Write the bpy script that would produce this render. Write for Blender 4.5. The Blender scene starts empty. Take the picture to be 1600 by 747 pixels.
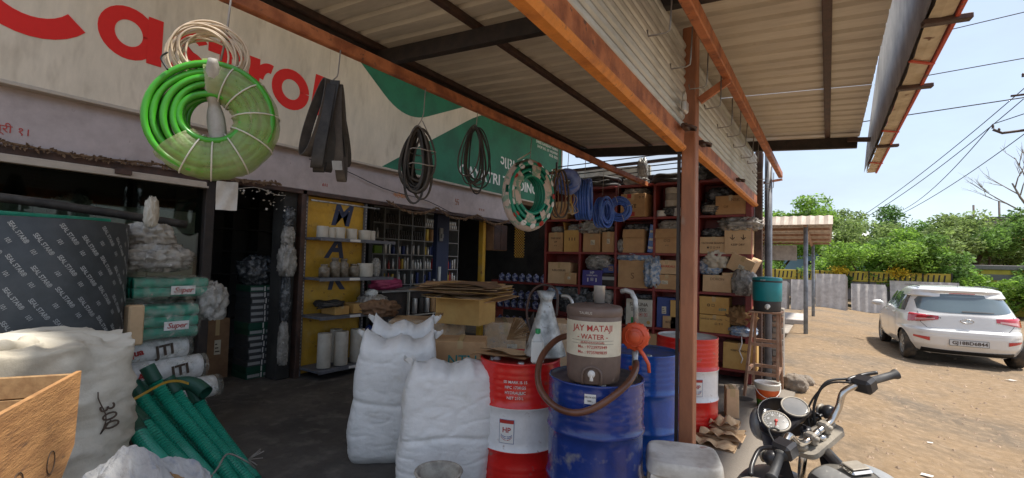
import bpy, math, random
import numpy as np
from mathutils import Vector, Matrix, noise
sc = bpy.context.scene
col = sc.collection
R = math.radians
random.seed(7)

# ---------------------------------------------------------------- camera
YAW, PITCH, ROLL, FPX, CAM_H = -0.584239, 0.045764, 0.02708, 747.4, 1.57
_f = Vector((math.cos(PITCH)*math.sin(YAW), math.cos(PITCH)*math.cos(YAW), math.sin(PITCH)))
_r = Vector((math.cos(YAW), -math.sin(YAW), 0)); _u = _r.cross(_f)
_r2 = _r*math.cos(ROLL)+_u*math.sin(ROLL); _u2 = -_r*math.sin(ROLL)+_u*math.cos(ROLL)
cam = bpy.data.cameras.new('camera'); co = bpy.data.objects.new('camera', cam); col.objects.link(co)
cam.sensor_width = 36; cam.lens = 36*FPX/1600; cam.clip_start = .02; cam.clip_end = 2000
m = Matrix.Identity(4)
for i in range(3):
    m[i][0] = _r2[i]; m[i][1] = _u2[i]; m[i][2] = -_f[i]
m[2][3] = CAM_H
co.matrix_world = m
sc.camera = co

# ---------------------------------------------------------------- sky and sun
SUN = Vector((.42, .20, 1.0)).normalized()
w = bpy.data.worlds.new('World'); sc.world = w; w.use_nodes = True
nt = w.node_tree; N = nt.nodes; L = nt.links; N.clear()
out = N.new('ShaderNodeOutputWorld'); bg = N.new('ShaderNodeBackground'); sky = N.new('ShaderNodeTexSky')
sky.sky_type = 'NISHITA'; sky.sun_disc = False
sky.sun_elevation = math.asin(SUN.z); sky.sun_rotation = math.atan2(SUN.x, SUN.y)
sky.air_density = 1.0; sky.dust_density = 1.6; sky.ozone_density = 1.5
tc = N.new('ShaderNodeTexCoord'); mp = N.new('ShaderNodeMapping'); mp.inputs['Scale'].default_value = (1, 1, 2.6)
nz = N.new('ShaderNodeTexNoise'); nz.inputs['Scale'].default_value = 1.9; nz.inputs['Detail'].default_value = 7; nz.inputs['Roughness'].default_value = .55
rp = N.new('ShaderNodeValToRGB'); rp.color_ramp.elements[0].position = .40; rp.color_ramp.elements[1].position = .72
rp.color_ramp.elements[0].color = (.62, .62, .62, 1); rp.color_ramp.elements[1].color = (.93, .93, .93, 1)
mx = N.new('ShaderNodeMixRGB'); mx.inputs[2].default_value = (1.68, 1.86, 2.14, 1)
L.new(tc.outputs['Generated'], mp.inputs[0]); L.new(mp.outputs[0], nz.inputs[0]); L.new(nz.outputs[0], rp.inputs[0])
L.new(rp.outputs[0], mx.inputs[0]); L.new(sky.outputs[0], mx.inputs[1]); L.new(mx.outputs[0], bg.inputs[0])
bg.inputs[1].default_value = .11
L.new(bg.outputs[0], out.inputs[0])
sl = bpy.data.lights.new('sun', 'SUN'); sl.energy = 2.0; sl.angle = R(4.0); sl.color = (1, .95, .87)
so = bpy.data.objects.new('sun', sl); col.objects.link(so)
so.rotation_euler = SUN.to_track_quat('Z', 'Y').to_euler()
sc.view_settings.view_transform = 'Standard'; sc.view_settings.look = 'None'
sc.view_settings.exposure = 1.74; sc.view_settings.gamma = 1; sc.view_settings.use_curve_mapping = False
sc.cycles.max_bounces = 8; sc.cycles.diffuse_bounces = 5; sc.cycles.transparent_max_bounces = 16

# ---------------------------------------------------------------- materials
def mat(name, c, r=.6, me=0, c2=None, ns=6, lo=.42, hi=.62, b=0, bs=40, st=(1, 1, 1), c3=None, ns3=30, lo3=.6, hi3=.7, v=.12, alpha=1, trans=0, bands=None, em=None, island=0, coat=0):
    """paint c, patches of c2 (noise ns), specks of c3, fine bump b at scale bs; bands=[(z, colour)...] along object z"""
    M = bpy.data.materials.new(name); M.use_nodes = True; nt = M.node_tree; N = nt.nodes; L = nt.links
    p = N['Principled BSDF']; p.inputs['Roughness'].default_value = r; p.inputs['Metallic'].default_value = me
    if coat: p.inputs['Coat Weight'].default_value = coat; p.inputs['Coat Roughness'].default_value = .1
    tc = N.new('ShaderNodeTexCoord'); mp = N.new('ShaderNodeMapping'); mp.inputs['Scale'].default_value = st
    L.new(tc.outputs['Object'], mp.inputs[0]); cur = None
    def noi(s, d=5, ro=.6):
        n = N.new('ShaderNodeTexNoise'); n.inputs['Scale'].default_value = s; n.inputs['Detail'].default_value = d; n.inputs['Roughness'].default_value = ro
        L.new(mp.outputs[0], n.inputs[0]); return n
    def ramp(src, a, z):
        q = N.new('ShaderNodeMapRange'); q.inputs[1].default_value = a; q.inputs[2].default_value = z; L.new(src, q.inputs[0]); return q.outputs[0]
    def mix(f, A, B, mode='MIX'):
        q = N.new('ShaderNodeMix'); q.data_type = 'RGBA'; q.blend_type = mode
        if hasattr(f, 'links'): L.new(f, q.inputs[0])
        else: q.inputs[0].default_value = f
        for i, X in ((6, A), (7, B)):
            if hasattr(X, 'links'): L.new(X, q.inputs[i])
            else: q.inputs[i].default_value = (*X, 1)
        return q.outputs[2]
    cur = c
    if bands:
        sp = N.new('ShaderNodeSeparateXYZ'); L.new(tc.outputs['Object'], sp.inputs[0])
        for z, cc in bands:
            g = N.new('ShaderNodeMath'); g.operation = 'GREATER_THAN'; g.inputs[1].default_value = z; L.new(sp.outputs[2], g.inputs[0])
            cur = mix(g.outputs[0], cur, cc)
    if c2: cur = mix(ramp(noi(ns).outputs[0], lo, hi), cur, c2)
    if c3: cur = mix(ramp(noi(ns3, 3).outputs[0], lo3, hi3), cur, c3)
    if v:
        k = ramp(noi(max(ns*2.3, 9), 6, .7).outputs[0], .25, .75)
        g = N.new('ShaderNodeMapRange'); L.new(k, g.inputs[0]); g.inputs[3].default_value = 1-v; g.inputs[4].default_value = 1+v*.6
        cur = mix(1.0, cur, g.outputs[0], 'MULTIPLY')
    if island:
        gi = N.new('ShaderNodeNewGeometry'); g = N.new('ShaderNodeMapRange'); L.new(gi.outputs['Random Per Island'], g.inputs[0])
        g.inputs[3].default_value = 1-island; g.inputs[4].default_value = 1+island; cur = mix(1.0, cur, g.outputs[0], 'MULTIPLY')
    if hasattr(cur, 'links'): L.new(cur, p.inputs['Base Color'])
    else: p.inputs['Base Color'].default_value = (*cur, 1)
    if b:
        bu = N.new('ShaderNodeBump'); bu.inputs['Strength'].default_value = b; bu.inputs['Distance'].default_value = .01
        L.new(noi(bs, 6, .65).outputs[0], bu.inputs['Height']); L.new(bu.outputs[0], p.inputs['Normal'])
    if alpha < 1: p.inputs['Alpha'].default_value = alpha
    if trans: p.inputs['Transmission Weight'].default_value = trans
    if em: p.inputs['Emission Color'].default_value = (*em[0], 1); p.inputs['Emission Strength'].default_value = em[1]
    return M
K = {}
def mk(n, *a, **k): K[n] = mat(n, *a, **k)
mk('dirt', (.235, .158, .086), .95, c2=(.155, .118, .08), ns=.7, lo=.45, hi=.66, c3=(.30, .212, .13), ns3=11, lo3=.46, hi3=.76, b=1.0, bs=45, v=.30)
mk('concrete', (.105, .095, .085), .85, c2=(.06, .055, .05), ns=1.6, b=.5, bs=50, c3=(.15, .135, .12), ns3=5, lo3=.52, hi3=.7, v=.25)
mk('darkfloor', (.085, .075, .068), .8, c2=(.05, .045, .04), ns=2, b=.3, bs=30, v=.3)
mk('apron', (.40, .36, .31), .9, c2=(.28, .25, .22), ns=2.2, b=.5, bs=60, c3=(.46, .36, .26), ns3=3, lo3=.55, hi3=.7, v=.2)
mk('plaster', (.49, .43, .43), .85, c2=(.42, .365, .36), ns=2.5, b=.25, bs=30, c3=(.12, .09, .07), ns3=9, lo3=.72, hi3=.8, v=.12)
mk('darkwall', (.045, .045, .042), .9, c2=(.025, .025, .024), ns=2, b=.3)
mk('stonewall', (.50, .50, .45), .8, c2=(.36, .36, .33), ns=5)
mk('brick', (.30, .16, .10), .9, c2=(.36, .27, .20), ns=12, b=.8, bs=60)
mk('mortar', (.30, .26, .22), .95, b=.7, bs=60)
mk('rust', (.49, .175, .07), .55, c2=(.27, .085, .035), ns=7, c3=(.13, .06, .04), ns3=25, lo3=.62, hi3=.72, b=.3, bs=70, v=.2)
mk('rustbright', (.70, .26, .05), .5, c2=(.50, .17, .04), ns=8, lo=.5, hi=.7, c3=(.2, .09, .05), ns3=26, lo3=.62, hi3=.75, b=.3, bs=70, v=.2)
mk('brownsteel', (.085, .045, .033), .6, c2=(.05, .03, .025), ns=8, b=.3, bs=60, v=.3)
mk('blacksteel', (.022, .018, .017), .6, c2=(.04, .028, .024), ns=10, b=.3, bs=60)
mk('pillarrust', (.43, .175, .085), .55, c2=(.28, .115, .06), ns=5, st=(1, 1, .25), c3=(.33, .27, .22), ns3=5, lo3=.62, hi3=.66, b=.3, bs=60, v=.2)
mk('roofsheet', (.66, .61, .52), .5, c2=(.56, .51, .43), ns=1.6, st=(.5, 3, 1), c3=(.20, .13, .08), ns3=9, lo3=.70, hi3=.82, v=.15)
mk('shutter', (.55, .56, .54), .38, me=.35, c2=(.36, .36, .33), ns=3, st=(.6, .6, 3), c3=(.32, .20, .12), ns3=11, lo3=.68, hi3=.8, v=.12)
mk('signcream', (.68, .60, .48), .65, c2=(.60, .53, .42), ns=1.5, v=.12, st=(1, 1.6, .5), c3=(.44, .37, .28), ns3=3.2, lo3=.58, hi3=.80)
mk('signred', (.68, .015, .010), .75, v=.06)
mk('signgreen', (.008, .16, .08), .6, c2=(.007, .11, .057), ns=2, v=.06)
mk('white', (.72, .71, .68), .5, v=.05)
mk('creamtrim', (.46, .40, .33), .5, v=.15)
mk('yellowboard', (.62, .36, .035), .5, c2=(.55, .36, .10), ns=4, lo=.5, hi=.7, c3=(.25, .10, .03), ns3=12, lo3=.64, hi3=.72, v=.2)
mk('navy', (.035, .05, .11), .5)
mk('redpaint', (.42, .03, .02), .5)
mk('maroon', (.25, .035, .03), .45, c2=(.18, .03, .026), ns=6, b=.1, v=.2, c3=(.24, .10, .08), ns3=14, lo3=.68, hi3=.78)
mk('carton', (.52, .32, .16), .85, c2=(.45, .265, .13), ns=5, b=.15, bs=40, v=.12)
mk('cartonlight', (.62, .43, .25), .85, c2=(.55, .37, .21), ns=5, b=.15, bs=40, v=.12)
mk('cartonyellow', (.58, .36, .12), .85, c2=(.50, .29, .09), ns=4, v=.12)
mk('cartondark', (.26, .15, .08), .85, c2=(.20, .11, .06), ns=4, v=.15)
mk('kraftinside', (.33, .20, .11), .9)
mk('tape', (.52, .38, .20), .25, v=.05)
mk('ink', (.07, .045, .03), .7); mk('inkred', (.45, .05, .04), .6); mk('inkblue', (.05, .08, .25), .6); mk('inkteal', (.02, .20, .20), .6)
mk('bluecarton', (.07, .06, .26), .6); mk('whitecarton', (.60, .58, .50), .7, c2=(.5, .45, .35), ns=5)
mk('blacksheet', (.030, .036, .040), .55, c2=(.05, .056, .06), ns=2.5, v=.3)
mk('greyprint', (.36, .37, .37), .7, v=.3)
mk('wovenwhite', (.80, .80, .79), .55, c2=(.72, .72, .71), ns=3, b=.5, bs=28, v=.08, c3=(.62, .60, .55), ns3=5, lo3=.60, hi3=.78)
mk('wovencream', (.60, .56, .47), .6, c2=(.48, .43, .34), ns=2.4, b=.5, bs=14, c3=(.36, .28, .18), ns3=6, lo3=.68, hi3=.8, v=.15)
mk('bagclear', (.50, .48, .44), .16, alpha=.80, c2=(.24, .23, .21), ns=9, lo=.42, hi=.62, c3=(.66, .65, .62), ns3=20, lo3=.58, hi3=.72, b=.9, bs=30, v=.2)
mk('baggrey', (.40, .38, .34), .6, c2=(.28, .26, .23), ns=8, b=.5, bs=24)
mk('bagdark', (.05, .055, .06), .25, c2=(.16, .17, .18), ns=16, lo=.5, hi=.6, b=.6, bs=30)
mk('bagblue', (.20, .30, .46), .3, c2=(.50, .53, .56), ns=18, lo=.45, hi=.55, c3=(.06, .08, .12), ns3=30, lo3=.6, hi3=.68, b=.5, bs=30)
mk('cloth', (.40, .40, .40), .9, c2=(.22, .25, .31), ns=9, lo=.50, hi=.72, st=(1, 3, 1), c3=(.26, .24, .21), ns3=8, lo3=.62, hi3=.75, b=.5, bs=60)
mk('burlap', (.34, .20, .09), .95, c2=(.26, .15, .07), ns=6, b=.8, bs=140)
mk('rubber', (.022, .020, .019), .65, c2=(.05, .045, .04), ns=9, b=.2, v=.3)
mk('rubberdust', (.055, .045, .038), .7, c2=(.09, .075, .06), ns=12, v=.3)
mk('greenhose', (.055, .34, .02), .28, c2=(.035, .24, .012), ns=4, v=.15)
mk('wrapfilm', (.40, .42, .24), .3, c2=(.30, .38, .16), ns=6, b=.6, bs=30, st=(1, 1, 5), alpha=.62)
mk('tanwire', (.58, .46, .33), .5, v=.2)
mk('tealhose', (.012, .26, .17), .32, c2=(.02, .30, .20), ns=8, v=.15)
mk('darkteal', (.012, .075, .048), .5, v=.2)
mk('pinkwrap', (.60, .50, .44), .45, c2=(.22, .36, .28), ns=12, lo=.5, hi=.56, b=.4, bs=40)
mk('bluehose', (.05, .13, .52), .3, c2=(.09, .20, .60), ns=9, v=.15)
mk('bluewrap', (.14, .20, .50), .3, c2=(.22, .30, .60), ns=12, b=.5, bs=30)
mk('dustwire', (.30, .27, .24), .7); mk('wire', (.25, .24, .22), .4, me=.7); mk('blackwire', (.01, .01, .01), .6)
mk('steel', (.62, .61, .58), .35, me=.55, c2=(.5, .49, .46), ns=8); mk('galv', (.52, .53, .52), .45, me=.45, c2=(.28, .29, .28), ns=14, c3=(.18, .15, .12), ns3=18, lo3=.62, hi3=.7, b=.2)
mk('greysteel', (.16, .17, .20), .5, c2=(.11, .12, .14), ns=8, v=.2)
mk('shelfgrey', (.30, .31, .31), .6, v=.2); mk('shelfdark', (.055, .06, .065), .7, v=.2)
mk('ivory', (.60, .57, .50), .45, c2=(.50, .47, .40), ns=5, v=.1)
mk('jar', (.30, .26, .20), .2, c2=(.12, .09, .06), ns=10, v=.3)
mk('drumblue', (.010, .035, .20), .24, c2=(.02, .05, .25), ns=3, c3=(.17, .17, .20), ns3=9, lo3=.58, hi3=.74, b=.6, bs=7, v=.25, coat=.4)
mk('drumbright', (.006, .085, .42), .26, c2=(.005, .07, .35), ns=3, c3=(.15, .17, .22), ns3=10, lo3=.66, hi3=.78, b=.5, bs=7, v=.15, coat=.4)
DR, DW = (.66, .018, .014), (.74, .74, .74)
mk('drumred', DR, .3, bands=[(.30, DW), (.585, DR)], c3=(.26, .15, .12), ns3=14, lo3=.63, hi3=.76, b=.45, bs=7, v=.12, coat=.3)
mk('drumtop', (.50, .50, .48), .5, c2=(.36, .34, .31), ns=5, v=.2)
mk('drumtopblue', (.01, .06, .27), .35, c2=(.04, .06, .12), ns=6, v=.2)
mk('drumtopdark', (.05, .055, .075), .4, c2=(.12, .11, .11), ns=6, v=.2)
mk('jugbrown', (.17, .12, .098), .5, c2=(.13, .09, .072), ns=5, c3=(.24, .18, .14), ns3=8, lo3=.66, hi3=.76, b=.1, v=.15)
mk('labelcream', (.64, .59, .46), .6, c2=(.55, .50, .38), ns=6, v=.05); mk('letterred', (.40, .03, .025), .6)
mk('pumporange', (.72, .10, .035), .35, c2=(.60, .09, .03), ns=12, v=.1)
mk('brownhose', (.115, .045, .025), .3, c2=(.17, .07, .04), ns=5, v=.2)
mk('jugteal', (.008, .24, .27), .4, c2=(.008, .20, .23), ns=5, v=.08); mk('jugblack', (.035, .035, .038), .5)
mk('woodply', (.42, .215, .08), .8, c2=(.31, .15, .055), ns=5, st=(1, 1, 5), c3=(.17, .085, .04), ns3=9, lo3=.60, hi3=.74, b=.5, bs=30, v=.25)
mk('woodraw', (.33, .20, .09), .8, c2=(.25, .14, .06), ns=4, st=(.6, 8, 8), v=.2)
mk('ladderwood', (.30, .155, .09), .65, c2=(.38, .24, .16), ns=9, v=.2)
mk('stoolwhite', (.76, .72, .64), .5, c2=(.50, .45, .38), ns=6, c3=(.40, .12, .07), ns3=7, lo3=.66, hi3=.74, v=.12)
mk('bucketwhite', (.66, .64, .58), .45, bands=[(.10, (.75, .12, .02)), (.20, (.66, .64, .58))], v=.12)
mk('bucketgreen', (.10, .36, .03), .45, bands=[(.085, (.72, .13, .03)), (.20, (.68, .66, .60))], v=.12)
mk('pot', (.48, .45, .38), .8, c2=(.30, .27, .23), ns=9, b=.4, v=.25)
mk('bottlewhite', (.70, .72, .70), .3, v=.05); mk('capgreen', (.01, .28, .08), .35); mk('labelred', (.55, .03, .02), .4); mk('labelgreen', (.03, .25, .05), .4)
mk('bluecan', (.02, .05, .22), .35, v=.15); mk('redcan', (.40, .03, .025), .35, v=.1); mk('goldcan', (.50, .36, .06), .35, me=.4); mk('greencan', (.16, .30, .02), .4); mk('silvercan', (.45, .45, .44), .3, me=.6); mk('darkcan', (.04, .038, .035), .4); mk('pinkbag', (.45, .06, .16), .4, b=.5, bs=30)
mk('bluepack', (.035, .055, .17), .3, c2=(.36, .40, .52), ns=22, lo=.52, hi=.56, v=.3)
mk('carwhite', (.74, .73, .70), .25, v=.03, coat=.8); mk('cardark', (.02, .02, .022), .4); mk('carred', (.50, .02, .03), .15, coat=1); mk('carlamp', (.65, .35, .33), .15, coat=1)
mk('carglass', (.09, .125, .14), .04, coat=1, v=0); mk('plate', (.62, .62, .60), .4); mk('tyre', (.03, .028, .026), .85, c2=(.12, .09, .06), ns=5, v=.3); mk('alloy', (.42, .41, .39), .4, me=.6)
mk('chrome', (.60, .58, .55), .22, me=1, c2=(.38, .30, .22), ns=10, lo=.5, hi=.7); mk('castbeige', (.36, .32, .26), .6, me=.3, c2=(.27, .24, .20), ns=10, b=.2)
mk('bikeblack', (.022, .021, .024), .35, c2=(.10, .085, .07), ns=6, lo=.55, hi=.8, v=.2); mk('griprubber', (.03, .03, .032), .6, c2=(.07, .065, .06), ns=8); mk('dialface', (.13, .12, .11), .3, c2=(.2, .19, .17), ns=8); mk('dialglass', (.20, .20, .20), .12, c2=(.26, .25, .24), ns=6, v=.1)
mk('tankdust', (.10, .095, .085), .45, c2=(.20, .18, .15), ns=4, v=.2); mk('tanksilver', (.38, .38, .37), .4, me=.4, v=.2); mk('seat', (.03, .03, .03), .7, b=.3)
mk('bark', (.10, .07, .05), .95, c2=(.06, .045, .035), ns=10, b=.8); mk('barkpale', (.22, .18, .14), .95)
for n, c in (('leafbright', (.25, .42, .06)), ('leafmid', (.18, .32, .065)), ('leafpale', (.27, .37, .11)), ('leafdark', (.10, .20, .045))):
    mk(n, c, .6, island=.45, c2=tuple(q*.6 for q in c), ns=1.2, lo=.4, hi=.65, v=.1)
    nt = K[n].node_tree; p = nt.nodes['Principled BSDF']; tl_ = nt.nodes.new('ShaderNodeBsdfTranslucent'); ms = nt.nodes.new('ShaderNodeMixShader'); ms.inputs[0].default_value = .5
    nt.links.new(p.inputs['Base Color'].links[0].from_socket, tl_.inputs[0]); nt.links.new(p.outputs[0], ms.inputs[1]); nt.links.new(tl_.outputs[0], ms.inputs[2]); nt.links.new(ms.outputs[0], nt.nodes['Material Output'].inputs[0])
mk('asbestos', (.55, .51, .47), .9, c2=(.44, .40, .37), ns=4, v=.15); mk('yellowwall', (.55, .42, .06), .8, c2=(.45, .33, .05), ns=2, v=.15); mk('wallgrey', (.20, .18, .17), .9, v=.2)
mk('flowers', (.62, .42, .02), .7, island=.4); mk('bluetarp', (.25, .42, .60), .6); mk('orangesheet', (.60, .24, .08), .7); mk('shedsheet', (.46, .37, .29), .6, c2=(.38, .30, .23), ns=3); mk('postblue', (.25, .29, .34), .5, c2=(.17, .19, .22), ns=8); mk('tornboard', (.62, .55, .42), .8, c2=(.48, .40, .28), ns=5, c3=(.16, .08, .05), ns3=9, lo3=.62, hi3=.68, v=.15)
mk('redtrim', (.50, .07, .035), .6, c3=(.2, .1, .07), ns3=14, lo3=.62, hi3=.7); mk('panelback', (.42, .40, .38), .7, c2=(.27, .25, .24), ns=2, v=.25); mk('pylon', (.22, .22, .22), .7)
mk('paper', (.62, .60, .56), .8); mk('rock', (.28, .23, .18), .95, c2=(.20, .17, .14), ns=12, b=.8); mk('pebble', (.36, .26, .18), .95, island=.35); mk('rope', (.20, .13, .08), .95, v=.3)
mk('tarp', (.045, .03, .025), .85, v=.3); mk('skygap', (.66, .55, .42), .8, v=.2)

def glass_mat():
    M = bpy.data.materials.new('tinted_glass'); M.use_nodes = True; nt = M.node_tree; N = nt.nodes; L = nt.links; N.clear()
    o = N.new('ShaderNodeOutputMaterial'); t = N.new('ShaderNodeBsdfTransparent'); t.inputs[0].default_value = (.62, .70, .66, 1)
    g = N.new('ShaderNodeBsdfGlossy'); g.inputs[1].default_value = .03; mx = N.new('ShaderNodeMixShader'); fr = N.new('ShaderNodeFresnel'); fr.inputs[0].default_value = 1.45
    L.new(fr.outputs[0], mx.inputs[0]); L.new(t.outputs[0], mx.inputs[1]); L.new(g.outputs[0], mx.inputs[2]); L.new(mx.outputs[0], o.inputs[0]); return M
K['glass'] = glass_mat()
def film_mat(name, tint, a, rough=.12):
    """thin wrinkled plastic film: mostly see-through, crinkled highlights"""
    M = mat(name, tint, rough, b=1.0, bs=22, c2=tuple(min(1, q*1.6) for q in tint), ns=16, lo=.5, hi=.6); nt = M.node_tree; N = nt.nodes; L = nt.links
    p = N['Principled BSDF']; n = N.new('ShaderNodeTexNoise'); n.inputs['Scale'].default_value = 14; n.inputs['Detail'].default_value = 6
    tc = N.new('ShaderNodeTexCoord'); L.new(tc.outputs['Object'], n.inputs[0])
    q = N.new('ShaderNodeMapRange'); q.inputs[1].default_value = .42; q.inputs[2].default_value = .62; q.inputs[3].default_value = a*.4; q.inputs[4].default_value = min(1, a*1.8)
    L.new(n.outputs[0], q.inputs[0]); L.new(q.outputs[0], p.inputs['Alpha']); return M
K['film'] = film_mat('clear_film', (.55, .54, .48), .2)
K['filmgreen'] = mat('wrap_film', (.34, .44, .14), .3, c2=(.42, .46, .24), ns=3, v=.25, b=.8, bs=40, alpha=.52)

# ---------------------------------------------------------------- mesh helpers
class MB:
    def __init__(s): s.v = []; s.f = []; s.M = None; s.sm = []
    def add(s, vs, fs, smooth=False):
        n = len(s.v)
        if s.M is not None: vs = [s.M @ Vector(p) for p in vs]
        s.v += [tuple(p) for p in vs]; s.f += [tuple(i+n for i in q) for q in fs]; s.sm += [smooth]*len(fs); return s
    def box(s, x0, x1, y0, y1, z0, z1, ch=0):
        if ch <= 0:
            vs = [(x, y, z) for z in (z0, z1) for y in (y0, y1) for x in (x0, x1)]
            return s.add(vs, [(0, 2, 3, 1), (4, 5, 7, 6), (0, 1, 5, 4), (2, 6, 7, 3), (0, 4, 6, 2), (1, 3, 7, 5)])
        c = min(ch, (x1-x0)/2.01, (y1-y0)/2.01, (z1-z0)/2.01); vs = []; idx = {}
        X, Y, Z = (x0, x1), (y0, y1), (z0, z1)
        for i in (0, 1):
            for j in (0, 1):
                for k in (0, 1):
                    p = [X[i], Y[j], Z[k]]; sg = [c if i == 0 else -c, c if j == 0 else -c, c if k == 0 else -c]
                    for a in range(3):
                        q = [p[t]+(sg[t] if t != a else 0) for t in range(3)]; idx[(i, j, k, a)] = len(vs); vs.append(q)
        fs = []
        for a in range(3):
            b_, c_ = (a+1) % 3, (a+2) % 3
            for s_ in (0, 1):
                q = []
                for u, v_ in ((0, 0), (1, 0), (1, 1), (0, 1)):
                    t = [0, 0, 0]; t[a] = s_; t[b_] = u; t[c_] = v_; q.append(idx[(*t, a)])
                fs.append(tuple(q if s_ else q[::-1]))
            for u in (0, 1):
                for v_ in (0, 1):
                    t0 = [0, 0, 0]; t0[b_] = u; t0[c_] = v_; t1 = list(t0); t1[a] = 1
                    q = [idx[(*t0, b_)], idx[(*t1, b_)], idx[(*t1, c_)], idx[(*t0, c_)]]
                    fs.append(tuple(q if (u ^ v_) else q[::-1]))
        for i in (0, 1):
            for j in (0, 1):
                for k in (0, 1):
                    q = [idx[(i, j, k, 0)], idx[(i, j, k, 1)], idx[(i, j, k, 2)]]
                    fs.append(tuple(q if (i+j+k) % 2 else q[::-1]))
        return s.add(vs, fs)
    def bar(s, p0, p1, w_, h, ch=0, up=(0, 0, 1)):
        p0, p1 = Vector(p0), Vector(p1); d = p1-p0; l = d.length; d.normalize(); u = Vector(up)
        if abs(d.dot(u)) > .99: u = Vector((0, 1, 0))
        r = d.cross(u).normalized(); u = r.cross(d); Mx = Matrix((r, d, u)).transposed().to_4x4(); Mx.translation = p0
        o = s.M; s.M = Mx if o is None else o @ Mx; s.box(-w_/2, w_/2, 0, l, -h/2, h/2, ch); s.M = o; return s
    def tube(s, pts, r, seg=8, closed=False, caps=True, smooth=True):
        P = [Vector(p) for p in pts]; n = len(P); rr = r if isinstance(r, (list, tuple)) else [r]*n
        T = []
        for i in range(n):
            a = P[(i-1) % n] if closed or i > 0 else P[i]; b = P[(i+1) % n] if closed or i < n-1 else P[i]; T.append((b-a).normalized())
        u = T[0].orthogonal().normalized(); vs = []; fs = []
        for i in range(n):
            if i: u = (u - T[i]*u.dot(T[i])); u = u.normalized() if u.length > 1e-6 else T[i].orthogonal().normalized()
            b = T[i].cross(u)
            for k in range(seg):
                a = 2*math.pi*k/seg; vs.append(P[i]+(u*math.cos(a)+b*math.sin(a))*rr[i])
        for i in range(n if closed else n-1):
            j = (i+1) % n
            for k in range(seg): fs.append((i*seg+k, i*seg+(k+1) % seg, j*seg+(k+1) % seg, j*seg+k))
        if caps and not closed: fs += [tuple(range(seg))[::-1], tuple(range((n-1)*seg, n*seg))]
        return s.add(vs, fs, smooth)
    def lathe(s, prof, seg=32, c=(0, 0, 0), smooth=True, ax='z'):
        vs = []; fs = []; n = len(prof)
        for k in range(seg):
            a = 2*math.pi*k/seg
            for r, z in prof:
                q = (r*math.cos(a), r*math.sin(a), z) if ax == 'z' else ((z, r*math.cos(a), r*math.sin(a)) if ax == 'x' else (r*math.sin(a), z, r*math.cos(a)))
                vs.append((q[0]+c[0], q[1]+c[1], q[2]+c[2]))
        for k in range(seg):
            j = (k+1) % seg
            for i in range(n-1):
                q = [k*n+i, j*n+i, j*n+i+1, k*n+i+1]
                if prof[i][0] < 1e-6: q.pop(1)
                elif prof[i+1][0] < 1e-6: q.pop(2)
                fs.append(tuple(q))
        return s.add(vs, fs, smooth)
    def grid(s, fn, nu, nv, smooth=True, keep=None):
        vs = [fn(i/nu, j/nv) for j in range(nv+1) for i in range(nu+1)]
        fs = [(j*(nu+1)+i, j*(nu+1)+i+1, (j+1)*(nu+1)+i+1, (j+1)*(nu+1)+i) for j in range(nv) for i in range(nu) if keep is None or keep((i+.5)/nu, (j+.5)/nv)]
        return s.add(vs, fs, smooth)
    def prism(s, poly, d0, d1, ax='x'):
        n = len(poly); g = {'x': lambda a, b, d: (d, a, b), 'y': lambda a, b, d: (a, d, b), 'z': lambda a, b, d: (a, b, d)}[ax]
        vs = [g(a, b, d0) for a, b in poly]+[g(a, b, d1) for a, b in poly]
        return s.add(vs, [tuple(range(n))[::-1], tuple(range(n, 2*n))]+[(i, (i+1) % n, n+(i+1) % n, n+i) for i in range(n)])
    def build(s, name, mt, parent=None, world=True, root=None):
        v = s.v
        rt = root or parent
        while rt is not None and rt.parent is not None: rt = rt.parent
        if rt is not None and world:
            Mi = rt_m(rt).inverted(); v = [tuple(Mi @ Vector(p)) for p in v]
        me = bpy.data.meshes.new(name); me.from_pydata(v, [], s.f); me.update()
        me.polygons.foreach_set('use_smooth', s.sm)
        if any(s.sm) and not all(s.sm): pass
        me.materials.append(K[mt] if isinstance(mt, str) else mt)
        o = bpy.data.objects.new(name, me); col.objects.link(o); o.parent = parent
        return o
    def solo(s, name, mt, label=None, cat=None, group=None, kind=None):
        a = np.array(s.v); c = np.array([(a[:, 0].min()+a[:, 0].max())/2, (a[:, 1].min()+a[:, 1].max())/2, a[:, 2].min()])
        s.v = [tuple(p) for p in (a-c)]; o = s.build(name, mt); o.location = c; return tag(o, label, cat, group, kind)
def rt_m(o): return Matrix.LocRotScale(o.location, o.rotation_euler, o.scale)
def tag(o, label=None, cat=None, group=None, kind=None):
    for k, v_ in (('label', label), ('category', cat), ('group', group), ('kind', kind)):
        if v_: o[k] = v_
    return o
def thing(name, label, cat, loc=(0, 0, 0), rz=0, group=None):
    o = bpy.data.objects.new(name, None); o.empty_display_size = .1; col.objects.link(o); o.location = loc
    o.rotation_euler = (0, 0, rz) if not isinstance(rz, tuple) else rz
    return tag(o, label, cat, group)
def struct(name, mb, mt): return tag(mb.build(name, mt), kind='structure')
def piece(name, src, parent, loc=(0, 0, 0), rot=(0, 0, 0), scl=(1, 1, 1), label=None, mt=None):
    """a part that shares the mesh of src"""
    me = src.data
    if mt: me = src.data.copy(); me.materials.clear(); me.materials.append(K[mt])
    o = bpy.data.objects.new(name, me); col.objects.link(o); o.parent = parent; o.location = loc; o.rotation_euler = rot; o.scale = scl
    if label: o['label'] = label
    return o
def dup(root, loc, rz=None, label=None):
    r = root.copy(); col.objects.link(r); r.location = loc
    if rz is not None: r.rotation_euler = (0, 0, rz) if not isinstance(rz, tuple) else rz
    if label: r['label'] = label
    for ch in list(root.children):
        c = ch.copy(); col.objects.link(c); c.parent = r
        for g in list(ch.children):
            d = g.copy(); col.objects.link(d); d.parent = c
    return r
_tc = {}
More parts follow.
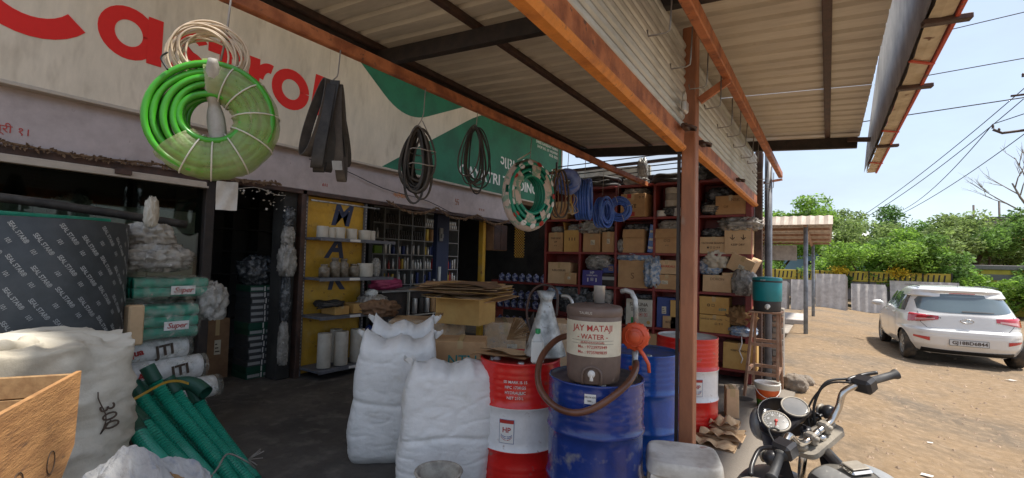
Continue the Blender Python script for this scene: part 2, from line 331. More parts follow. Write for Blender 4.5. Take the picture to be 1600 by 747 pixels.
def text(body, mt, parent, org, right, up, size, bold=0, ext=.002, align='CENTER', name='lettering', sx=1, world=True, shear=0):
    key = (body, bold, round(ext/size, 4), align, sx, shear)
    if key not in _tc:
        c = bpy.data.curves.new('t', 'FONT'); c.body = body; c.align_x = align; c.align_y = 'CENTER'; c.size = 1; c.offset = bold; c.extrude = ext/size; c.resolution_u = 3; c.shear = shear
        o = bpy.data.objects.new('t', c); col.objects.link(o); bpy.context.view_layer.update()
        me = bpy.data.meshes.new_from_object(o.evaluated_get(bpy.context.evaluated_depsgraph_get()))
        bpy.data.objects.remove(o)
        for v_ in me.vertices: v_.co.x *= sx
        _tc[key] = me
    me = _tc[key].copy(); me.materials.clear(); me.materials.append(K[mt]); me.name = name
    r = Vector(right).normalized(); u = Vector(up).normalized(); n = r.cross(u).normalized(); u = n.cross(r)
    Mx = Matrix((r*size, u*size, n*size)).transposed().to_4x4(); Mx.translation = Vector(org)
    if world and parent is not None:
        rt = parent
        while rt.parent is not None: rt = rt.parent
        Mx = rt_m(rt).inverted() @ Mx
    me.transform(Mx); o = bpy.data.objects.new(name, me); col.objects.link(o); o.parent = parent; return o
def nz3(p, s=1, o=0): return noise.noise(Vector((p[0]*s+o, p[1]*s+o*1.7, p[2]*s-o)))
def blob(cx, cy, cz, sx, sy, sz, amp=.25, fr=2.2, seed=0, n=20, flat=.0, p=2.6):
    """crumpled lump: superellipsoid with ridged creases, flattened underneath; cz is its base"""
    mb = MB()
    def fn(u, v_):
        a = 2*math.pi*u; b = math.pi*(v_-.5); d = Vector((math.cos(b)*math.cos(a), math.cos(b)*math.sin(a), math.sin(b)))
        k = (abs(d.x)**p+abs(d.y)**p+abs(d.z)**p)**(-1/p); q = d*k
        r = 1+amp*(1-3.2*abs(nz3(d, fr, seed)))*.5+amp*.35*(1-3*abs(nz3(d, fr*2.6, seed+3)))+amp*.22*(1-3*abs(nz3(d, fr*5.5, seed+9)))
        q = q*r; z = max(q.z, -1.0+flat)
        return (cx+q.x*sx/2, cy+q.y*sy/2, cz+(z+1)*sz/2)
    n = int(n*1.6); mb.grid(fn, n*2, n); return mb
# ================================================================ ground
def sst(a, b, x): t = min(1, max(0, (x-a)/(b-a))); return t*t*(3-2*t)
def gz(x, y):
    h = -.03-.19*sst(-.35, 1.6, x-.0*y)
    if x < -.9 and y > 8.5: h = -.2
    d = math.hypot(x, y)
    am = .022*sst(-.45, .4, x)
    return h+am*nz3((x, y, 0), .9)+am*.5*nz3((x, y, 0), 3.1)
def axis(lo, hi, d0, g):
    a = [0.]; s = d0
    while a[-1] < hi: a.append(a[-1]+s); s *= g
    b = [0.]; s = d0
    while b[-1] > lo: b.append(b[-1]-s); s *= g
    return sorted(set(a+b))
xs = axis(-140, 260, .07, 1.035); ys = [q+3 for q in axis(-140, 260, .07, 1.03)]
mb = MB(); nx = len(xs)
mb.v = [(x, y, (gz(x, y) if not (-9.5 < x < -.45 and -.3 < y < 8.1) else -.4) - .0) for y in ys for x in xs]
mb.f = [(j*nx+i, j*nx+i+1, (j+1)*nx+i+1, (j+1)*nx+i) for j in range(len(ys)-1) for i in range(nx-1)]; mb.sm = [True]*len(mb.f)
struct('ground', mb, 'dirt')
# concrete floor of the shed with a broken edge
mb = MB(); edge = []
ys_ = [-.4+i*.2 for i in range(44)]
for y in ys_: edge.append((-.36+.09*nz3((y, 0, 0), 1.3)+.03*nz3((y, 4, 0), 6), y))
poly = [(-2.2, ys_[0])]+edge+[(-2.2, ys_[-1])]
vs = []; fs = []
for i, (x, y) in enumerate(edge): vs += [(-9.3, y, 0), (-5.8, y, 0), (-3.0, y, 0), (x-.12, y, 0), (x, y, -.012), (x+.04, y, -.12)]
for i in range(len(edge)-1):
    for k in range(5): fs.append((i*6+k, i*6+k+1, (i+1)*6+k+1, (i+1)*6+k))
mb.add(vs, fs)
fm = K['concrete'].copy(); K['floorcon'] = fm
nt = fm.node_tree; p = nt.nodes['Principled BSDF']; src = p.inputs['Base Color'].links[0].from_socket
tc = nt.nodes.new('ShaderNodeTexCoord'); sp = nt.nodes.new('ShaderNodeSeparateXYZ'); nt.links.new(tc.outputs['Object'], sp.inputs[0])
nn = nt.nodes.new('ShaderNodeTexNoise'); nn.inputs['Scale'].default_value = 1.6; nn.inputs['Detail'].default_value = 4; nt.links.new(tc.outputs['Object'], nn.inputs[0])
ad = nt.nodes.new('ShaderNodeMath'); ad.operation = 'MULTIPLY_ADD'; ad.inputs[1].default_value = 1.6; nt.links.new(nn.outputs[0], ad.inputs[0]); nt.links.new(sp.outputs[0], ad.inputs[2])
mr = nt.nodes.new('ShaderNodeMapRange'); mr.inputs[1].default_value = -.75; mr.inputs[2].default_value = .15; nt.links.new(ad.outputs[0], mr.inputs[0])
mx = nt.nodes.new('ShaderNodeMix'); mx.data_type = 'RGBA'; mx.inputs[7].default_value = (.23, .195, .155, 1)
# slab painted paler outside, where sun falls, and kept dark for shade inside
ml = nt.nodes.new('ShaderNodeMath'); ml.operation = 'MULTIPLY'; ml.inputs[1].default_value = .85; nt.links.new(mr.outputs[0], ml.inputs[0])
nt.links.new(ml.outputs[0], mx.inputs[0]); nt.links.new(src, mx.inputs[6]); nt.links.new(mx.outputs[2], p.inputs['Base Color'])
struct('shop_floor', mb, 'floorcon')

# ================================================================ the shop building
shop = thing('shop_building', 'row shop with pale lavender fascia over dark open shop fronts', 'shop', (-5.8, 4.5, 0))
XW = -5.7
mb = MB(); mb.box(-5.95, XW, -3, 8.5, 2.42, 2.93, .01); mb.build('fascia', 'plaster', shop)
mb = MB(); mb.box(-6.1, -5.72, -3, 10.7, 2.93, 5.2); mb.build('upper_wall', 'plaster', shop)
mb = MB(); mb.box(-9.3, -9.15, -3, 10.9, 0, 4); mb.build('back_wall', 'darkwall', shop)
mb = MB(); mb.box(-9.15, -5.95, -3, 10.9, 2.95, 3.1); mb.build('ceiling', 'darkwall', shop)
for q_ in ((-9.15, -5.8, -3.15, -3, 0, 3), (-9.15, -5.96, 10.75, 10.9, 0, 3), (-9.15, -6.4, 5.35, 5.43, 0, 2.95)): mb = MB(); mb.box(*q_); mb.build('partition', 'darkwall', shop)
mb = MB(); mb.box(-5.92, -5.69, 2.50, 2.60, 0, 2.42, .008); mb.build('door_post', 'blacksteel', shop)
mb = MB(); mb.box(-5.98, -5.74, 3.43, 3.62, 0, 2.42, .01); mb.build('door_post', 'darkwall', shop)
mb = MB(); mb.box(-5.83, -5.66, 3.63, 3.70, 0, 2.42, .008); mb.build('door_post', 'brownsteel', shop)
mb = MB(); mb.box(-5.93, -5.8, 4.72, 4.80, 0, 2.42, .008); mb.build('door_post', 'brownsteel', shop)
mb = MB(); mb.box(-6.5, -6.38, 7.0, 7.35, 0, 2.9, .01); mb.build('door_post', 'navy', shop, )
mb = MB(); mb.box(-6.02, -5.9, 7.85, 7.95, 0, 2.42, .01); mb.build('door_post', 'yellowboard', shop)
mb = MB(); mb.box(-5.86, -5.66, -3, 2.5, 2.33, 2.41); mb.box(-5.80, -5.66, 2.6, 8.5, 2.365, 2.415); mb.build('lintel', 'brownsteel', shop)
mb = MB()  # cream bottom rail of the rolled-up first door
mb.box(-5.66, -5.60, -3, 2.47, 2.265, 2.335, .012); mb.box(-5.60, -5.57, -3, 2.47, 2.265, 2.285); mb.build('door_rail', 'creamtrim', shop)
mb = MB(); mb.box(-5.78, -5.76, -3, 2.5, .02, 2.265); mb.build('glass_pane', 'glass', shop)
mb = MB(); mb.box(-5.62, -5.55, 1.66, 1.78, 2.29, 2.34); mb.build('latch', 'brownsteel', shop)
# frayed rope of leaves along the foot of the fascia (toran)
def garland(y0, y1, n, sag, seed, lab):
    mb = MB(); rnd = random.Random(seed); P = []
    for i in range(n+1):
        t = i/n; P.append((-5.62, y0+(y1-y0)*t, 2.45-sag*abs(math.sin(t*math.pi*3))-.01*rnd.random()))
    mb.tube(P, .012, 6)
    for i in range(n*9):
        t = rnd.random(); k = min(n-1, int(t*n)); f_ = t*n-k; p = [P[k][j]*(1-f_)+P[k+1][j]*f_ for j in range(3)]
        l = .02+.035*rnd.random(); d = Vector((rnd.uniform(.1, 1), rnd.uniform(-1, 1), rnd.uniform(-1.3, .5))).normalized()*l; s_ = d.orthogonal().normalized()*l*.25
        p = Vector(p); mb.add([p, p+d*.5+s_, p+d, p+d*.5-s_], [(0, 1, 2, 3)])
    mb.solo('dried_garland', 'rope', lab, 'garland', 'dried garlands under the fascia')
garland(-.6, 3.3, 90, .03, 1, 'dried brown leaf garland over the dark glass front')
garland(5.0, 8.4, 60, .13, 2, 'drooping brown leaf garland over the shelved shop front')
# a string of pale leaves / tags in the doorway top
rnd = random.Random(5)
mb = MB()
for i in range(46):
    y = rnd.uniform(2.62, 3.4); z = 2.34-rnd.random()**2*.22; p = Vector((-5.66, y, z)); l = .02+.02*rnd.random(); d = Vector((.2, rnd.uniform(-1, 1), rnd.uniform(-1, .3))).normalized()*l; s_ = d.orthogonal().normalized()*l*.4
    mb.add([p, p+d*.5+s_, p+d, p+d*.5-s_], [(0, 1, 2, 3)])
mb.tube([(-5.66, 2.6+.1*i, 2.33-.03*math.sin(i*1.1)) for i in range(9)], .004, 5)
mb.solo('leaf_string', 'ivory', 'string of small pale dried leaves across the dark doorway', 'garland')
# pinkish hand-painted marks on the fascia
for y, z, t, s_, mt in ((.98, 2.55, 'श्री १।', .09, 'inkred'), (3.98, 2.53, '611', .06, 'inkred'), (5.35, 2.56, 'ગણેશાય', .10, 'rustbright'), (6.75, 2.62, '卐', .13, 'rust'), (7.5, 2.56, '।। १ ।।', .07, 'rust')):
    text(t, mt, shop, (XW+.003, y, z), (0, 1, 0), (0, 0, 1), s_, name='painted_mark')
mb = MB(); mb.tube([(-5.66, 3.7+.25*i, 2.83-.035*i+.03*math.sin(i*.9)) for i in range(19)], .006, 5); mb.solo('black_cable', 'blackwire', 'thin black cable sagging across the lavender fascia', 'cable')

# ---- big fascia sign
XS = -5.60
sign = thing('shop_sign', 'long cream sign board with red lettering and green sweeps', 'sign board', (XS, 4.8, 2.93))
mb = MB()
for y0, y1 in ((-1.6, .55), (.553, 3.9), (3.903, 7.4), (7.403, 10.6)): mb.box(-5.7, XS-.0, y0, y1, 2.935, 5.0)
mb.build('panel', 'signcream', sign)
mb = MB(); mb.box(-5.7, XS+.02, -1.6, 10.6, 2.90, 2.934, .005); mb.build('frame', 'creamtrim', sign)
mb = MB(); mb.box(-5.7, XS+.02, 10.602, 10.66, 2.90, 5.0, .005); mb.build('frame', 'creamtrim', sign)
def curve_poly(pts, n=10):
    """polygon with rounded corners: pts=(y, z, radius)"""
    o = []; m_ = len(pts)
    for i, (a, b, r) in enumerate(pts):
        P = Vector((a, b)); A = Vector(pts[i-1][:2]); B = Vector(pts[(i+1) % m_][:2])
        if r <= 0: o.append((a, b)); continue
        u = P+(A-P).normalized()*r; w_ = P+(B-P).normalized()*r
        for k in range(n+1):
            t = k/n; q = u*(1-t)**2+P*2*t*(1-t)+w_*t*t; o.append((q.x, q.y))
    return o
mb = MB(); mb.prism(curve_poly([(3.72, 4.85, 0), (5.30, 3.72, .55), (7.75, 4.85, 0)]), XS, XS+.003); mb.build('green_sweep', 'signgreen', sign)
mb = MB(); mb.prism(curve_poly([(4.86, 2.935, 0), (7.55, 4.58, .8), (10.6, 4.72, 0), (10.6, 2.935, 0)]), XS, XS+.003); mb.build('green_sweep', 'signgreen', sign)
def stroke(pts, w_, mb, x0=XS+.0005, x1=XS+.006):
    n = len(pts); A = []; B = []
    for i in range(n):
        a = Vector(pts[max(0, i-1)]); b = Vector(pts[min(n-1, i+1)]); d = (b-a).normalized(); q = Vector((-d.y, d.x))*w_/2; p = Vector(pts[i])
        A.append(p+q); B.append(p-q)
    mb.prism([tuple(p) for p in A]+[tuple(p) for p in B[::-1]], x0, x1)
def arc(cy, cz, ry, rz, a0, a1, n=28): return [(cy+ry*math.cos(R(a0+(a1-a0)*i/n)), cz+rz*math.sin(R(a0+(a1-a0)*i/n))) for i in range(n+1)]
W_ = .125
mb = MB(); stroke(arc(1.02, 3.82, .38, .385, 35, 322), .17, mb, XS, XS+.006); mb.build('letter', 'signred', sign)
mb = MB(); stroke(arc(1.70, 3.655, .175, .19, 2, 362), W_, mb, XS, XS+.006); mb.box(XS, XS+.0075, 1.85, 1.975, 3.42, 3.885); mb.build('letter', 'signred', sign)
mb = MB(); stroke(arc(2.235, 3.765, .12, .085, 20, 200)+arc(2.20, 3.55, .13, .09, 110, -30)[6:]+[(2.17, 3.455), (2.06, 3.49)], .095, mb); mb.build('letter', 'signred', sign)
mb = MB(); mb.box(XS, XS+.006, 2.52, 2.645, 3.42, 4.02); mb.box(XS, XS+.0075, 2.40, 2.78, 3.76, 3.87); mb.build('letter', 'signred', sign)
mb = MB(); mb.box(XS, XS+.006, 2.84, 2.965, 3.41, 3.87); stroke(arc(3.08, 3.60, .13, .20, 165, 75, 10), .11, mb, XS, XS+.0075); mb.build('letter', 'signred', sign)
mb = MB(); stroke(arc(3.365, 3.635, .185, .19, 0, 360), W_, mb, XS, XS+.006); mb.build('letter', 'signred', sign)
mb = MB(); mb.add([(XS+d, y, z) for d in (0, .006) for y, z in ((3.635, 3.415), (3.775, 3.415), (3.845, 3.95), (3.70, 3.95))], [(0, 3, 2, 1), (4, 5, 6, 7), (0, 1, 5, 4), (1, 2, 6, 5), (2, 3, 7, 6), (3, 0, 4, 7)]); mb.build('letter', 'signred', sign)
text('GAYATRI TRADING CO.', 'white', sign, (XS+.003, 8.38, 3.20), (0, 1, 0), (0, 0, 1), .30, bold=.018, sx=1.06)
text('ગાયત્રી ટ્રેડિંગ કો.', 'white', sign, (XS+.003, 9.15, 3.60), (0, 1, 0), (0, 0, 1), .36, bold=.008, sx=1.0)
for i, t in enumerate(('SHREE GANESHAY NAMAH', 'SHOP NO. 101 HIGHWAY', 'MOB. 98250')): text(t, 'white', sign, (XS+.003, 10.45, 4.34-.1*i), (0, 1, 0), (0, 0, 1), .09, bold=.01, align='RIGHT')

# ================================================================ steel roof
def zr(x): return 3.215-.066*(x-.33)
roof = thing('steel_canopy', 'corrugated sheet canopy on dark steel beams over the shop front', 'canopy', (-1.6, 3, 0))
YE = 7.2
def sheet_bm(y0, wd, x0, x1, pitch=.2, rh=.028, t=.0012):
    mb = MB(); ys = []; n = int(round(wd/pitch))
    for i in range(n):
        a = y0+i*pitch; ys += [(a, 0), (a+.13, 0), (a+.15, rh), (a+.18, rh)]
    ys.append((y0+wd, 0)); X = [x0+(x1-x0)*k/4 for k in range(5)]
    V = [(x, y, zr(x)+h) for y, h in ys for x in X]
    mb.add(V, [(j*5+i, j*5+i+1, (j+1)*5+i+1, (j+1)*5+i) for j in range(len(ys)-1) for i in range(4)]); return mb
base = sheet_bm(YE-1.0, 1.0, -3.42, .33).build('roof_sheet', 'roofsheet', roof)
for i in range(1, 6): piece("roof_sheet", base, roof, (0, -1.0*i, -.002*(i % 2)), (0, 0, 0))
end = MB(); end.box(-.2, .24, YE+.02, YE+.4, 3.2, 3.215); end.build('end_flashing', 'roofsheet', roof)
def xbeam(y, w_, h, x0, x1, mt, nm='beam'):
    mb = MB(); d = Vector((x1-x0, 0, zr(x1)-zr(x0))); mb.bar((x0, y, zr(x0)-h/2-.053), (x1, y, zr(x1)-h/2-.053), w_, h, .004); return mb.build(nm, mt, roof)
def ybeam(x, w_, h, mt, y0=1.22, y1=YE-.02, dz=.003, nm='purlin'):
    mb = MB(); mb.bar((x, y0, zr(x)-h/2-dz), (x, y1, zr(x)-h/2-dz), w_, h, .004); return mb.build(nm, mt, roof)
for y in (2.83, 7.0): xbeam(y, .07, .13, -3.42, .30, 'blacksteel')
for x, mt in ((-3.32, 'brownsteel'), (-2.24, 'brownsteel'), (0.0, 'brownsteel'), (-1.1, 'brownsteel')): ybeam(x, .055, .05, mt)
mb = MB(); mb.bar((-3.36, 1.22, zr(-3.36)-.12), (-3.36, 7.15, zr(-3.36)-.12), .06, .12, .005); mb.build('edge_beam', 'blacksteel', roof)
# unseen roof added over the sign to block sun from wall and floor
mb = MB(); V = []; n = 58
for j in range(n+1):
    y = .6+j*.2
    for x, z in ((-6.3, 5.15), (-2.55, 4.9)): V.append((x, y, z+(.03 if j % 2 else 0)))
mb.add(V, [(2*j, 2*j+1, 2*j+3, 2*j+2) for j in range(n)]); mb.build('sun_block_roof', 'roofsheet', roof)
# inner rail where hoses and belts hang
mb = MB(); mb.bar((-2.37, .8, 2.79), (-2.32, 7.22, 2.80), .05, .07, .006); mb.build('hanging_rail', 'rust', roof)
# pillars
pil = thing('steel_pillar', 'rusty orange square pillar between the two rolled shutters', 'pillar', (-.8, 3.45, 0), 0)
mb = MB(); mb.box(-.85, -.755, 3.39, 3.49, -.1, zr(-.8)-.05, .006); mb.build('shaft', 'pillarrust', pil)
mb = MB(); mb.box(-.872, -.853, 3.375, 3.40, 0, 2.95); mb.build('shutter_guide', 'blacksteel', pil)
mb = MB(); mb.box(-.93, -.67, 3.32, 3.58, -.02, .012, .004); mb.build('base_plate', 'brownsteel', pil)
pil2 = thing('steel_pillar', 'narrow brown corner pillar beside the teal water cooler', 'pillar', (-.8, 7.45, 0))
mb = MB(); mb.box(-.85, -.76, 7.42, 7.52, -.1, zr(-.8)+.02, .005); mb.build('shaft', 'brownsteel', pil2)
mb = MB(); mb.box(-.90, -.865, 7.36, 7.44, 0, 2.95); mb.build('shutter_guide', 'pillarrust', pil2)
mb = MB(); mb.tube([(-.70, 7.62, -.1), (-.70, 7.62, 3.25)], .048, 16); dp = mb.solo('drain_pipe', 'greysteel', 'dark grey vertical pipe beside the brown corner pillar', 'pipe')
# outer hook beam
hb = thing('hook_beam', 'rusty orange beam with wire hooks along the canopy front', 'beam', (-.57, 5, 2.9))
mb = MB(); mb.bar((-.575, 1.2, 2.88), (-.575, 7.95, 2.93), .055, .085, .006); mb.build('rail', 'rust', hb)
mb = MB(); mb.bar((-.745, 3.45, 2.72), (-.56, 3.47, 2.84), .03, .05); mb.build('bracket', 'rust', hb)
mb = MB(); mb.bar((-.76, 7.66, 2.79), (-.56, 7.92, 2.86), .03, .035); mb.build('bracket', 'rust', hb)
hk = None
for i in range(13):
    y = 2.2+.42*i
    if hk is None:
        mb = MB(); mb.tube([(-.6, y, 2.86), (-.605, y, 2.72), (-.61, y+.005, 2.66), (-.63, y, 2.648), (-.70, y-.03, 2.64), (-.705, y-.03, 2.67)], .0045, 6); hk = mb.build('wire_hook', 'wire', hb)
    else: piece('wire_hook', hk, hb, (0, .42*i+random.uniform(-.05, .05), random.uniform(-.02, .02)), (0, random.uniform(-.03, .03), 0))

# ---- rolling shutters
def shutter(nm, lab, y0, y1, zb, tilt, ny, railmt, loc):
    s = thing('rolling_shutter', lab, 'shutter', loc, 0, 'rolled-up shutters')
    X = -.83; ph = .062; top = 3.17
    mb = MB()  # one curved lath, bulging outward
    pr = [(0, 0), (.010, .012), (.016, .030), (.010, .048), (0, .058), (-.004, .061)]
    V = [(X+a, y, zb+b) for y in (y0+.02, y1-.02) for a, b in pr]; k = len(pr)
    V += [(X+a-.006, y, zb+b) for y in (y0+.02, y1-.02) for a, b in pr]
    mb.add(V, [(i, i+1, k+i+1, k+i) for i in range(k-1)]+[(2*k+i, 3*k+i, 3*k+i+1, 2*k+i+1) for i in range(k-1)], False)
    first = mb.build('shutter_slat', 'shutter', s)
    n = int((top-zb)/ph)
    for i in range(1, n): piece('shutter_slat', first, s, (0, 0, ph*i))
    mb = MB(); mb.box(X-.02, X+.012, y0+.01, y1-.01, zb-.11, zb, .004); mb.build('bottom_plate', 'rust', s)
    mb = MB(); mb.bar((X-.012, y0+.01, zb-.13), (X-.012, y1-.01, zb-.13), .085, .05, .018); mb.build('bottom_rail', railmt, s)
    mb = MB(); mb.box(X-.19, X-.03, y0-.02, y1+.02, top-.12, top-.005, .03) if False else mb.lathe([(0, y0), (.13, y0), (.13, y1), (0, y1)], 20, (X-.16, 0, 3.02), ax='y'); mb.build('roller_drum', 'shutter', s)
    return s
s1 = shutter('a', 'near rolled-up ribbed steel shutter left of the rusty pillar', .9, 3.35, 2.495, 0, 0, 'rustbright', (-.83, 2.2, 2.3))
s2 = shutter('b', 'far rolled-up ribbed steel shutter right of the rusty pillar', 3.56, 7.38, 2.565, 0, 0, 'rustbright', (-.83, 5.4, 2.3))
s1.location.z += .045; s1.rotation_euler.x = R(-1.9)
for s, y in ((s1, 3.22), (s2, 3.72), (s2, 5.45)):
    mb = MB(); mb.box(-.80, -.76, y-.05, y+.05, 2.465, 2.50, .006); mb.tube([(-.77, y-.06, 2.48), (-.73, y-.06, 2.47), (-.72, y, 2.47), (-.73, y+.06, 2.47), (-.77, y+.06, 2.48)], .008, 8)
    mb.tube([(-.76+.03*math.cos(a*.63), y+.07+.03*math.sin(a*.63), 2.49) for a in range(10)], .008, 6, True); mb.build('lock_ring', 'brownsteel', s)
mb = MB(); mb.M = Matrix.Translation((0, 0, .07)); mb.box(-.80, -.765, 3.16, 3.24, 2.50, 2.58, .012); mb.tube([(-.785, 3.175, 2.58), (-.785, 3.175, 2.63), (-.785, 3.20, 2.645), (-.785, 3.225, 2.63), (-.785, 3.225, 2.58)], .007, 8); mb.build('padlock', 'steel', s1)

# ---- end grille of rods above the shelves, dark tin behind it, gap of sky
gr = thing('rod_grille', 'dark horizontal rods above the red shelves under the roof end', 'grille', (-2.5, 7.75, 2.8))
for i in range(7):
    z = 2.86+.085*i; mb = MB(); mb.tube([(-4.15, 7.70, z-.06), (-.88, 7.70, z+.02)], .009, 6); mb.build('rod', 'blackwire', gr)
mb = MB()
for x in (-4.15, -.92): mb.bar((x, 7.70, 2.3), (x, 7.70, 3.4), .03, .03)
mb.build('frame', 'blacksteel', gr)
tn = thing('tin_screen', 'dark brown corrugated tin screen behind the rod grille', 'screen', (-2.5, 8.0, 2.5))
def tin(y, x0, x1, z0, z1, mt, par, nm):
    mb = MB(); n = int((x1-x0)/.04); V = []
    for i in range(n+1):
        x = x0+(x1-x0)*i/n; V += [(x, y+.012*math.sin(i*math.pi/2), z0), (x, y+.012*math.sin(i*math.pi/2), z1)]
    mb.add(V, [(2*i, 2*i+2, 2*i+3, 2*i+1) for i in range(n)], True); return mb.build(nm, mt, par)
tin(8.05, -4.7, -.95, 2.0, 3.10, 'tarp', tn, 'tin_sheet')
mb = MB(); mb.bar((-4.6, 8.0, 3.27), (-.8, 8.0, 3.36), .05, .05); mb.bar((-4.4, 8.3, 3.12), (-.9, 8.3, 3.1), .04, .04); mb.build('tie_bar', 'brownsteel', tn)
# outward-facing sign box hung off the canopy edge
sb = thing('hanging_sign_box', 'torn sign box seen from behind and below, past the canopy edge', 'sign box', (.45, 5, 2.9))
mb = MB(); mb.add([(.415, 8.05, 2.90), (.435, .6, 2.90), (.42, .6, 5.0), (.42, 4.6, 3.95), (.42, 6.6, 3.45), (.42, 7.6, 3.17)], [(0, 1, 2, 3, 4, 5)])
mb.add([(.440, 8.05, 2.90), (.460, .6, 2.90), (.445, .6, 5.0), (.445, 4.6, 3.95), (.445, 6.6, 3.45), (.445, 7.6, 3.17)], [(5, 4, 3, 2, 1, 0)]); mb.build('back_panel', 'panelback', sb)
mb = MB(); rnd = random.Random(3); ysb = [8.05-.0993*i for i in range(76)]; V = []
for y in ysb: V += [(.44+.012*rnd.random(), y, 2.90), (.49, y, 2.893+.008*rnd.random()), (.545-.004*rnd.random(), y, 2.90)]
mb.add(V, [q for i in range(75) for q in ((3*i, 3*i+1, 3*i+4, 3*i+3), (3*i+1, 3*i+2, 3*i+5, 3*i+4))]); mb.build('torn_board', 'tornboard', sb)
mb = MB(); mb.bar((.548, 8.06, 2.91), (.565, .6, 2.91), .02, .05, .003); mb.add([(.56, 8.06, 2.9), (.575, .6, 2.9), (.59, .6, 4.6), (.56, 8.06, 3.0)], [(0, 1, 2, 3)]); mb.build('red_edge', 'redtrim', sb)
for y in (4.35, 3.25, 6.3, 2.1):
    mb = MB(); mb.bar((.42, y, 2.885), (.62, y+.03, 2.885), .05, .03, .004); mb.build('cross_bar', 'brownsteel', sb)
for y in (5.6, 3.8, 7.2):
    mb = MB(); mb.bar((.43, y, 2.883), (.56, y+.12, 2.883), .02, .01); mb.build('red_strip', 'redtrim', sb)
for y in (1.2, 3.0, 6.9): mb = MB(); mb.bar((.2, y, zr(.2)-.1), (.42, y, 3.10), .04, .05); mb.build('bracket', 'brownsteel', sb)
# ================================================================ red shelving unit across the end
UY = 7.2
unit = thing('shelving_unit', 'tall maroon pigeonhole shelving full of cartons across the end of the shed', 'shelf', (-2.5, UY+.22, 0))
XV = [-4.07, -3.42, -2.80, -2.19, -1.56, -.92]; ZS = [.16, .62, 1.19, 1.73, 2.28, 2.79]
mb = MB(); mb.box(XV[0]-.02, XV[-1]+.02, UY+.40, UY+.42, 0, 2.80); mb.build('back_panel', 'maroon', unit)
for i, x in enumerate(XV):
    wd = .035 if i not in (5,) else .075; mb = MB(); mb.box(x-.017, x-.017+wd, UY, UY+.398, 0, 2.79, .003); mb.build('upright', 'maroon', unit)
for z in ZS:
    for i in range(5):
        mb = MB(); mb.box(XV[i]+.0185, XV[i+1]-.018, UY+.004, UY+.398, z-.018, z+.018, .003); mb.build('shelf_board', 'maroon', unit)
# a carton: body, flaps, tape, print
def carton(x, y, z, w_, d, h, rz=0, mt='carton', lab='', tape=1, open_=0, marks=None, tilt=0, group=None, tapemt='tape'):
    """x,y,z = centre of the base; front face looks along -y before rz"""
    t = thing('carton', lab, 'carton', (x, y, z), (tilt, 0, rz) if tilt else rz, group)
    mb = MB(); W, D = w_/2, d/2
    if open_:
        e = .006; mb.box(-W, W, -D, D, 0, e); mb.box(-W, W, -D, -D+e, e, h); mb.box(-W, W, D-e, D, e, h); mb.box(-W, -W+e, -D+e, D-e, e, h); mb.box(W-e, W, -D+e, D-e, e, h)
        mb.build('body', mt, t, False)
        for k, (a, b) in enumerate(open_ if isinstance(open_, list) else [('f', 35), ('b', 60)]):
            f = MB(); ca, sa = math.cos(R(b)), math.sin(R(b)); l = D*.95
            if a == 'f': f.bar((0, -D, h+.001), (0, -D-l*ca, h+l*sa), w_*.98, .005)
            if a == 'b': f.bar((0, D, h+.001), (0, D+l*ca, h+l*sa), w_*.98, .005)
            if a == 'l': f.bar((-W, 0, h+.001), (-W-l*ca, 0, h+l*sa), d*.98, .005)
            if a == 'r': f.bar((W, 0, h+.001), (W+l*ca, 0, h+l*sa), d*.98, .005)
            f.build('flap', mt, t, False)
    else:
        mb.box(-W, W, -D, D, 0, h, .004); cr_ = random.Random(int(1000*(x*3+y*5+z*7))); cor = {}
        for i_, p_ in enumerate(mb.v):
            k_ = (p_[0] > 0, p_[1] > 0, p_[2] > h/2); cor.setdefault(k_, (cr_.uniform(-.006, .004), 0, cr_.uniform(-.007, 0) if p_[2] > h/2 else 0)); mb.v[i_] = (p_[0]+cor[k_][0], p_[1], p_[2]+cor[k_][2])
        mb.build('body', mt, t, False)
        if not marks and w_ > .18 and h > .16:
            lx = cr_.uniform(-.5, .1)*W; lz = h*cr_.uniform(.25, .5); f = MB(); f.box(lx, lx+W*.5, -D-.0016, -D-.0006, lz, lz+h*.24); f.build('label', 'labelcream', t, False)
            for q_ in range(3): f = MB(); f.box(lx+W*.05, lx+W*(.42-.1*q_), -D-.0024, -D-.0018, lz+h*(.04+.06*q_), lz+h*(.06+.06*q_)); f.build('print', 'ink', t, False)
        if tape:
            f = MB(); f.box(-.024, .024, -D-.0012, -D-.0002, h*.72, h+.001); f.box(-.024, .024, -D-.0012, D, h+.0002, h+.0012); f.build('tape', tapemt, t, False)
        f = MB(); f.box(-W+.01, W-.01, -.0015, .0015, h+.0013, h+.0018); f.build('seam', 'cartondark', t, False)
    for q in (marks or []):
        txt, mx_, mz, s_, mm = q[:5]; side = q[5] if len(q) > 5 else 'f'
        if side == 'f': text(txt, mm, t, (mx_*W, -D-.0015, mz*h), (1, 0, 0), (0, 0, 1), s_, bold=.01, name='print', ext=.0008, world=False)
        else: text(txt, mm, t, (W+.0015, mx_*D, mz*h), (0, 1, 0), (0, 0, 1), s_, bold=.01, name='print', ext=.0008, world=False)
    return t
UP = '\u2191\u2191'
def bag(x, y, z, sx, sy, sz, mt, lab, nm='plastic_bag', cat='bag', amp=.28, seed=None, group=None, fr=2.4):
    seed = seed if seed is not None else (x*13.1+z*7.7)
    return blob(x, y, z, sx, sy, sz, amp, fr, seed, 16).solo(nm, mt, lab, cat, group)
G = 'cartons on the maroon shelving'; FY = UY+.16
def px(mt='ink', s=.05, t=None): return [(t or 'THIS SIDE UP', 0, .45, s, mt)]
Z5, Z4, Z3, Z2, Z1, Z0 = ZS[4]+.02, ZS[3]+.02, ZS[2]+.02, ZS[1]+.02, ZS[0]+.02, 0
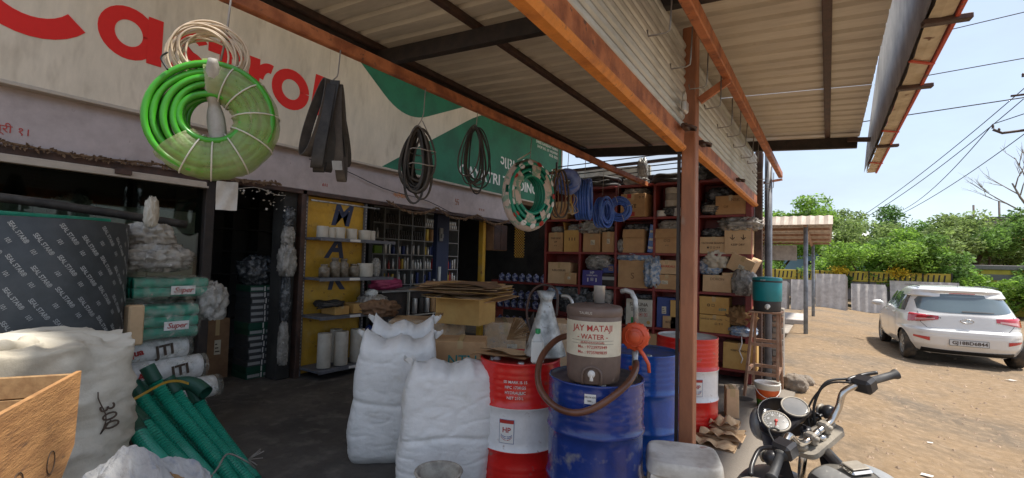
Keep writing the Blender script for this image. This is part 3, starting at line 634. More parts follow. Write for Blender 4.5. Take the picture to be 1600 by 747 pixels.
lines = lambda a, b, c, s=.045: [(a, 0, .68, s, 'ink'), (b, 0, .5, s, 'ink'), (c, 0, .3, s*.8, 'ink')]
# top row (z 2.28)
carton(-3.83, FY, Z5, .30, .28, .30, .05, 'carton', 'brown carton at the left end of the top row, behind a blue hose', marks=[('FRAGILE', 0, .3, .05, 'inkred')], group=G)
carton(-2.50, FY-.06, Z5-.0, .40, .30, .36, -.08, 'carton', 'wide carton with red labels at the top, right of the blue coils', marks=[('TOTE', -.2, .45, .08, 'ink'), (UP, .7, .8, .06, 'ink'), ('\u25A0', -.3, .88, .09, 'inkred'), ('\u25A0', 0, .10, .09, 'inkred')], group=G)
bag(-2.52, FY, Z5+.36, .36, .26, .10, 'bagclear', 'crinkled clear bag on the wide top carton', seed=2)
bag(-3.42, FY+.02, Z5, .20, .22, .22, 'bagclear', 'clear bag of fittings beside the leftmost top carton', seed=3)
def roll(x, y, z, r, h, mt, lab, hole=.45, group=None, nm='tape_roll', cat='roll'):
    mb = MB(); mb.lathe([(r*hole, 0), (r*.97, 0), (r, .006), (r, h-.006), (r*.97, h), (r*hole, h), (r*hole, 0)], 24, (x, y, z)); return mb.solo(nm, mt, lab, cat, group)
roll(-1.96, FY, Z5+.15, .115, .10, 'ivory', 'pale roll on the bottom of the upper roll stack, left of the pillar', group='rolls on the maroon shelving')
roll(-1.955, FY, Z5+.25, .112, .10, 'baggrey', 'greyish roll in the middle of the roll stack, left of the pillar', group='rolls on the maroon shelving')
roll(-1.96, FY, Z5+.35, .11, .09, 'ivory', 'topmost pale roll of the roll stack, left of the pillar', group='rolls on the maroon shelving')
bag(-1.95, FY, Z5, .28, .26, .15, 'bagdark', 'dark wrapped bundle under the roll stack', seed=8)
roll(-2.10, FY-.06, Z5, .085, .09, 'bottlewhite', 'small white tub at the front left of the top shelf', group='rolls on the maroon shelving')
roll(-1.80, FY-.06, Z5, .13, .12, 'wovenwhite', 'broad white roll on the top shelf beside the pillar', group='rolls on the maroon shelving')
bag(-1.38, FY, Z5, .30, .28, .20, 'bagdark', 'dark coiled cable bag right of the pillar on the top shelf', seed=4)
bag(-1.30, FY+.05, Z5+.2, .34, .2, .20, 'bagdark', 'black plastic heap on top of the cable bag', seed=14)
for k in range(3): roll(-1.42+.01*k, FY-.08, Z5+.03*k+.05, .10, .03, 'bagclear', ('lowest', 'middle', 'topmost')[k]+' flat disc of three right of the pillar on the top shelf', group='rolls on the maroon shelving')
carton(-1.13, FY, Z5, .40, .30, .27, 0, 'carton', 'plain wide carton at the right end of the top row', marks=[('NSK', .3, .75, .06, 'cartondark'), ('OF', -.3, .4, .05, 'cartondark')], group=G)
# second row (z 1.73)
carton(-3.88, FY, Z4, .27, .28, .33, 0, 'carton', 'carton with a printed frame, first on the second row', marks=lines('THIS SIDE', 'UP', UP), group=G)
bag(-3.88, FY, Z4+.33, .24, .24, .10, 'bagclear', 'plastic bag lying on the first second-row carton', seed=21)
carton(-3.57, FY, Z4, .29, .30, .36, .03, 'cartonyellow', 'yellowish open carton, second on the second row', open_=[('r', 80), ('l', 80)], marks=[('\u25AE\u25AE\u25AE', 0, .6, .05, 'ink')], group=G)
bag(-3.58, FY, Z4+.30, .22, .2, .16, 'bagclear', 'clear bag poking out of the yellowish open carton', seed=22)
carton(-3.22, FY, Z4, .30, .28, .34, 0, 'carton', 'plain carton under grey plastic bags on the second row', group=G)
carton(-2.93, FY, Z4, .20, .28, .33, .02, 'carton', 'narrow plain carton left of the second-row upright', group=G)
bag(-3.22, FY-.06, Z4+.30, .42, .30, .20, 'bagclear', 'torn clear bag spilling over two plain cartons', seed=23, amp=.4)
bag(-2.98, FY, Z4+.34, .25, .2, .10, 'bagdark', 'dark plastic crumpled on the narrow plain carton', seed=24)
carton(-2.52, FY, Z4, .33, .28, .36, 0, 'carton', 'carton with a lifted front flap in the middle of the second row', open_=[('f', -75)], group=G)
bag(-2.72, FY-.04, Z4, .14, .2, .2, 'bagclear', 'grey bag squeezed beside the lifted-flap carton', seed=25)
bag(-2.50, FY+.04, Z4+.32, .4, .22, .13, 'bagdark', 'dark plastic on top of the lifted-flap carton', seed=26)
t = thing('blue_packet', 'upright blue and white packet leaning beside a carton on the second row', 'packet', (-2.27, FY-.06, Z4), (0, .1, 0))
mb = MB(); mb.box(-.05, .05, -.04, .04, 0, .44, .012); mb.build('packet', 'drumbright', t, False)
for z in (.06, .19, .31): mb = MB(); mb.box(-.035, .045, -.0415, -.0405, z, z+.035); mb.build('print', 'white', t, False)
carton(-2.00, FY, Z4, .34, .30, .36, 0, 'carton', 'carton with a printed figure box just left of the pillar, second row', open_=[('b', 70), ('f', -70)], marks=lines('COMPRESSOR', '\u25A1 \u25A1', '\u2191\u2191'), group=G)
bag(-2.0, FY, Z4+.33, .3, .24, .16, 'bagclear', 'clear bag filling the top of the printed figure carton', seed=27)
carton(-1.72, FY, Z4, .24, .28, .32, 0, 'whitecarton', 'white carton with black lettering partly behind the pillar', marks=lines('KSB', 'PUMP', 'R S', .09), group=G)
bag(-1.72, FY, Z4+.32, .24, .24, .2, 'bagclear', 'pale bag on the white lettered carton', seed=28)
carton(-1.35, FY, Z4, .38, .28, .24, 0, 'cartonlight', 'low wide carton with fine print right of the pillar, second row', marks=[('TACSHAM BEARINGS', 0, .62, .035, 'ink'), ('\u25A0 \u25A1 \u25A1 \u2191\u2191', 0, .35, .035, 'ink')], group=G)
bag(-1.38, FY, Z4+.24, .3, .2, .12, 'bagdark', 'dark bag on the low fine-print carton', seed=29)
carton(-1.03, FY-.01, Z4, .34, .30, .36, -.03, 'cartonlight', 'tall carton marked with arrows at the right end of the second row', open_=[('l', 78)], marks=[('\u2193  \u2193', 0, .62, .10, 'ink'), ('KEEP DRY', 0, .35, .04, 'ink')], group=G)
bag(-1.02, FY-.04, Z4+.32, .46, .34, .18, 'bagclear', 'white crumpled bag folded over the arrow-marked carton', seed=30, amp=.42)
# third row (z 1.19)
carton(-3.80, FY, Z3, .42, .30, .36, 0, 'cartonlight', 'large carton at the left end of the third row', marks=[('KIRLOSKAR', 0, .62, .05, 'ink')], group=G)
carton(-3.58, FY-.05, Z3, .21, .22, .19, 0, 'carton', 'small carton in front of the large third-row carton', group=G)
carton(-3.18, FY-.03, Z3, .34, .30, .25, 0, 'bluecarton', 'dark blue carton with white print under a clear bag', tape=0, marks=[('HP', 0, .82, .06, 'white'), ('LUBRICANTS', 0, .64, .032, 'white'), ('\u25AE \u25A3 \u25AE', 0, .38, .06, 'white')], group=G)
bag(-3.12, FY, Z3+.25, .40, .3, .24, 'bagclear', 'bulging clear bag of parts on the dark blue carton', seed=31, amp=.35)
t = thing('battery', 'black battery with white print beside the dark blue carton', 'battery', (-2.92, FY-.04, Z3)); mb = MB(); mb.box(-.13, .13, -.12, .10, 0, .18, .01); mb.build('case', 'blacksteel', t, False)
mb = MB(); mb.box(-.11, .11, -.122, -.1205, .10, .15); mb.build('print', 'silvercan', t, False); mb = MB(); mb.box(-.12, .12, -.11, .09, .18, .20, .004); mb.build('lid', 'rubberdust', t, False)
carton(-2.90, FY, Z3+.21, .26, .22, .14, .1, 'inkblue', 'small blue carton on the black battery', tape=0, marks=[('\u25A3', 0, .5, .09, 'cartonyellow')], group=G)
carton(-2.52, FY, Z3, .46, .30, .42, 0, 'carton', 'big orange-brown carton with a scrawl, third row centre', marks=[('S', 0, .42, .13, 'cartondark')], open_=[('r', 60)], group=G)
bag(-2.50, FY, Z3+.40, .56, .3, .13, 'bagblue', 'blue-white striped plastic over the scrawled carton', seed=32, amp=.4)
bag(-2.22, FY-.08, Z3+.02, .22, .26, .44, 'bagblue', 'striped blue plastic hanging down beside the scrawled carton', seed=33, amp=.42)
carton(-2.00, FY, Z3, .38, .28, .22, 0, 'carton', 'lower brown carton of a pair left of the pillar, third row', group=G)
carton(-2.01, FY, Z3+.225, .37, .27, .21, .02, 'cartonlight', 'upper carton of a pair left of the pillar, with writing', marks=[('MAHAKALI', 0, .55, .05, 'inkred')], group=G)
carton(-1.74, FY, Z3, .14, .28, .40, 0, 'carton', 'tall narrow carton partly behind the pillar, third row', group=G)
carton(-1.30, FY, Z3, .38, .28, .24, 0, 'cartonlight', 'scrawled carton under a yellow-white bag right of the pillar', marks=[('DORON', 0, .75, .05, 'cartondark')], group=G)
bag(-1.42, FY, Z3+.24, .3, .24, .24, 'bagblue', 'grey-blue bag of parts right of the pillar', seed=34)
bag(-1.33, FY-.05, Z3+.34, .28, .22, .24, 'wovencream', 'white bag with yellow blotches, top of the third row', seed=35, amp=.4)
carton(-1.02, FY-.02, Z3+.30, .32, .26, .24, 0, 'cartonlight', 'carton tipped on its corner near the right end of the third row', tilt=0, group=G).rotation_euler = (.15, .45, -.15)
carton(-1.13, FY, Z3+.22, .26, .24, .06, .2, 'cartonlight', 'flat carton wedged under the tipped one', group=G)
bag(-1.10, FY, Z3, .2, .2, .22, 'bagdark', 'dark bag under the flat wedged carton', seed=36)
bag(-.96, FY-.10, Z3-.03, .28, .26, .34, 'bagclear', 'grey mesh sack hanging over the third shelf edge at the right', seed=37)
# fourth row (z .62)
bag(-3.85, FY, Z2+.3, .4, .3, .2, 'bagblue', 'blue-grey bag behind the metal funnel', seed=41)
bag(-3.55, FY-.03, Z2+.1, .5, .3, .40, 'bagdark', 'heap of dark castings above the metal funnel', seed=42, amp=.4)
bag(-3.10, FY, Z2, .5, .3, .46, 'bagdark', 'dark plastic bag on the fourth row behind the water jug', seed=43)
bag(-3.02, FY-.02, Z2+.28, .34, .3, .22, 'baggrey', 'lumpy beige sack behind the steel tumbler', seed=44)
bag(-2.52, FY, Z2+.0, .3, .3, .3, 'bagdark', 'dark bundle on the fourth row behind the hand pump', seed=45)
carton(-2.40, FY-.04, Z2, .40, .30, .40, 0, 'whitecarton', 'printed pale carton with a green patch right of the hand pump', tape=0, marks=[('SUGUNA', 0, .8, .07, 'ink'), ('\u25A3\u25A3\u25A3\u25A3', 0, .6, .07, 'ink'), ('\u25A3\u25A3 \u25A3', .2, .42, .07, 'inkred'), ('\u25AE', -.5, .2, .10, 'capgreen'), ('\u25CF', .75, .14, .07, 'cartonyellow')], group=G)
bag(-2.38, FY, Z2+.40, .36, .26, .07, 'bagdark', 'flat green and dark litter on the pale printed carton', seed=46)
carton(-2.02, FY+.02, Z2+.0, .26, .26, .45, 0, 'inkblue', 'dark slate carton left of the pillar on the fourth row', tape=0, group=G)
carton(-1.95, FY-.07, Z2, .20, .16, .18, 0, 'carton', 'small carton with black print before the slate carton', marks=[('BOLTS', 0, .5, .04, 'ink')], group=G)
carton(-1.77, FY, Z2, .34, .30, .42, 0, 'cartonyellow', 'tall brown carton behind the pillar on the fourth row', group=G)
carton(-1.33, FY, Z2+.0, .40, .30, .25, 0, 'cartonyellow', 'lower yellow-brown carton of the pair above the red drum', marks=[('\u25A1 \u2191\u2191', .3, .5, .04, 'ink'), ('HANDLE WITH CARE', -.2, .75, .03, 'ink')], group=G)
carton(-1.34, FY, Z2+.255, .38, .30, .25, 0, 'cartonyellow', 'upper yellow-brown carton of the pair above the red drum', marks=[('\u25CE \u25A1', -.2, .5, .05, 'ink'), ('6204', .6, .3, .05, 'inkteal')], group=G)
bag(-1.00, FY-.02, Z2+.13, .32, .3, .24, 'burlap', 'brown gunny cloth heaped at the right end of the fourth row', nm='sack_cloth', cat='sack', seed=47, amp=.45)
bag(-.98, FY-.06, Z2-.01, .32, .32, .13, 'bagblue', 'black and white striped cloth under the gunny heap', nm='striped_cloth', cat='cloth', seed=48)
mb = MB(); mb.tube([(-.98, UY-.02, Z2+.02), (-.97, UY-.05, Z2-.1), (-1.0, UY-.06, Z2-.2), (-.96, UY-.05, Z2-.3), (-.98, UY-.05, Z2-.36)], .008, 6); mb.solo('white_strip', 'white', 'white plastic strip dangling below the striped cloth', 'strip')
carton(-1.0, FY-.02, Z1, .42, .3, .36, 0, 'cartonyellow', 'yellow-brown carton on the bottom shelf at the right end', marks=[('KEEP UPRIGHT', 0, .7, .035, 'ink')], group=G)
carton(-2.1, FY-.02, Z1, .42, .3, .36, 0, 'carton', 'brown carton on the bottom shelf behind the blue drums', group=G)
# on top of the unit
ZT = 2.812
def tyrecoil(x, y, z, Rr, r, n, mt, lab, nm, cat, sq=.6, group=None, seed=1):
    rnd = random.Random(seed); t = thing(nm, lab, cat, (x, y, z), 0, group)
    for i in range(n):
        a = rnd.uniform(-1, 1); q = Rr*(1+.1*rnd.uniform(-1, 1)); zz = r+(i/n)*sq*Rr*.5; cx, cy = rnd.uniform(-.01, .01), rnd.uniform(-.01, .01)
        mb = MB(); mb.tube([(cx+q*math.cos(2*math.pi*k/28), cy+q*math.sin(2*math.pi*k/28), zz+.01*math.sin(k+i)) for k in range(28)], r, 7, True); mb.build('ring', mt, t, False)
    return t
tyrecoil(-3.15, UY+.24, ZT, .27, .03, 5, 'rubber', 'thick black hose coil on the shelving, above the wide carton', 'hose_coil', 'coil', 1.0, 'black coils on top of the shelving', 1)
tyrecoil(-3.80, UY+.24, ZT, .24, .03, 4, 'rubber', 'black hose coil at the left end on top of the shelving', 'hose_coil', 'coil', .9, 'black coils on top of the shelving', 2)
tyrecoil(-2.02, UY+.24, ZT, .26, .035, 3, 'rubber', 'low black hose coil against the bright gap left of the pillar', 'hose_coil', 'coil', .8, 'black coils on top of the shelving', 3)
tyrecoil(-1.3, UY+.24, ZT, .24, .03, 5, 'rubber', 'black hose coil on the shelving right of the pillar', 'hose_coil', 'coil', 1.2, 'black coils on top of the shelving', 4)
bag(-2.52, UY+.12, ZT, .34, .2, .12, 'bagclear', 'clear film crumpled on top of the shelving', seed=51)
mb = blob(-2.42, UY+.12, ZT+.06, .14, .12, .34, .35, 2.5, 5, 16); mb.solo('film_bundle', 'bagclear', 'upright twist of clear film on top of the shelving', 'plastic film')
bag(-1.58, UY+.2, ZT, .4, .3, .35, 'bagdark', 'black netting heap on the shelving beside the pillar top', seed=52, amp=.5)
# low red shelf of blue bottle packs further back
ls = thing('low_shelf', 'low maroon rack stacked with blue bottle packs beyond the shelving', 'rack', (-5, 8.3, 0))
for z in (1.14, .62, .1): mb = MB(); mb.box(-5.75, -4.15, 8.0, 8.4, z-.02, z+.015, .003); mb.build('shelf_board', 'maroon', ls)
for x in (-5.75, -4.12): mb = MB(); mb.box(x-.02, x+.02, 8.0, 8.4, 0, 1.18, .003); mb.build('upright', 'maroon', ls)
ORD = ('first', 'second', 'third', 'fourth', 'fifth', 'sixth', 'seventh', 'eighth', 'ninth', 'tenth', 'eleventh', 'twelfth')
def canlab(row, i): return '%s can from the left, %s of the low maroon rack' % (ORD[i], ('top shelf', 'middle shelf lower layer', 'middle shelf upper layer', 'bottom shelf lower layer', 'bottom shelf upper layer')[row])
pk = None; k = 0
for row, (z, y) in enumerate(((1.157, 8.15), (.637, 8.12), (.82, 8.14), (.117, 8.12), (.30, 8.14))):
    for i in range(9):
        x = -5.62+.165*i+random.uniform(-.01, .01)
        if pk is None:
            mb = MB(); mb.lathe([(0, 0), (.055, 0), (.06, .01), (.06, .11), (.045, .135), (.022, .15), (.022, .165), (0, .166)], 12)
            pk = mb.build('oil_can', 'bluepack'); pk.location = (x, y, z); tag(pk, 'x', 'can', 'blue cans on the low rack'); pk['label'] = canlab(row, i)
        else:
            o = pk.copy(); col.objects.link(o); o.location = (x, y, z); o['label'] = canlab(row, i)
gl = thing('mesh_gate', 'dark diamond-mesh gate behind the low maroon rack', 'gate', (-4.95, 8.85, 0))
def mesh_panel(par, x0, x1, y, z0, z1, mt, s=.075, r=.004):
    mb = MB(); W = x1-x0; H = z1-z0; n = int((W+H)/s)
    for i in range(1, n):
        d = i*s
        a = (x0+min(d, W), z0+max(0, d-W)); b = (x0+max(0, d-H), z0+min(d, H)); mb.bar((a[0], y, a[1]), (b[0], y, b[1]), r, r)
        a = (x1-min(d, W), z0+max(0, d-W)); b = (x1-max(0, d-H), z0+min(d, H)); mb.bar((a[0], y+.004, a[1]), (b[0], y+.004, b[1]), r, r)
    o = mb.build('mesh', mt, par); o['kind'] = 'stuff'
mesh_panel(gl, -5.45, -4.1, 8.85, 1.0, 2.45, 'blackwire')
mb = MB(); mb.box(-5.48, -4.07, 8.88, 8.90, 0, 2.5); mb.build('backing', 'darkwall', gl)
gy = thing('mesh_grille', 'narrow yellow mesh panel with light behind, beside the dark gate', 'grille', (-5.65, 8.84, 1.6))
mesh_panel(gy, -5.78, -5.52, 8.84, 1.65, 2.55, 'yellowboard', .06, .010)
mb = MB(); mb.box(-6.9, -3.9, 12.4, 12.5, 0, 4.2); mb.solo('far_wall', 'stonewall', 'pale wall glimpsed through the yellow mesh', 'wall')
cb = thing('wall_cupboard', 'brown wooden cupboard hung beside the yellow post', 'cupboard', (-5.75, 8.2, 1.75)); mb = MB(); mb.box(-6.0, -5.74, 7.99, 8.48, 1.78, 2.32, .006); mb.build('body', 'cartondark', cb)
for a in (8.0, 8.24): mb = MB(); mb.box(-5.74, -5.725, a, a+.228, 1.79, 2.31, .004); mb.build('door', 'brownsteel', cb)

# ================================================================ drums
def drum(x, y, rz, lab, bands, top, dents=0, seed=0, hp=0, rust=0):
    t = thing('oil_drum', lab, 'drum', (x, y, 0), rz, 'oil drums in front of the shelving')
    r = .2875; prof = [(0, .004), (r-.01, .004), (r, .0), (r+.004, .008), (r, .018)]
    def ring(z): return [(r, z-.016), (r+.006, z-.010), (r+.009, z), (r+.006, z+.010), (r, z+.016)]
    for z in (.06, .10, .14, .18): prof += [(r, z-.012), (r+.003, z), (r, z+.012)]
    prof += ring(.298)+[(r-.002, .36), (r-.002, .52)]+ring(.585)
    for z in (.66, .70, .74, .78, .82): prof += [(r, z-.012), (r+.003, z), (r, z+.012)]
    prof += [(r, .865), (r+.004, .872), (r+.002, .880), (r-.008, .880), (r-.012, .868), (r-.03, .864), (0, .866)]
    mb = MB(); mb.lathe(prof[:-3], 72)
    if dents:
        nv = []
        for p in mb.v:
            d = Vector((p[0], p[1], 0)); k = 0
            for (a, z, rr, dp) in dents:
                q = Vector((math.cos(a)*r, math.sin(a)*r, z)); l = (Vector(p)-q).length; k += dp*math.exp(-(l/rr)**2*2)
            n_ = nz3(p, 7, seed)*.0025; d = d.normalized() if d.length > .1 else Vector(); nv.append((p[0]-d.x*(k+n_), p[1]-d.y*(k+n_), p[2]))
        mb.v = nv
    mb.build('body', bands, t, False)
    mb = MB(); mb.lathe([(0, .861), (r-.03, .859), (r-.013, .868), (r-.010, .879)], 48); mb.build('lid', top, t, False)
    for a, rr in ((2.2, .035), (5.3, .022)):
        mb = MB(); mb.lathe([(rr, .862), (rr, .874), (rr*.8, .878), (rr*.75, .872), (0, .872)], 16, (.2*math.cos(a), .2*math.sin(a), 0)); mb.build('bung', 'steel', t, False)
    return t
def wrap_text(body, mt, par, R_, ang, z, size, bold=.01, name='lettering'):
    """lettering bent round a drum of radius R_ at angle ang (object space)"""
    o = text(body, mt, None, (0, 0, 0), (1, 0, 0), (0, 0, 1), size, bold=bold, name=name, ext=.0006)
    for v_ in o.data.vertices:
        a = ang+v_.co.x/R_; rr = R_-v_.co.y; v_.co = (math.cos(a)*rr, math.sin(a)*rr, v_.co.z+z)
    o.parent = par; return o
def hp_mark(t, ang, z, s=1, Rr=.2885):
    def patch(a0, a1, z0, z1, mt, d, nm='print'):
        mb = MB(); mb.grid(lambda u, v_: ((Rr+d)*math.cos(ang+(a0+(a1-a0)*u)/Rr), (Rr+d)*math.sin(ang+(a0+(a1-a0)*u)/Rr), z+z0+(z1-z0)*v_), 6, 1); return mb.build(nm, mt, t, False)
    patch(-.052*s, .052*s, -.075*s, .082*s, 'inkblue', .0004); patch(-.049*s, .049*s, -.072*s, .079*s, 'white', .0010); patch(-.049*s, .049*s, .056*s, .079*s, 'redpaint', .0016)
    wrap_text('HP', 'letterred', t, Rr+.002, ang, z+.012*s, .048*s, .02)
    for q in (-1, 1):
        for j in range(3):
            mb = MB(); n = 8; V = []
            for i in range(n+1):
                u = i/n; a = q*(.003+.036*u)*s; zz = (-.055+.012*j+.022*u*u-.004*j*u)*s; th = .004*s
                for dz in (0, th): V.append(((Rr+.0022)*math.cos(ang+a/Rr), (Rr+.0022)*math.sin(ang+a/Rr), z+zz+dz))
            mb.add(V, [(2*i, 2*i+2, 2*i+3, 2*i+1) for i in range(n)]); mb.build('print', 'inkblue' if j else 'redpaint', t, False)
dA = drum(-1.87, 2.98, 0, 'red and white drum beside the white sacks, cardboard on top', 'drumred', 'redpaint', [(-.9, .7, .12, .01)], 1)
aimA = math.atan2(0-2.98, 0+1.87)-.28; hp_mark(dA, aimA, .43)
for i, s_ in enumerate(('ISI MARK IS 15', 'HPC 173KGS', 'HYDRAULIC', 'NET 210 L')): wrap_text(s_, 'white', dA, .2895, aimA+.18, .76-.035*i, .026, .008)
dB = drum(-1.20, 2.80, 0, 'dark blue dented drum in front, carrying the brown water jug', 'drumblue', 'drumtopdark', [(-1.0, .38, .16, .022), (-.6, .52, .10, .012), (-1.6, .5, .12, .01)], 2)
dC = drum(-1.26, 3.86, 0, 'bright blue drum standing behind the dark blue one', 'drumbright', 'drumtopblue', [(-.85, .50, .09, .02), (-.7, .42, .08, .012)], 3)
dD = drum(-1.17, 4.97, 0, 'red and white drum behind the rusty pillar with a pale lid', 'drumred', 'drumtop', [(-1.2, .2, .1, .008)], 4)
hp_mark(dD, math.atan2(-4.97, 1.17)+.33, .43)
mb = MB(); mb.grid(lambda u, v_: ((.2935)*math.cos(-1.38+.22*u), (.2935)*math.sin(-1.38+.22*u), .78+.055*v_), 5, 1); mb.build('sticker', 'white', dB, False)
wrap_text('DELUX IOC', 'ink', dB, .2945, -1.27, .818, .013); wrap_text('208 L', 'ink', dB, .2945, -1.27, .797, .013)
# brown jug
jg = thing('water_jug', 'brown insulated water jug with a cream lettered label on the dark blue drum', 'water jug', (-1.165, 2.675, .882)); jg.scale = (.93, .93, .95)
mb = MB(); mb.lathe([(0, .002), (.155, .002), (.162, .01), (.168, .06), (.172, .18), (.172, .40), (.170, .405)], 40); mb.build('body', 'jugbrown', jg, False)
mb = MB(); mb.lathe([(.1745, .402), (.1775, .408), (.1775, .445), (.170, .458), (.12, .468), (0, .470)], 40); mb.build('lid', 'jugbrown', jg, False)
mb = MB(); mb.lathe([(.173, .165), (.1738, .166), (.1738, .378), (.173, .379)], 40)
def jug_arc(a0, a1, z0, z1, r, mt, nm):
    mb = MB(); mb.grid(lambda u, v_: (r*math.cos(a0+(a1-a0)*u), r*math.sin(a0+(a1-a0)*u), z0+(z1-z0)*v_), 20, 1); return mb.build(nm, mt, jg, False)
ja = math.atan2(-2.62, 1.17)-.06
jug_arc(ja-1.35, ja+1.35, .168, .376, .1738, 'labelcream', 'label')
RJ = .1748
wrap_text('TAURUS', 'silvercan', jg, .1785, ja-.25, .425, .022, .01)
wrap_text('JAY MATAJI', 'letterred', jg, RJ, ja, .335, .052, .003); wrap_text('- WATER -', 'letterred', jg, RJ, ja, .285, .042, .008)
wrap_text('(SURENDRANAGAR)', 'letterred', jg, RJ, ja, .252, .016, .006); wrap_text('Mo. : 9723975949', 'letterred', jg, RJ, ja, .225, .025, .006); wrap_text('Mo. : 9735989839', 'letterred', jg, RJ, ja, .194, .025, .006)
for z in (.243, .262): jug_arc(ja-.8, ja+.8, z, z+.0015, RJ, 'ink', 'rule')
# arched recess frame and tap
d = Vector((math.cos(ja), math.sin(ja), 0)); s_ = Vector((-d.y, d.x, 0))
mb = MB(); mb.tube([d*.171+s_*x+Vector((0, 0, z)) for x, z in [(-.055, .008), (-.057, .05)]+[(.057*math.cos(R(180-18*k)), .06+.05*math.sin(R(18*k))) for k in range(11)]+[(.057, .05), (.055, .008)]], .008, 8); mb.build('tap_recess', 'jugbrown', jg, False)
mb = MB(); mb.tube([d*.165+Vector((0, 0, .075)), d*.20+Vector((0, 0, .075))], .014, 12); mb.tube([d*.20+Vector((0, 0, .075)), d*.212+Vector((0, 0, .075))], .022, 14); mb.tube([d*.20+Vector((0, 0, .075)), d*.205+Vector((0, 0, .035))], .011, 10); mb.build('tap', 'white', jg, False)
mb = MB(); mb.lathe([(0, 0), (.030, 0), (.034, .10), (.0355, .102), (.0335, .103), (.030, .01), (0, .008)], 24); o = mb.solo('steel_tumbler', 'steel', 'steel tumbler upside down on the brown jug lid', 'tumbler'); o.location = (-1.145, 2.70, 1.333)
# hand pump
pp = thing('hand_pump', 'orange rotary hand pump with a steel crook on the dark blue drum', 'hand pump', (-1.02, 2.90, .88))
pc = Vector((-.975, 2.86, 1.135)); pd = Vector((.2, -1, 0)).normalized(); pr_ = Vector((1, .2, 0)).normalized()
def disc(c, n, r, h, mb, seg=24):
    mb.tube([Vector(c), Vector(c)+Vector(n)*h*.85, Vector(c)+Vector(n)*h], [r, r, r*.93], seg)
mb = MB(); disc(pc-pd*.02, pd, .082, .05, mb)
for k in range(12):
    a = k*math.pi/6; mb.tube([pc+pr_*math.cos(a)*.080+Vector((0, 0, math.sin(a)*.080))-pd*.015, pc+pr_*math.cos(a)*.080+Vector((0, 0, math.sin(a)*.080))+pd*.024], .0075, 8)
mb.build('pump_body', 'pumporange', pp)
mb = MB(); disc(pc+pd*.031, pd, .035, .012, mb); mb.build('hub', 'pumporange', pp)
mb = MB()
for q in range(3):
    mb.tube([pc+pd*.034+(pr_*math.cos(a)+Vector((0, 0, math.sin(a))))*.056 for a in [q*2.09+.12+1.75*i/9 for i in range(10)]], .004, 6)
mb.build('rim_rib', 'pumporange', pp)
mb = MB(); mb.tube([pc+Vector((-.0, 0, .08)), pc+Vector((0, 0, .16)), pc+Vector((-.005, .0, .22)), pc+Vector((-.03, .005, .262)), pc+Vector((-.07, .01, .272)), pc+Vector((-.10, .015, .262))], .0155, 14); mb.build('crook_pipe', 'galv', pp)
mb = MB(); mb.tube([pc+Vector((0, 0, -.08)), (-.98, 2.87, .95), (-.985, 2.88, .885)], .018, 12); mb.build('stem', 'galv', pp)
mb = MB(); mb.tube([pc+pd*.03+Vector((.02, 0, -.06)), pc+pd*.03+Vector((.055, 0, -.10)), pc+pd*.03+Vector((.085, 0, -.15)), pc+pd*.03+Vector((.09, 0, -.20))], [.013, .012, .011, .010], 10); mb.build('crank', 'pumporange', pp)
mb = MB(); disc((-.985, 2.87, .93), (0, 0, 1), .032, .02, mb, 8); mb.build('union_nut', 'pumporange', pp)
pts = [(-1.38, 2.86, 1.10), (-1.44, 2.74, 1.08), (-1.475, 2.62, 1.00), (-1.465, 2.54, .91), (-1.41, 2.48, .82), (-1.31, 2.455, .755), (-1.20, 2.455, .735), (-1.10, 2.48, .76), (-1.00, 2.53, .83), (-.93, 2.62, .91), (-.925, 2.72, .965), (-.955, 2.82, .985)]
def smooth_path(P, n=6):
    P = [Vector(p) for p in P]; o = []
    for i in range(len(P)-1):
        p0, p1, p2, p3 = P[max(0, i-1)], P[i], P[i+1], P[min(len(P)-1, i+2)]
        for k in range(n): t = k/n; o.append(.5*((2*p1)+(p2-p0)*t+(2*p0-5*p1+4*p2-p3)*t*t+(3*p1-p0-3*p2+p3)*t**3))
    return o+[P[-1]]
mb = MB(); mb.tube(smooth_path(pts), .0195, 12); mb.solo('brown_hose', 'brownhose', 'thick brown hose looping from the hand pump across the blue drum', 'hose')
# second orange handle further left with brown hoop, funnel, bottle
mb = MB(); pf = (-1.70, 3.04, .905)
fn = thing('metal_funnel', 'conical galvanised funnel upside down on the red drum', 'funnel', pf, 0); fn.scale = (1.15, 1.15, 1.12)
mb = MB(); mb.lathe([(.128, 0), (.132, 0), (.131, .008), (.038, .33), (.036, .345), (.060, .405), (.056, .405), (.032, .345), (.034, .33), (.126, .006)], 32); mb.build('cone', 'galv', fn, False)
mb = MB(); mb.tube(smooth_path([(-.10, 0, .12), (-.14, 0, .25), (-.12, .01, .38), (-.05, .02, .44), (.04, .02, .43), (.075, .01, .38), (.075, 0, .25)]), .008, 8); mb.build('handle', 'brownsteel', fn, False)
oh = thing('pump_handle', 'orange pump handle behind the metal funnel', 'pump handle', (-1.55, 3.35, .9)); mb = MB(); mb.tube(smooth_path([(-1.62, 3.3, 1.08), (-1.60, 3.3, 1.02), (-1.55, 3.3, 1.0), (-1.51, 3.3, 1.05), (-1.505, 3.3, 1.14), (-1.515, 3.3, 1.24), (-1.50, 3.3, 1.27)]), [.018]*37, 8); mb.tube([(-1.62, 3.3, 1.09), (-1.53, 3.3, 1.09)], .02, 8); mb.build('lever', 'pumporange', oh); mb = MB(); mb.tube(smooth_path([(-1.62, 3.32, .88), (-1.62, 3.32, 1.2), (-1.65, 3.32, 1.3), (-1.72, 3.32, 1.31)]), .013, 8); mb.build('pipe', 'steel', oh)
bt = thing('oil_bottle', 'white plastic bottle with a green cap beside the metal funnel', 'bottle', (-1.605, 2.77, .900), math.atan2(2.77, -1.605)+1.57)
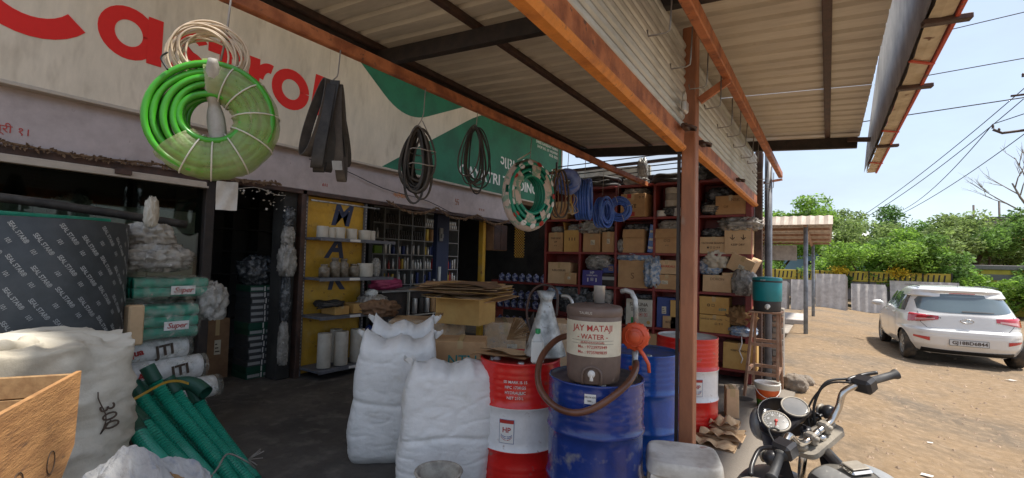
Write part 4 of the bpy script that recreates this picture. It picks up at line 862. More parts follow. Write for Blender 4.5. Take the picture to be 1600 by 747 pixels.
mb = MB(); mb.box(-.042, .042, -.026, .026, 0, .15, .012); mb.add([(-.04, -.024, .148), (.04, -.024, .148), (.04, .024, .148), (-.04, .024, .148), (-.016, -.014, .195), (.016, -.014, .195), (.016, .014, .195), (-.016, .014, .195)], [(0, 1, 5, 4), (1, 2, 6, 5), (2, 3, 7, 6), (3, 0, 4, 7), (4, 5, 6, 7)], True); mb.build('body', 'bottlewhite', bt, False)
mb = MB(); mb.lathe([(.017, .193), (.0175, .222), (.015, .226), (0, .226)], 16); mb.build('cap', 'capgreen', bt, False)
mb = MB(); mb.box(-.036, .036, -.0275, -.0262, .085, .125); mb.build('label', 'labelred', bt, False); mb = MB(); mb.box(-.036, .036, -.0275, -.0262, .02, .083); mb.build('label', 'labelgreen', bt, False); mb = MB(); mb.box(-.022, .012, -.0285, -.0276, .03, .072); mb.build('label', 'blacksteel', bt, False)
text('HP', 'white', bt, (0, -.0280, .105), (1, 0, 0), (0, 0, 1), .03, bold=.02, world=False)
for i, (x, y, rz, s_, l) in enumerate(((-1.98, 2.90, .3, .34, 'flat torn cardboard piece on the red drum, lower'), (-1.95, 2.93, -.2, .30, 'folded cardboard flap lying on top of the drum'))):
    mb = MB(); mb.M = Matrix.Translation((x, y, .889+.022*i)) @ Matrix.Rotation(rz, 4, 'Z') @ Matrix.Rotation(-.05-.07*i, 4, 'X'); mb.grid(lambda u, v_: ((u-.5)*s_*1.2, (v_-.5)*s_*.8, .014*math.sin(u*3.1)+.012*nz3((u*3, v_*3, i), 1)), 12, 8); mb.grid(lambda u, v_: ((.5-u)*s_*1.2, (v_-.5)*s_*.8, -.004+.014*math.sin((1-u)*3.1)+.012*nz3(((1-u)*3, v_*3, i), 1)), 12, 8)
    mb.solo('cardboard_piece', 'cartonlight' if i else 'carton', l, 'cardboard', 'cardboard pieces on the red drum')
# dark coat on drum B top litter
bag(-1.33, 3.02, .885, .2, .14, .05, 'bagclear', 'crumpled foil scrap on the dark blue drum behind the jug', seed=61)
# plastic stool
st = thing('plastic_stool', 'stained off-white square plastic stool in front of the rusty pillar', 'stool', (-.72, 2.99, -.02), .33); st.scale = (1.14, 1.14, 1.05)
mb = MB()
def stool_top(u, v_):
    a = 2*math.pi*u; k = (abs(math.cos(a))**5+abs(math.sin(a))**5)**(-.2); prof = [(0, .452), (.13, .452), (.158, .456), (.166, .452), (.172, .440), (.176, .40), (.177, .385), (.170, .385)]; i = v_*(len(prof)-1); j = min(len(prof)-2, int(i)); f_ = i-j; r = prof[j][0]*(1-f_)+prof[j+1][0]*f_; z = prof[j][1]*(1-f_)+prof[j+1][1]*f_; return (r*k*math.cos(a)*1.05, r*k*math.sin(a), z)
mb.grid(stool_top, 48, 14); mb.build('seat', 'stoolwhite', st, False)
for sx in (-1, 1):
    for sy in (-1, 1):
        mb = MB(); a, b = (sx*.165, sy*.158), (sx*.195, sy*.188)
        V = []
        for (cx, cy), z in ((a, .386), (b, 0)):
            V += [(cx, cy, z), (cx-sx*.075, cy, z), (cx-sx*.075, cy-sy*.008, z), (cx-sx*.012, cy-sy*.012, z), (cx-sx*.008, cy-sy*.075, z), (cx, cy-sy*.075, z)]
        mb.add(V, [(i, (i+1) % 6, 6+(i+1) % 6, 6+i) for i in range(6)]+[(0, 1, 2, 3, 4, 5), (11, 10, 9, 8, 7, 6)]); mb.build('leg', 'stoolwhite', st, False)
mb = MB(); mb.box(-.11, .11, -.176, -.168, .30, .384, .003); mb.build('apron', 'stoolwhite', st, False)
mb = MB(); mb.box(-.03, -.012, -.185, -.178, .05, .384); mb.build('blue_strip', 'drumbright', st, False)
# pot at the bottom edge
pt = thing('cement_pot', 'weathered pale bucket in front of the white sacks', 'bucket', (-1.87, 2.13, 0))
mb = MB(); mb.lathe([(0, .012), (.098, .012), (.128, .345), (.138, .347), (.140, .352), (.136, .358), (.127, .355), (.120, .345), (.10, .06), (0, .05)], 36); mb.build('shell', 'pot', pt, False)
mb = MB(); mb.tube([(.131*math.cos(a), .131*math.sin(a), .30-.12*abs(math.sin(a))) for a in [math.pi*1.0+math.pi*i/14 for i in range(15)]], .004, 6); mb.build('handle', 'wire', pt, False)
# ================================================================ white stuffed sacks
def sack(x, y, z, w_, d, h, rz, mt, lab, seed, ears=.09, lean=(0, 0), crease=.5, nm='woven_sack', group='white sacks standing in front of the cartons', amp=1):
    t = thing(nm, lab, 'sack', (x, y, z), rz, group)
    def fn(u, v_):
        a = 2*math.pi*u; ca, sa = math.cos(a), math.sin(a)
        k = (abs(ca)**5+abs(sa)**5)**(-.2); cx, cy = ca*k, sa*k
        zz = v_; W = w_/2*(1-.05*math.cos(v_*math.pi*2)**2); D = d/2
        top = max(0, (v_-.88)/.12); bot = max(0, (.10-v_)/.10)
        D *= (1-top**2.2)**.5*.97+.03 if top < 1 else .03
        D *= 1-.25*bot**2; W *= 1-.05*bot**2-.05*top**2
        bulge = 1+.05*math.sin(v_*math.pi)
        if crease: g = math.exp(-((v_-crease-.03*math.sin(a*2+seed))/.02)**2); D *= 1-.07*g; W *= 1-.02*g
        X, Y = cx*W*bulge, cy*D*bulge
        Z = v_*h*.93
        if top > 0: Z += ears*top**2*(abs(cx)**7)+.02*math.sin(cx*7+seed)*top
        dirn = Vector((cx*.5, cy, 0)).normalized(); p = (X, Y, Z)
        n_ = .018*nz3((X*1.1, Y, Z*1.2), 2.0, seed)+.006*nz3((X*1.2, Y*1.2, Z*1.6+.8*X), 5.5, seed+4)
        g1 = 1-abs(nz3((X*1.5+Z*.8, Y*1.2, Z*2.0-X*.9), 3.4, seed+5))*3.0; n_ -= .007*max(0, g1-.62)*2.4
        g2 = 1-abs(nz3((X*2.2, Y*2, Z*3.4+X*1.1), 5.0, seed+9))*3.2; n_ -= .006*max(0, g2-.68)*2.8
        if top > 0: n_ += .014*top*math.sin(cx*21+seed+4*nz3(p, 3))*(1-abs(cy)*.2)
        n_ *= amp
        return (X+dirn.x*n_+lean[0]*v_**1.5, Y+dirn.y*n_+lean[1]*v_**1.5, max(0, Z+n_*.3))
    mb = MB(); mb.grid(fn, 110, 100); mb.add([(0, 0, .003)], []); o = mb.build('bag', mt, t, False)
    for s_ in (-1, 1):
        mb = MB(); c = (s_*w_/2*.93+lean[0], lean[1], h*.93+ears*.3)
        mb.grid(lambda u, v_: (c[0]+s_*(.01+.028*v_)*math.cos(6.283*u)+s_*.02*v_, c[1]+(.02+.03*v_)*math.sin(6.283*u)+.01*math.sin(12*u), c[2]-.035+ears*.95*v_+.012*math.sin(18.8*u)*v_), 18, 5)
        mb.build('tied_ear', mt, t, False)
    return t
a_ = .72
sack(-2.93, 2.72, 0, .60, .42, 1.01, a_, 'wovenwhite', 'tall plump white woven sack at the left front', 1.3, lean=(.07, .0), ears=.06)
sack(-2.25, 2.60, 0, .62, .38, .91, a_+.04, 'wovenwhite', 'shorter white woven sack between the tall sack and the red drum', 4.7, lean=(.05, .03), ears=.05, crease=.42)
sack(-3.17, 3.02, 0, .56, .34, 1.08, a_, 'wovenwhite', 'white woven sack half hidden behind the tall front one', 8.1, lean=(.05, 0), ears=.07)
# ================================================================ cartons on the floor in the middle
ra = .66
big = 'film-wrapped cartons behind the white sacks'
def fcarton(*a, **k): return carton(*a, **k)
c1 = carton(-3.74, 4.02, .455, .80, .55, .445, ra, 'cartonlight', 'large film-wrapped carton under the open carton', group=big)
carton(-3.74, 4.02, 0, .80, .55, .45, ra, 'cartonlight', 'large wrapped carton at the floor behind the white sacks', group=big)
carton(-3.02, 4.46, .455, .44, .5, .455, ra, 'cartonlight', 'wrapped carton beside the large one, left half of the pair', group=big)
carton(-2.62, 4.76, .455, .44, .5, .46, ra, 'cartonlight', 'palest wrapped carton nearest the metal funnel', group=big)
carton(-2.84, 4.60, 0, .88, .5, .45, ra, 'cartonlight', 'long wrapped carton at the floor behind the red drum', group=big)
for i, (x, y, w_, zz) in enumerate(((-3.74, 4.02, .82, .455), (-3.02, 4.46, .46, .455), (-2.62, 4.76, .46, .455))):
    mb = MB(); mb.M = Matrix.Translation((x, y, zz+.002)) @ Matrix.Rotation(ra, 4, 'Z'); d_ = .285 if i == 0 else .262
    mb.grid(lambda u, v_: ((u-.5)*w_, -d_-.006*abs(nz3((u*4, v_*4, i), 3)), v_*.46), 26, 16)
    o = mb.solo('wrap_film', 'film', ('stretch film', 'wrinkled film', 'shiny film')[i]+(' round the large carton under the open carton', ' over the middle wrapped carton of the row', ' over the palest wrapped carton by the funnel')[i], 'plastic film')
carton(-2.74, 3.34, .0, .50, .46, .62, ra-.3, 'cartondark', 'brown carton under the teal-printed one', group='cartons on the floor')
carton(-2.76, 3.40, .625, .44, .36, .24, .60, 'carton', 'carton with teal lettering behind the shorter white sack', open_=0, marks=[('NTN', .1, .30, .12, 'inkteal')], group='cartons on the floor')
mb = MB(); mb.M = Matrix.Translation((-2.76, 3.40, .625)) @ Matrix.Rotation(.60, 4, 'Z'); o = None
oc = carton(-3.22, 4.02, .905, .50, .42, .26, .22, 'cartonyellow', 'open orange-brown carton with its flaps out under flattened cardboard', open_=[('r', 12), ('f', 5), ('b', 15)], marks=[('WM', -.8, .35, .05, 'cartondark')], group='cartons on the floor')
rnd = random.Random(12)
for i in range(24):
    z = 1.175+.006*i; w_ = rnd.uniform(.6, 1.2)*(1-.01*i); d_ = rnd.uniform(.35, .6); x, y = -3.45+rnd.uniform(-.12, .16), 4.3+rnd.uniform(-.1, .1); rz = .35+rnd.uniform(-.35, .35)
    mb = MB(); bx, tx, ty = rnd.uniform(-.05, .02), rnd.uniform(-.06, .04), rnd.uniform(-.02, .09); n_ = 8
    def top(u, v_, dz=0): X = (u-.5)*w_; Y = (v_-.5)*d_; return (X, Y, dz+bx*(abs(2*u-1)**2)+tx*(u-.5)*.5+ty*(v_-.5)*.4+.006*nz3((X*4, Y*4, i), 1))
    mb.grid(lambda u, v_: top(u, v_, .004), n_, 3, False); mb.grid(lambda u, v_: top(1-u, v_, 0), n_, 3, False)
    mb.M = None; A = MB(); A.M = Matrix.Translation((x, y, z)) @ Matrix.Rotation(rz, 4, 'Z'); A.add(mb.v, mb.f)
    # side edges
    A.add([top(0, 0), top(1, 0), top(1, 0, .004), top(0, 0, .004)], [(0, 1, 2, 3)]); A.add([top(1, 0), top(1, 1), top(1, 1, .004), top(1, 0, .004)], [(0, 1, 2, 3)])
    A.solo('flat_cardboard', ('cartonlight', 'carton', 'cartonyellow', 'cartondark', 'cartonlight')[i % 5], ('topmost' if i == 23 else 'lowest' if i == 0 else ORD[min(i, 23-i, 11)]+(' from the bottom' if i < 12 else ' from the top'))+' flattened cardboard of the heap on the open carton', 'cardboard', 'flattened cardboard heaped on the open carton')
bag(-4.25, 3.75, .905, .34, .3, .16, 'cartondark', 'crumpled brown paper left of the open carton', nm='crumpled_paper', cat='paper', seed=66, amp=.45)
mb = MB(); rnd = random.Random(4)
for i in range(60):
    a = rnd.uniform(-.5, .5); b = rnd.uniform(-.3, .3); mb.bar((-2.62, 4.42, 1.03), (-2.62+.14*a, 4.42-.10+.1*b, .86-.1*rnd.random()), .004, .004)
mb.solo('straw_brush', 'rubberdust', 'dark bristle brush hanging on the wrapped cartons', 'brush')
mb = MB()
for i in range(70):
    a = rnd.uniform(-.6, .6); b = rnd.uniform(-.3, .3); mb.bar((-2.42, 3.62, .86), (-2.40+.26*math.cos(.7+a), 3.60+.10*b, .86+.22*math.sin(.7+a)), .0035, .0035)
mb.solo('broom', 'woodraw', 'splayed straw broom head behind the red drum', 'broom')

# ================================================================ display rack before the yellow board
yb = thing('yellow_board', 'weathered yellow board with large navy letters behind the display rack', 'board', (-5.76, 4.2, 0))
mb = MB(); mb.box(-5.80, -5.765, 3.74, 4.72, .02, 2.36, .004); mb.build('panel', 'yellowboard', yb)
for t, y, z in (('M', 4.30, 2.14), ('A', 4.22, 1.68), ('K', 4.26, 1.24)): text(t, 'navy', yb, (-5.763, y, z), (0, 1, 0), (0, 0, 1), .42, bold=.03, shear=.25, name='letter')
rack = thing('display_rack', 'dark steel display rack with four shelves before the yellow board', 'rack', (-5.5, 4.2, 0))
for y0, y1, z, x1 in ((3.72, 4.98, 1.81, -5.38), (3.72, 4.95, 1.29, -5.36), (3.72, 4.93, .80, -5.32), (3.72, 4.62, .13, -5.30)):
    mb = MB(); mb.box(-5.75, x1, y0, y1, z-.035, z-.004, .004); mb.build('shelf_board', 'greysteel', rack)
    mb = MB(); mb.box(x1-.004+.005, x1+.012, y0, y1, z-.045, z-.002); mb.build('shelf_lip', 'greysteel', rack)
    mb = MB(); mb.box(x1+.0125, x1+.015, y0+.45, y0+.62, z-.040, z-.006); mb.build('price_strip', 'white', rack)
for y in (3.73, 4.70):
    mb = MB(); mb.box(-5.75, -5.71, y-.018, y+.018, 0, 2.36); mb.build('upright', 'greysteel', rack)
    for k in range(48): 
        if k == 0: mb = MB()
        mb.box(-5.709, -5.7075, y-.007, y+.007, .1+.046*k, .122+.046*k)
    o = mb.build('slots', 'silvercan', rack); o['kind'] = 'stuff'
mb = MB(); mb.tube([(-5.6, 3.72, 2.29), (-5.6, 4.85, 2.29)], .012, 8); mb.build('top_bar', 'galv', rack)
Gr = 'white rolls on the display rack'
for i, (y, r, h, q) in enumerate(((3.87, .075, .15, 'leftmost'), (4.0, .06, .14, 'second'), (4.12, .085, .15, 'third, broader'), (4.33, .075, .145, 'fourth'), (4.55, .085, .14, 'fifth'), (4.68, .055, .14, 'rightmost'))):
    roll(-5.55, y, 1.81, r, h, 'ivory', q+' cream roll on the top rack shelf', .3, Gr)
def jar(x, y, z, r, h, mt, lab, g, nm='glass_jar', cat='jar'):
    mb = MB(); mb.lathe([(0, 0), (r, 0), (r, h*.7), (r*.6, h*.82), (r*.6, h*.86), (r*.7, h*.87), (r*.7, h), (0, h)], 16, (x, y, z)); return mb.solo(nm, mt, lab, cat, g)
for y, r, h, q in ((3.90, .07, .17, 'squat dusty'), (4.06, .07, .26, 'tall dusty'), (4.20, .065, .25, 'second tall dusty'), (4.37, .07, .18, 'short dusty')): jar(-5.52, y, 1.29, r, h, 'jar', q+' jar on the second rack shelf', 'jars on the display rack')
roll(-5.52, 4.56, 1.29, .11, .19, 'ivory', 'single white tub at the right of the second rack shelf', .0, Gr)
bag(-5.50, 4.74, 1.29, .1, .12, .25, 'bagclear', 'clear bag at the right end of the second rack shelf', seed=71)
carton(-5.50, 4.08, .80, .22, .30, .11, 1.57, 'cartonyellow', 'left small carton under the black belts on the third rack shelf', group='small cartons on the rack'); carton(-5.50, 4.38, .80, .22, .28, .13, 1.57, 'cartonyellow', 'right small carton on the third rack shelf', group='small cartons on the rack')
tyrecoil(-5.50, 3.98, .905, .17, .018, 6, 'rubber', 'black belt coil on the small cartons of the rack', 'belt_coil', 'belt', .5, None, 9)
mb = MB()
for k in range(9): mb.bar((-5.42, 3.78+.025*k, .90), (-5.40, 3.775+.025*k, .99), .008, .008)
mb.bar((-5.42, 3.75, .90), (-5.42, 4.02, .91), .02, .02); mb.solo('comb_rack', 'rubber', 'row of black hooks beside the belt coil on the rack', 'hooks')
bag(-5.48, 4.68, .80, .34, .4, .22, 'bagclear', 'milky plastic bag at the right of the third rack shelf', seed=72); bag(-5.48, 4.66, 1.0, .14, .16, .1, 'bottlewhite', 'small white bag on top of the milky bag', seed=73)
for y, x, r, q in ((3.88, -5.42, .085, 'left'), (4.12, -5.40, .09, 'middle'), (4.40, -5.42, .095, 'right'), (4.20, -5.62, .08, 'rear')): roll(x, y, .135, r, .44, 'ivory', q+' tall white roll on the bottom rack shelf', .3, Gr)
bag(-5.42, 4.60, .135, .16, .12, .45, 'bluecan', 'dark blue packet beside the tall rolls', nm='blue_packet', cat='packet', seed=74, amp=.15)
# ================================================================ shelf grids inside
def grid_shelf(nm, lab, X, ya, yb_, nc, za, zb, nr, mt, dp=.3):
    t = thing(nm, lab, 'shelf', (X, (ya+yb_)/2, 0)); st_ = (yb_-ya)/nc
    for i in range(nc+1): mb = MB(); mb.box(X-dp, X, ya+st_*i-.012, ya+st_*i+.012, za-.6, zb); mb.build('upright', mt, t)
    for j in range(nr+1):
        z = za+(zb-za)*j/nr
        for i in range(nc): mb = MB(); mb.box(X-dp, X-.003, ya+st_*i+.0125, ya+st_*(i+1)-.0125, z-.011, z+.011); mb.build('shelf_board', mt, t)
    mb = MB(); mb.box(X-dp-.02, X-dp, ya, yb_, za-.6, zb); mb.build('back_panel', mt, t)
    return t
grid_shelf('pigeonhole_shelf', 'grey pigeonhole shelf of cans and bottles deep inside the shop', -7.6, 6.35, 9.1, 7, 1.0, 2.6, 5, 'shelfgrey')
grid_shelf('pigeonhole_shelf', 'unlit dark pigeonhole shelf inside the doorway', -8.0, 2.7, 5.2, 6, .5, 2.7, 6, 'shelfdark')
rnd = random.Random(21); cs = {}
def can(x, y, z, r, h, mt, kind):
    key = (kind, mt)
    if key not in cs:
        mb = MB()
        if kind == 'can': mb.lathe([(0, 0), (1, 0), (1, .93), (.93, 1), (0, 1)], 12)
        elif kind == 'bottle': mb.lathe([(0, 0), (1, 0), (1, .62), (.45, .78), (.38, .85), (.42, .86), (.42, 1), (0, 1)], 12)
        else: mb.box(-1, 1, -1, 1, 0, 1, .05)
        o = mb.build({'can': 'can', 'bottle': 'oil_bottle', 'box': 'small_box'}[kind], mt); cs[key] = o
    else: o = cs[key].copy(); col.objects.link(o)
    o.location = (x, y, z); o.scale = (r, r, h); nmc = {'bluecan': 'dark blue', 'redcan': 'red', 'goldcan': 'gold', 'greencan': 'green', 'silvercan': 'silver', 'darkcan': 'black', 'bottlewhite': 'white', 'carton': 'brown', 'ivory': 'cream', 'goldcan2': 'gold'}.get(mt, mt)
    tag(o, '%s %s, %s of the %s column, %s row%s, pigeonhole shelf' % (nmc, kind, ORD[min(11, max(0, int(((y-6.35) % (2.75/7))/.06)))], ORD[max(0, min(6, int((y-6.35)/(2.75/7))))], ('bottom', 'second', 'third', 'fourth', 'top')[max(0, min(4, int((z-1.0)/.32)))], (' upper layer' if .05 < (z-1.012) % .32 < .3 else '')), {'can': 'can', 'bottle': 'bottle', 'box': 'box'}[kind], 'stock in the grey pigeonhole shelf')
    return o
stp = 2.75/7
for c in range(7):
    for j in range(5):
        z = 1.012+.32*j; y0 = 6.35+stp*c+.03
        if j == 4 or (j == 3 and c in (1, 2, 3)):
            for q in range(2):
                for i in range(5): can(-7.66-.02*q, y0+.035+.068*i, z+.098*q, .03, .095, 'darkcan' if c < 4 else 'silvercan', 'can')
        elif j == 3 and c == 4:
            for i in range(2): can(-7.68, y0+.08+.18*i, z, .075, .27, ('goldcan', 'carton')[i], 'can')
        elif j == 3 and c == 5:
            for i in range(2): can(-7.68, y0+.1+.17*i, z, .08-.02*i, .28, ('ivory', 'silvercan')[i], 'can')
        elif c == 0 and j == 2: can(-7.68, y0+.2, z, .1, .16, 'greencan', 'box')
        elif j == 0 and c in (5,): can(-7.68, y0+.15, z, .12, .14, 'greencan', 'box')
        elif c == 6 and j > 1: pass
        else:
            n_ = rnd.choice((2, 3, 4))
            for i in range(n_): can(-7.66, y0+.06+.32/n_*i, z, rnd.uniform(.025, .04), rnd.uniform(.16, .26), rnd.choice(('bluecan', 'redcan', 'silvercan', 'silvercan', 'bottlewhite', 'goldcan', 'silvercan', 'silvercan')), rnd.choice(('bottle', 'can', 'can')))
ct = thing('shop_counter', 'black counter with a pale top edge inside the shop', 'counter', (-6.5, 6.2, 0))
mb = MB(); mb.box(-6.9, -6.2, 5.5, 7.0, 0, .98, .01); mb.build('body', 'blacksteel', ct); mb = MB(); mb.box(-6.95, -6.15, 5.45, 7.05, .982, 1.01, .004); mb.build('top', 'shelfgrey', ct)
mb = MB(); mb.box(-6.18, -6.13, 6.05, 6.07, .55, .98); mb.box(-6.18, -6.13, 7.03, 7.05, .55, .98); mb.box(-6.18, -6.13, 6.05, 7.05, .55, .57); mb.build('display_frame', 'ivory', ct)
for i in range(6):
    o = can(-6.10, 6.16+.155*i, .60, .05, .26, ('silvercan', 'darkcan', 'silvercan', 'carton', 'silvercan', 'bluecan')[i], 'can'); tag(o, ('silver', 'black', 'second silver', 'brown-labelled', 'third silver', 'blue')[i]+' can in the row at the front of the shop counter', 'can', 'cans at the counter front')
bag(-6.5, 5.75, 1.01, .4, .7, .2, 'pinkbag', 'bright pink plastic bag on the shop counter', seed=81)
mb = MB(); mb.tube([(-6.3, 7.0, 1.01), (-6.3, 7.0, 1.42)], .03, 12); mb.tube([(-6.3, 6.86, 1.01), (-6.3, 6.86, 1.18)], .022, 12); mb.solo('white_bottle', 'bottlewhite', 'slim white tube stack standing on the counter end', 'bottle')
mb = MB(); mb.box(-6.36, -6.33, 7.02, 7.12, 1.92, 2.18, .01); mb.box(-6.33, -6.30, 7.04, 7.10, 1.98, 2.06, .006); mb.solo('switch_box', 'shelfgrey', 'grey switch box on the navy post', 'switch box')
# ---- stack of dark printed flat boxes in the doorway
for i in range(15):
    zc = .078*i; w_ = .37; t = thing('flat_box', '', 'box', (-6.22+random.uniform(-.006, .006), 3.42+random.uniform(-.008, .008), zc), random.uniform(-.03, .03), 'dark printed boxes stacked in the doorway')
    t['label'] = ('bottom' if i == 0 else 'topmost' if i == 14 else ORD[min(i, 14-i)] + (' from the bottom,' if i <= 7 else ' from the top,'))+(' dark teal' if i in (0, 1, 7, 8, 14) else ' black')+' flat box in the doorway stack'
    mb = MB(); mb.box(-.18, .18, -w_/2, w_/2, 0, .076, .003); mb.build('body', 'darkteal' if i in (0, 1, 7, 8, 14) else 'shelfdark', t, False)
    if i not in (1, 8): mb = MB(); mb.box(.1805, .182, -w_/2+.01, -.02, .018, .055); mb.build('print', 'greyprint', t, False); mb = MB(); mb.box(.1805, .182, .03, w_/2-.01, .018, .055); mb.build('print', 'greyprint', t, False)
    mb = MB(); mb.box(.1825, .184, -.008, .008, .006, .070); mb.build('mark', 'white', t, False)
carton(-6.55, 3.02, 0, .3, .35, .75, 1.57, 'cartondark', 'tall dark brown carton beside the printed box stack')
bag(-6.3, 3.45, 1.17, .35, .4, .34, 'bagdark', 'black shiny bag on the printed box stack', seed=84, amp=.4)
for i, (z, sx, sy, sz, mt, l) in enumerate(((1.30, .16, .17, .38, 'bagclear', 'large round clear bag hanging on the door post'), (1.66, .12, .12, .26, 'bagclear', 'small clear bag hanging above the round one on the post'), (1.93, .12, .11, .22, 'bagdark', 'dark bag at the top of the hanging bags'), (.75, .1, .10, .5, 'bagdark', 'long twisted bag hanging below the round one'), (.2, .1, .1, .5, 'bagclear', 'pale twisted bag near the foot of the post'))):
    blob(-5.66, 3.46, z, sx, sy, sz, .4, 3, i+90, 14).solo('hanging_bag', mt, l, 'bag', 'plastic bags hung on the door post')
# ---- the printed black board, with its repeated marks
bd = thing('printed_roll', 'tall black roll standing upright, printed with slanted grey lettering', 'roll', (-4.59, .99, 0))
mb = MB(); mb.lathe([(0, .45), (.462, .45), (.466, .46), (.466, 1.758), (.46, 1.764), (.40, 1.766), (.39, 1.75), (.05, 1.75), (0, 1.75)], 72, (-4.59, .99, 0)); mb.build('sheet', 'blacksheet', bd)
mb = MB(); mb.tube([(-4.59+r_*math.cos(a), .99+r_*math.sin(a), 1.767) for a, r_ in [(k*.2, .44-.0022*k) for k in range(150)]], .003, 4); mb.build('rolled_edge', 'rubberdust', bd)
mb = MB(); mb.box(-4.95, -4.25, .65, 1.35, 0, .449, .01); mb.solo('roll_crate', 'cartondark', 'dark carton under the tall printed roll', 'carton')
c_, s_ = math.cos(R(-56)), math.sin(R(-56)); am = math.atan2(-.99, 4.59)
for c in range(-9, 10):
    for k in range(7):
        zc = 1.80-.205*k+(.07 if c % 2 else 0)+.035*c*.0
        for body, sz, du, dz in (('SEAL STAR\u00ae', .036, 0, 0), ('101', .034, -.043, -.052)):
            if not (.98 < zc+dz < 1.70): continue
            if body not in _tc: pass
            o = text(body, 'greyprint', None, (0, 0, 0), (1, 0, 0), (0, 0, 1), sz, bold=.012, name='printed_mark', ext=.0004, sx=.8)
            for v_ in o.data.vertices:
                x, z = v_.co.x*c_-v_.co.z*s_, v_.co.x*s_+v_.co.z*c_; a = am+(x+du+.118*c)/.4665; rr = .4668-v_.co.y; v_.co = (math.cos(a)*rr, math.sin(a)*rr, z+zc+dz)
            o.parent = bd
# things lying on and behind it
mb = MB(); mb.tube([(-4.62, -.6, 1.80), (-4.62, 1.36, 1.79)], .022, 10); mb.solo('green_pipe', 'tealhose', 'thin green pipe lying along the top of the printed roll', 'pipe')
tyrecoil(-5.2, .55, 1.78, .26, .04, 3, 'rubberdust', 'dusty black coil behind the top of the printed roll', 'hose_coil', 'coil', .8, None, 31)
mb = MB(); mb.tube(smooth_path([(-5.05, .2, 1.95), (-5.0, .8, 1.93), (-4.95, 1.4, 1.88), (-4.9, 2.0, 1.82)]), .035, 10); mb.solo('dark_hose', 'rubber', 'dark hose lying behind the printed roll', 'hose')
sw = thing('slab_wall', 'pale stone slab wall seen through the dark glass', 'wall', (-6.7, 1.2, 0))
for j in range(6):
    for i in range(9):
        if j < 2 : continue
        mb = MB(); y0 = -1.9+.5*i+(.25 if j % 2 else 0); mb.box(-6.75, -6.70, y0, y0+.49, .4+.28*j, .4+.28*j+.272, .004); mb.build('stone', 'stonewall', sw)
bag(-6.3, 1.55, 1.75, .3, .3, .34, 'bagclear', 'pale bundle behind the dark glass', seed=86)
# stack of wrapped hose packs
def pack(y0, y1, x, z, n, r, mt, lab, film='film', rows=1, seed=0, tails=True):
    t = thing('hose_pack', lab, 'hose pack', (x, (y0+y1)/2, z), 0, 'wrapped hose packs stacked beside the printed roll'); rnd = random.Random(seed)
    for j in range(rows):
        for i in range(n):
            zz = z+r+(1.85*r)*j+.004*rnd.random(); xx = x-(n-1)*r+2*r*i*.98
            P = []; rr = []; k = int((y1-y0)/.011)
            for q in range(k+1): P.append((xx+.006*math.sin(q*.07+i), y0+(y1-y0)*q/k, zz+.004*math.sin(q*.1+j))); rr.append(r*(.93 if q % 2 else 1.0))
            mb = MB(); mb.tube(P, rr, 12); mb.build('ribbed_hose', mt, t)
    h = rows*1.9*r; W = n*r*1.0
    mb = MB()
    def fn(u, v_):
        a = 2*math.pi*u; k = (abs(math.cos(a))**3+abs(math.sin(a))**3)**(-1/3); e = 1.12+.10*nz3((u*6, v_*6, seed), 1.3); s_ = 1-(.55*max(0, (v_-.85)/.15)**2)
        return (x+math.cos(a)*k*(W+.012)*e*s_, y0+(y1-y0)*(v_*1.12-.02), z+h/2+math.sin(a)*k*(h/2+.012)*e*s_)
    mb.grid(fn, 40, 30); mb.build('wrap', film, t)
    mb = MB(); mb.M = Matrix.Translation((x+W+.016, y0+(y1-y0)*.62, z+h*.40)); mb.box(0, .002, -.09, .09, -.035, .035); mb.build('paper_label', 'wovenwhite', t)
    text('Super', 'letterred', t, (x+W+.020, y0+(y1-y0)*.62, z+h*.40), (0, 1, 0), (0, 0, 1), .06, bold=.015, shear=.3)
    return t
pack(1.50, 2.04, -4.62, 1.19, 3, .042, 'tealhose', 'upper wrapped pack of teal ribbed hoses', rows=2, seed=1)
pack(1.50, 1.96, -4.60, .86, 3, .048, 'tealhose', 'lower wrapped pack of teal ribbed hoses with a red label', rows=3, seed=2)
for i, (y1, x, z, r, l) in enumerate(((1.92, -4.60, .68, .085, 'upper white wrapped roll below the teal packs'), (2.02, -4.56, .50, .095, 'middle white wrapped roll below the teal packs'), (2.12, -4.5, .32, .09, 'lower white wrapped roll below the teal packs'), (2.02, -4.55, .12, .10, 'bottom white wrapped roll on the floor'))):
    t = thing('wrapped_roll', l, 'roll', (x, 1.6, z), 0, 'white wrapped rolls under the hose packs'); mb = MB(); P = [(x, 1.2+(y1-1.2)*q/24, z+r) for q in range(25)]
    mb.tube(P, [r*(1+.07*nz3((q*.4, i, 0), 1.7)) for q in range(25)], 20); mb.build('roll', 'wovenwhite', t)
    mb = MB(); mb.tube([(x, 1.2+(y1-1.2)*(q/24*1.05), z+r) for q in range(25)], [r*(1.07+.12*nz3((q*.6, i, 3), 1.7)) for q in range(25)], 20); mb.build('wrap', 'film', t)
    for q, (tx, mm, s_) in enumerate((('JTI', 'ink', .12), ('Aqua', 'letterred', .07))): text(tx, mm, t, (x+r*1.0+.008, y1-.18-.22*q, z+r*1.0), (0, 1, .15), (0, 0, 1), s_, bold=.03)
bag(-4.55, 2.10, .98, .16, .20, .30, 'bagclear', 'white and red tied plastic end of the teal packs', seed=88, amp=.35)
blob(-4.62, 1.68, 1.40, .30, .42, .22, .35, 2.2, 4, 18).solo('plastic_bag', 'bagclear', 'rumpled clear plastic bag on top of the upper teal pack', 'bag')
blob(-4.66, 1.64, 1.60, .24, .28, .18, .4, 2.2, 7, 18).solo('plastic_bag', 'baggrey', 'beige wrapped bundle atop the rumpled plastic bag', 'bag')
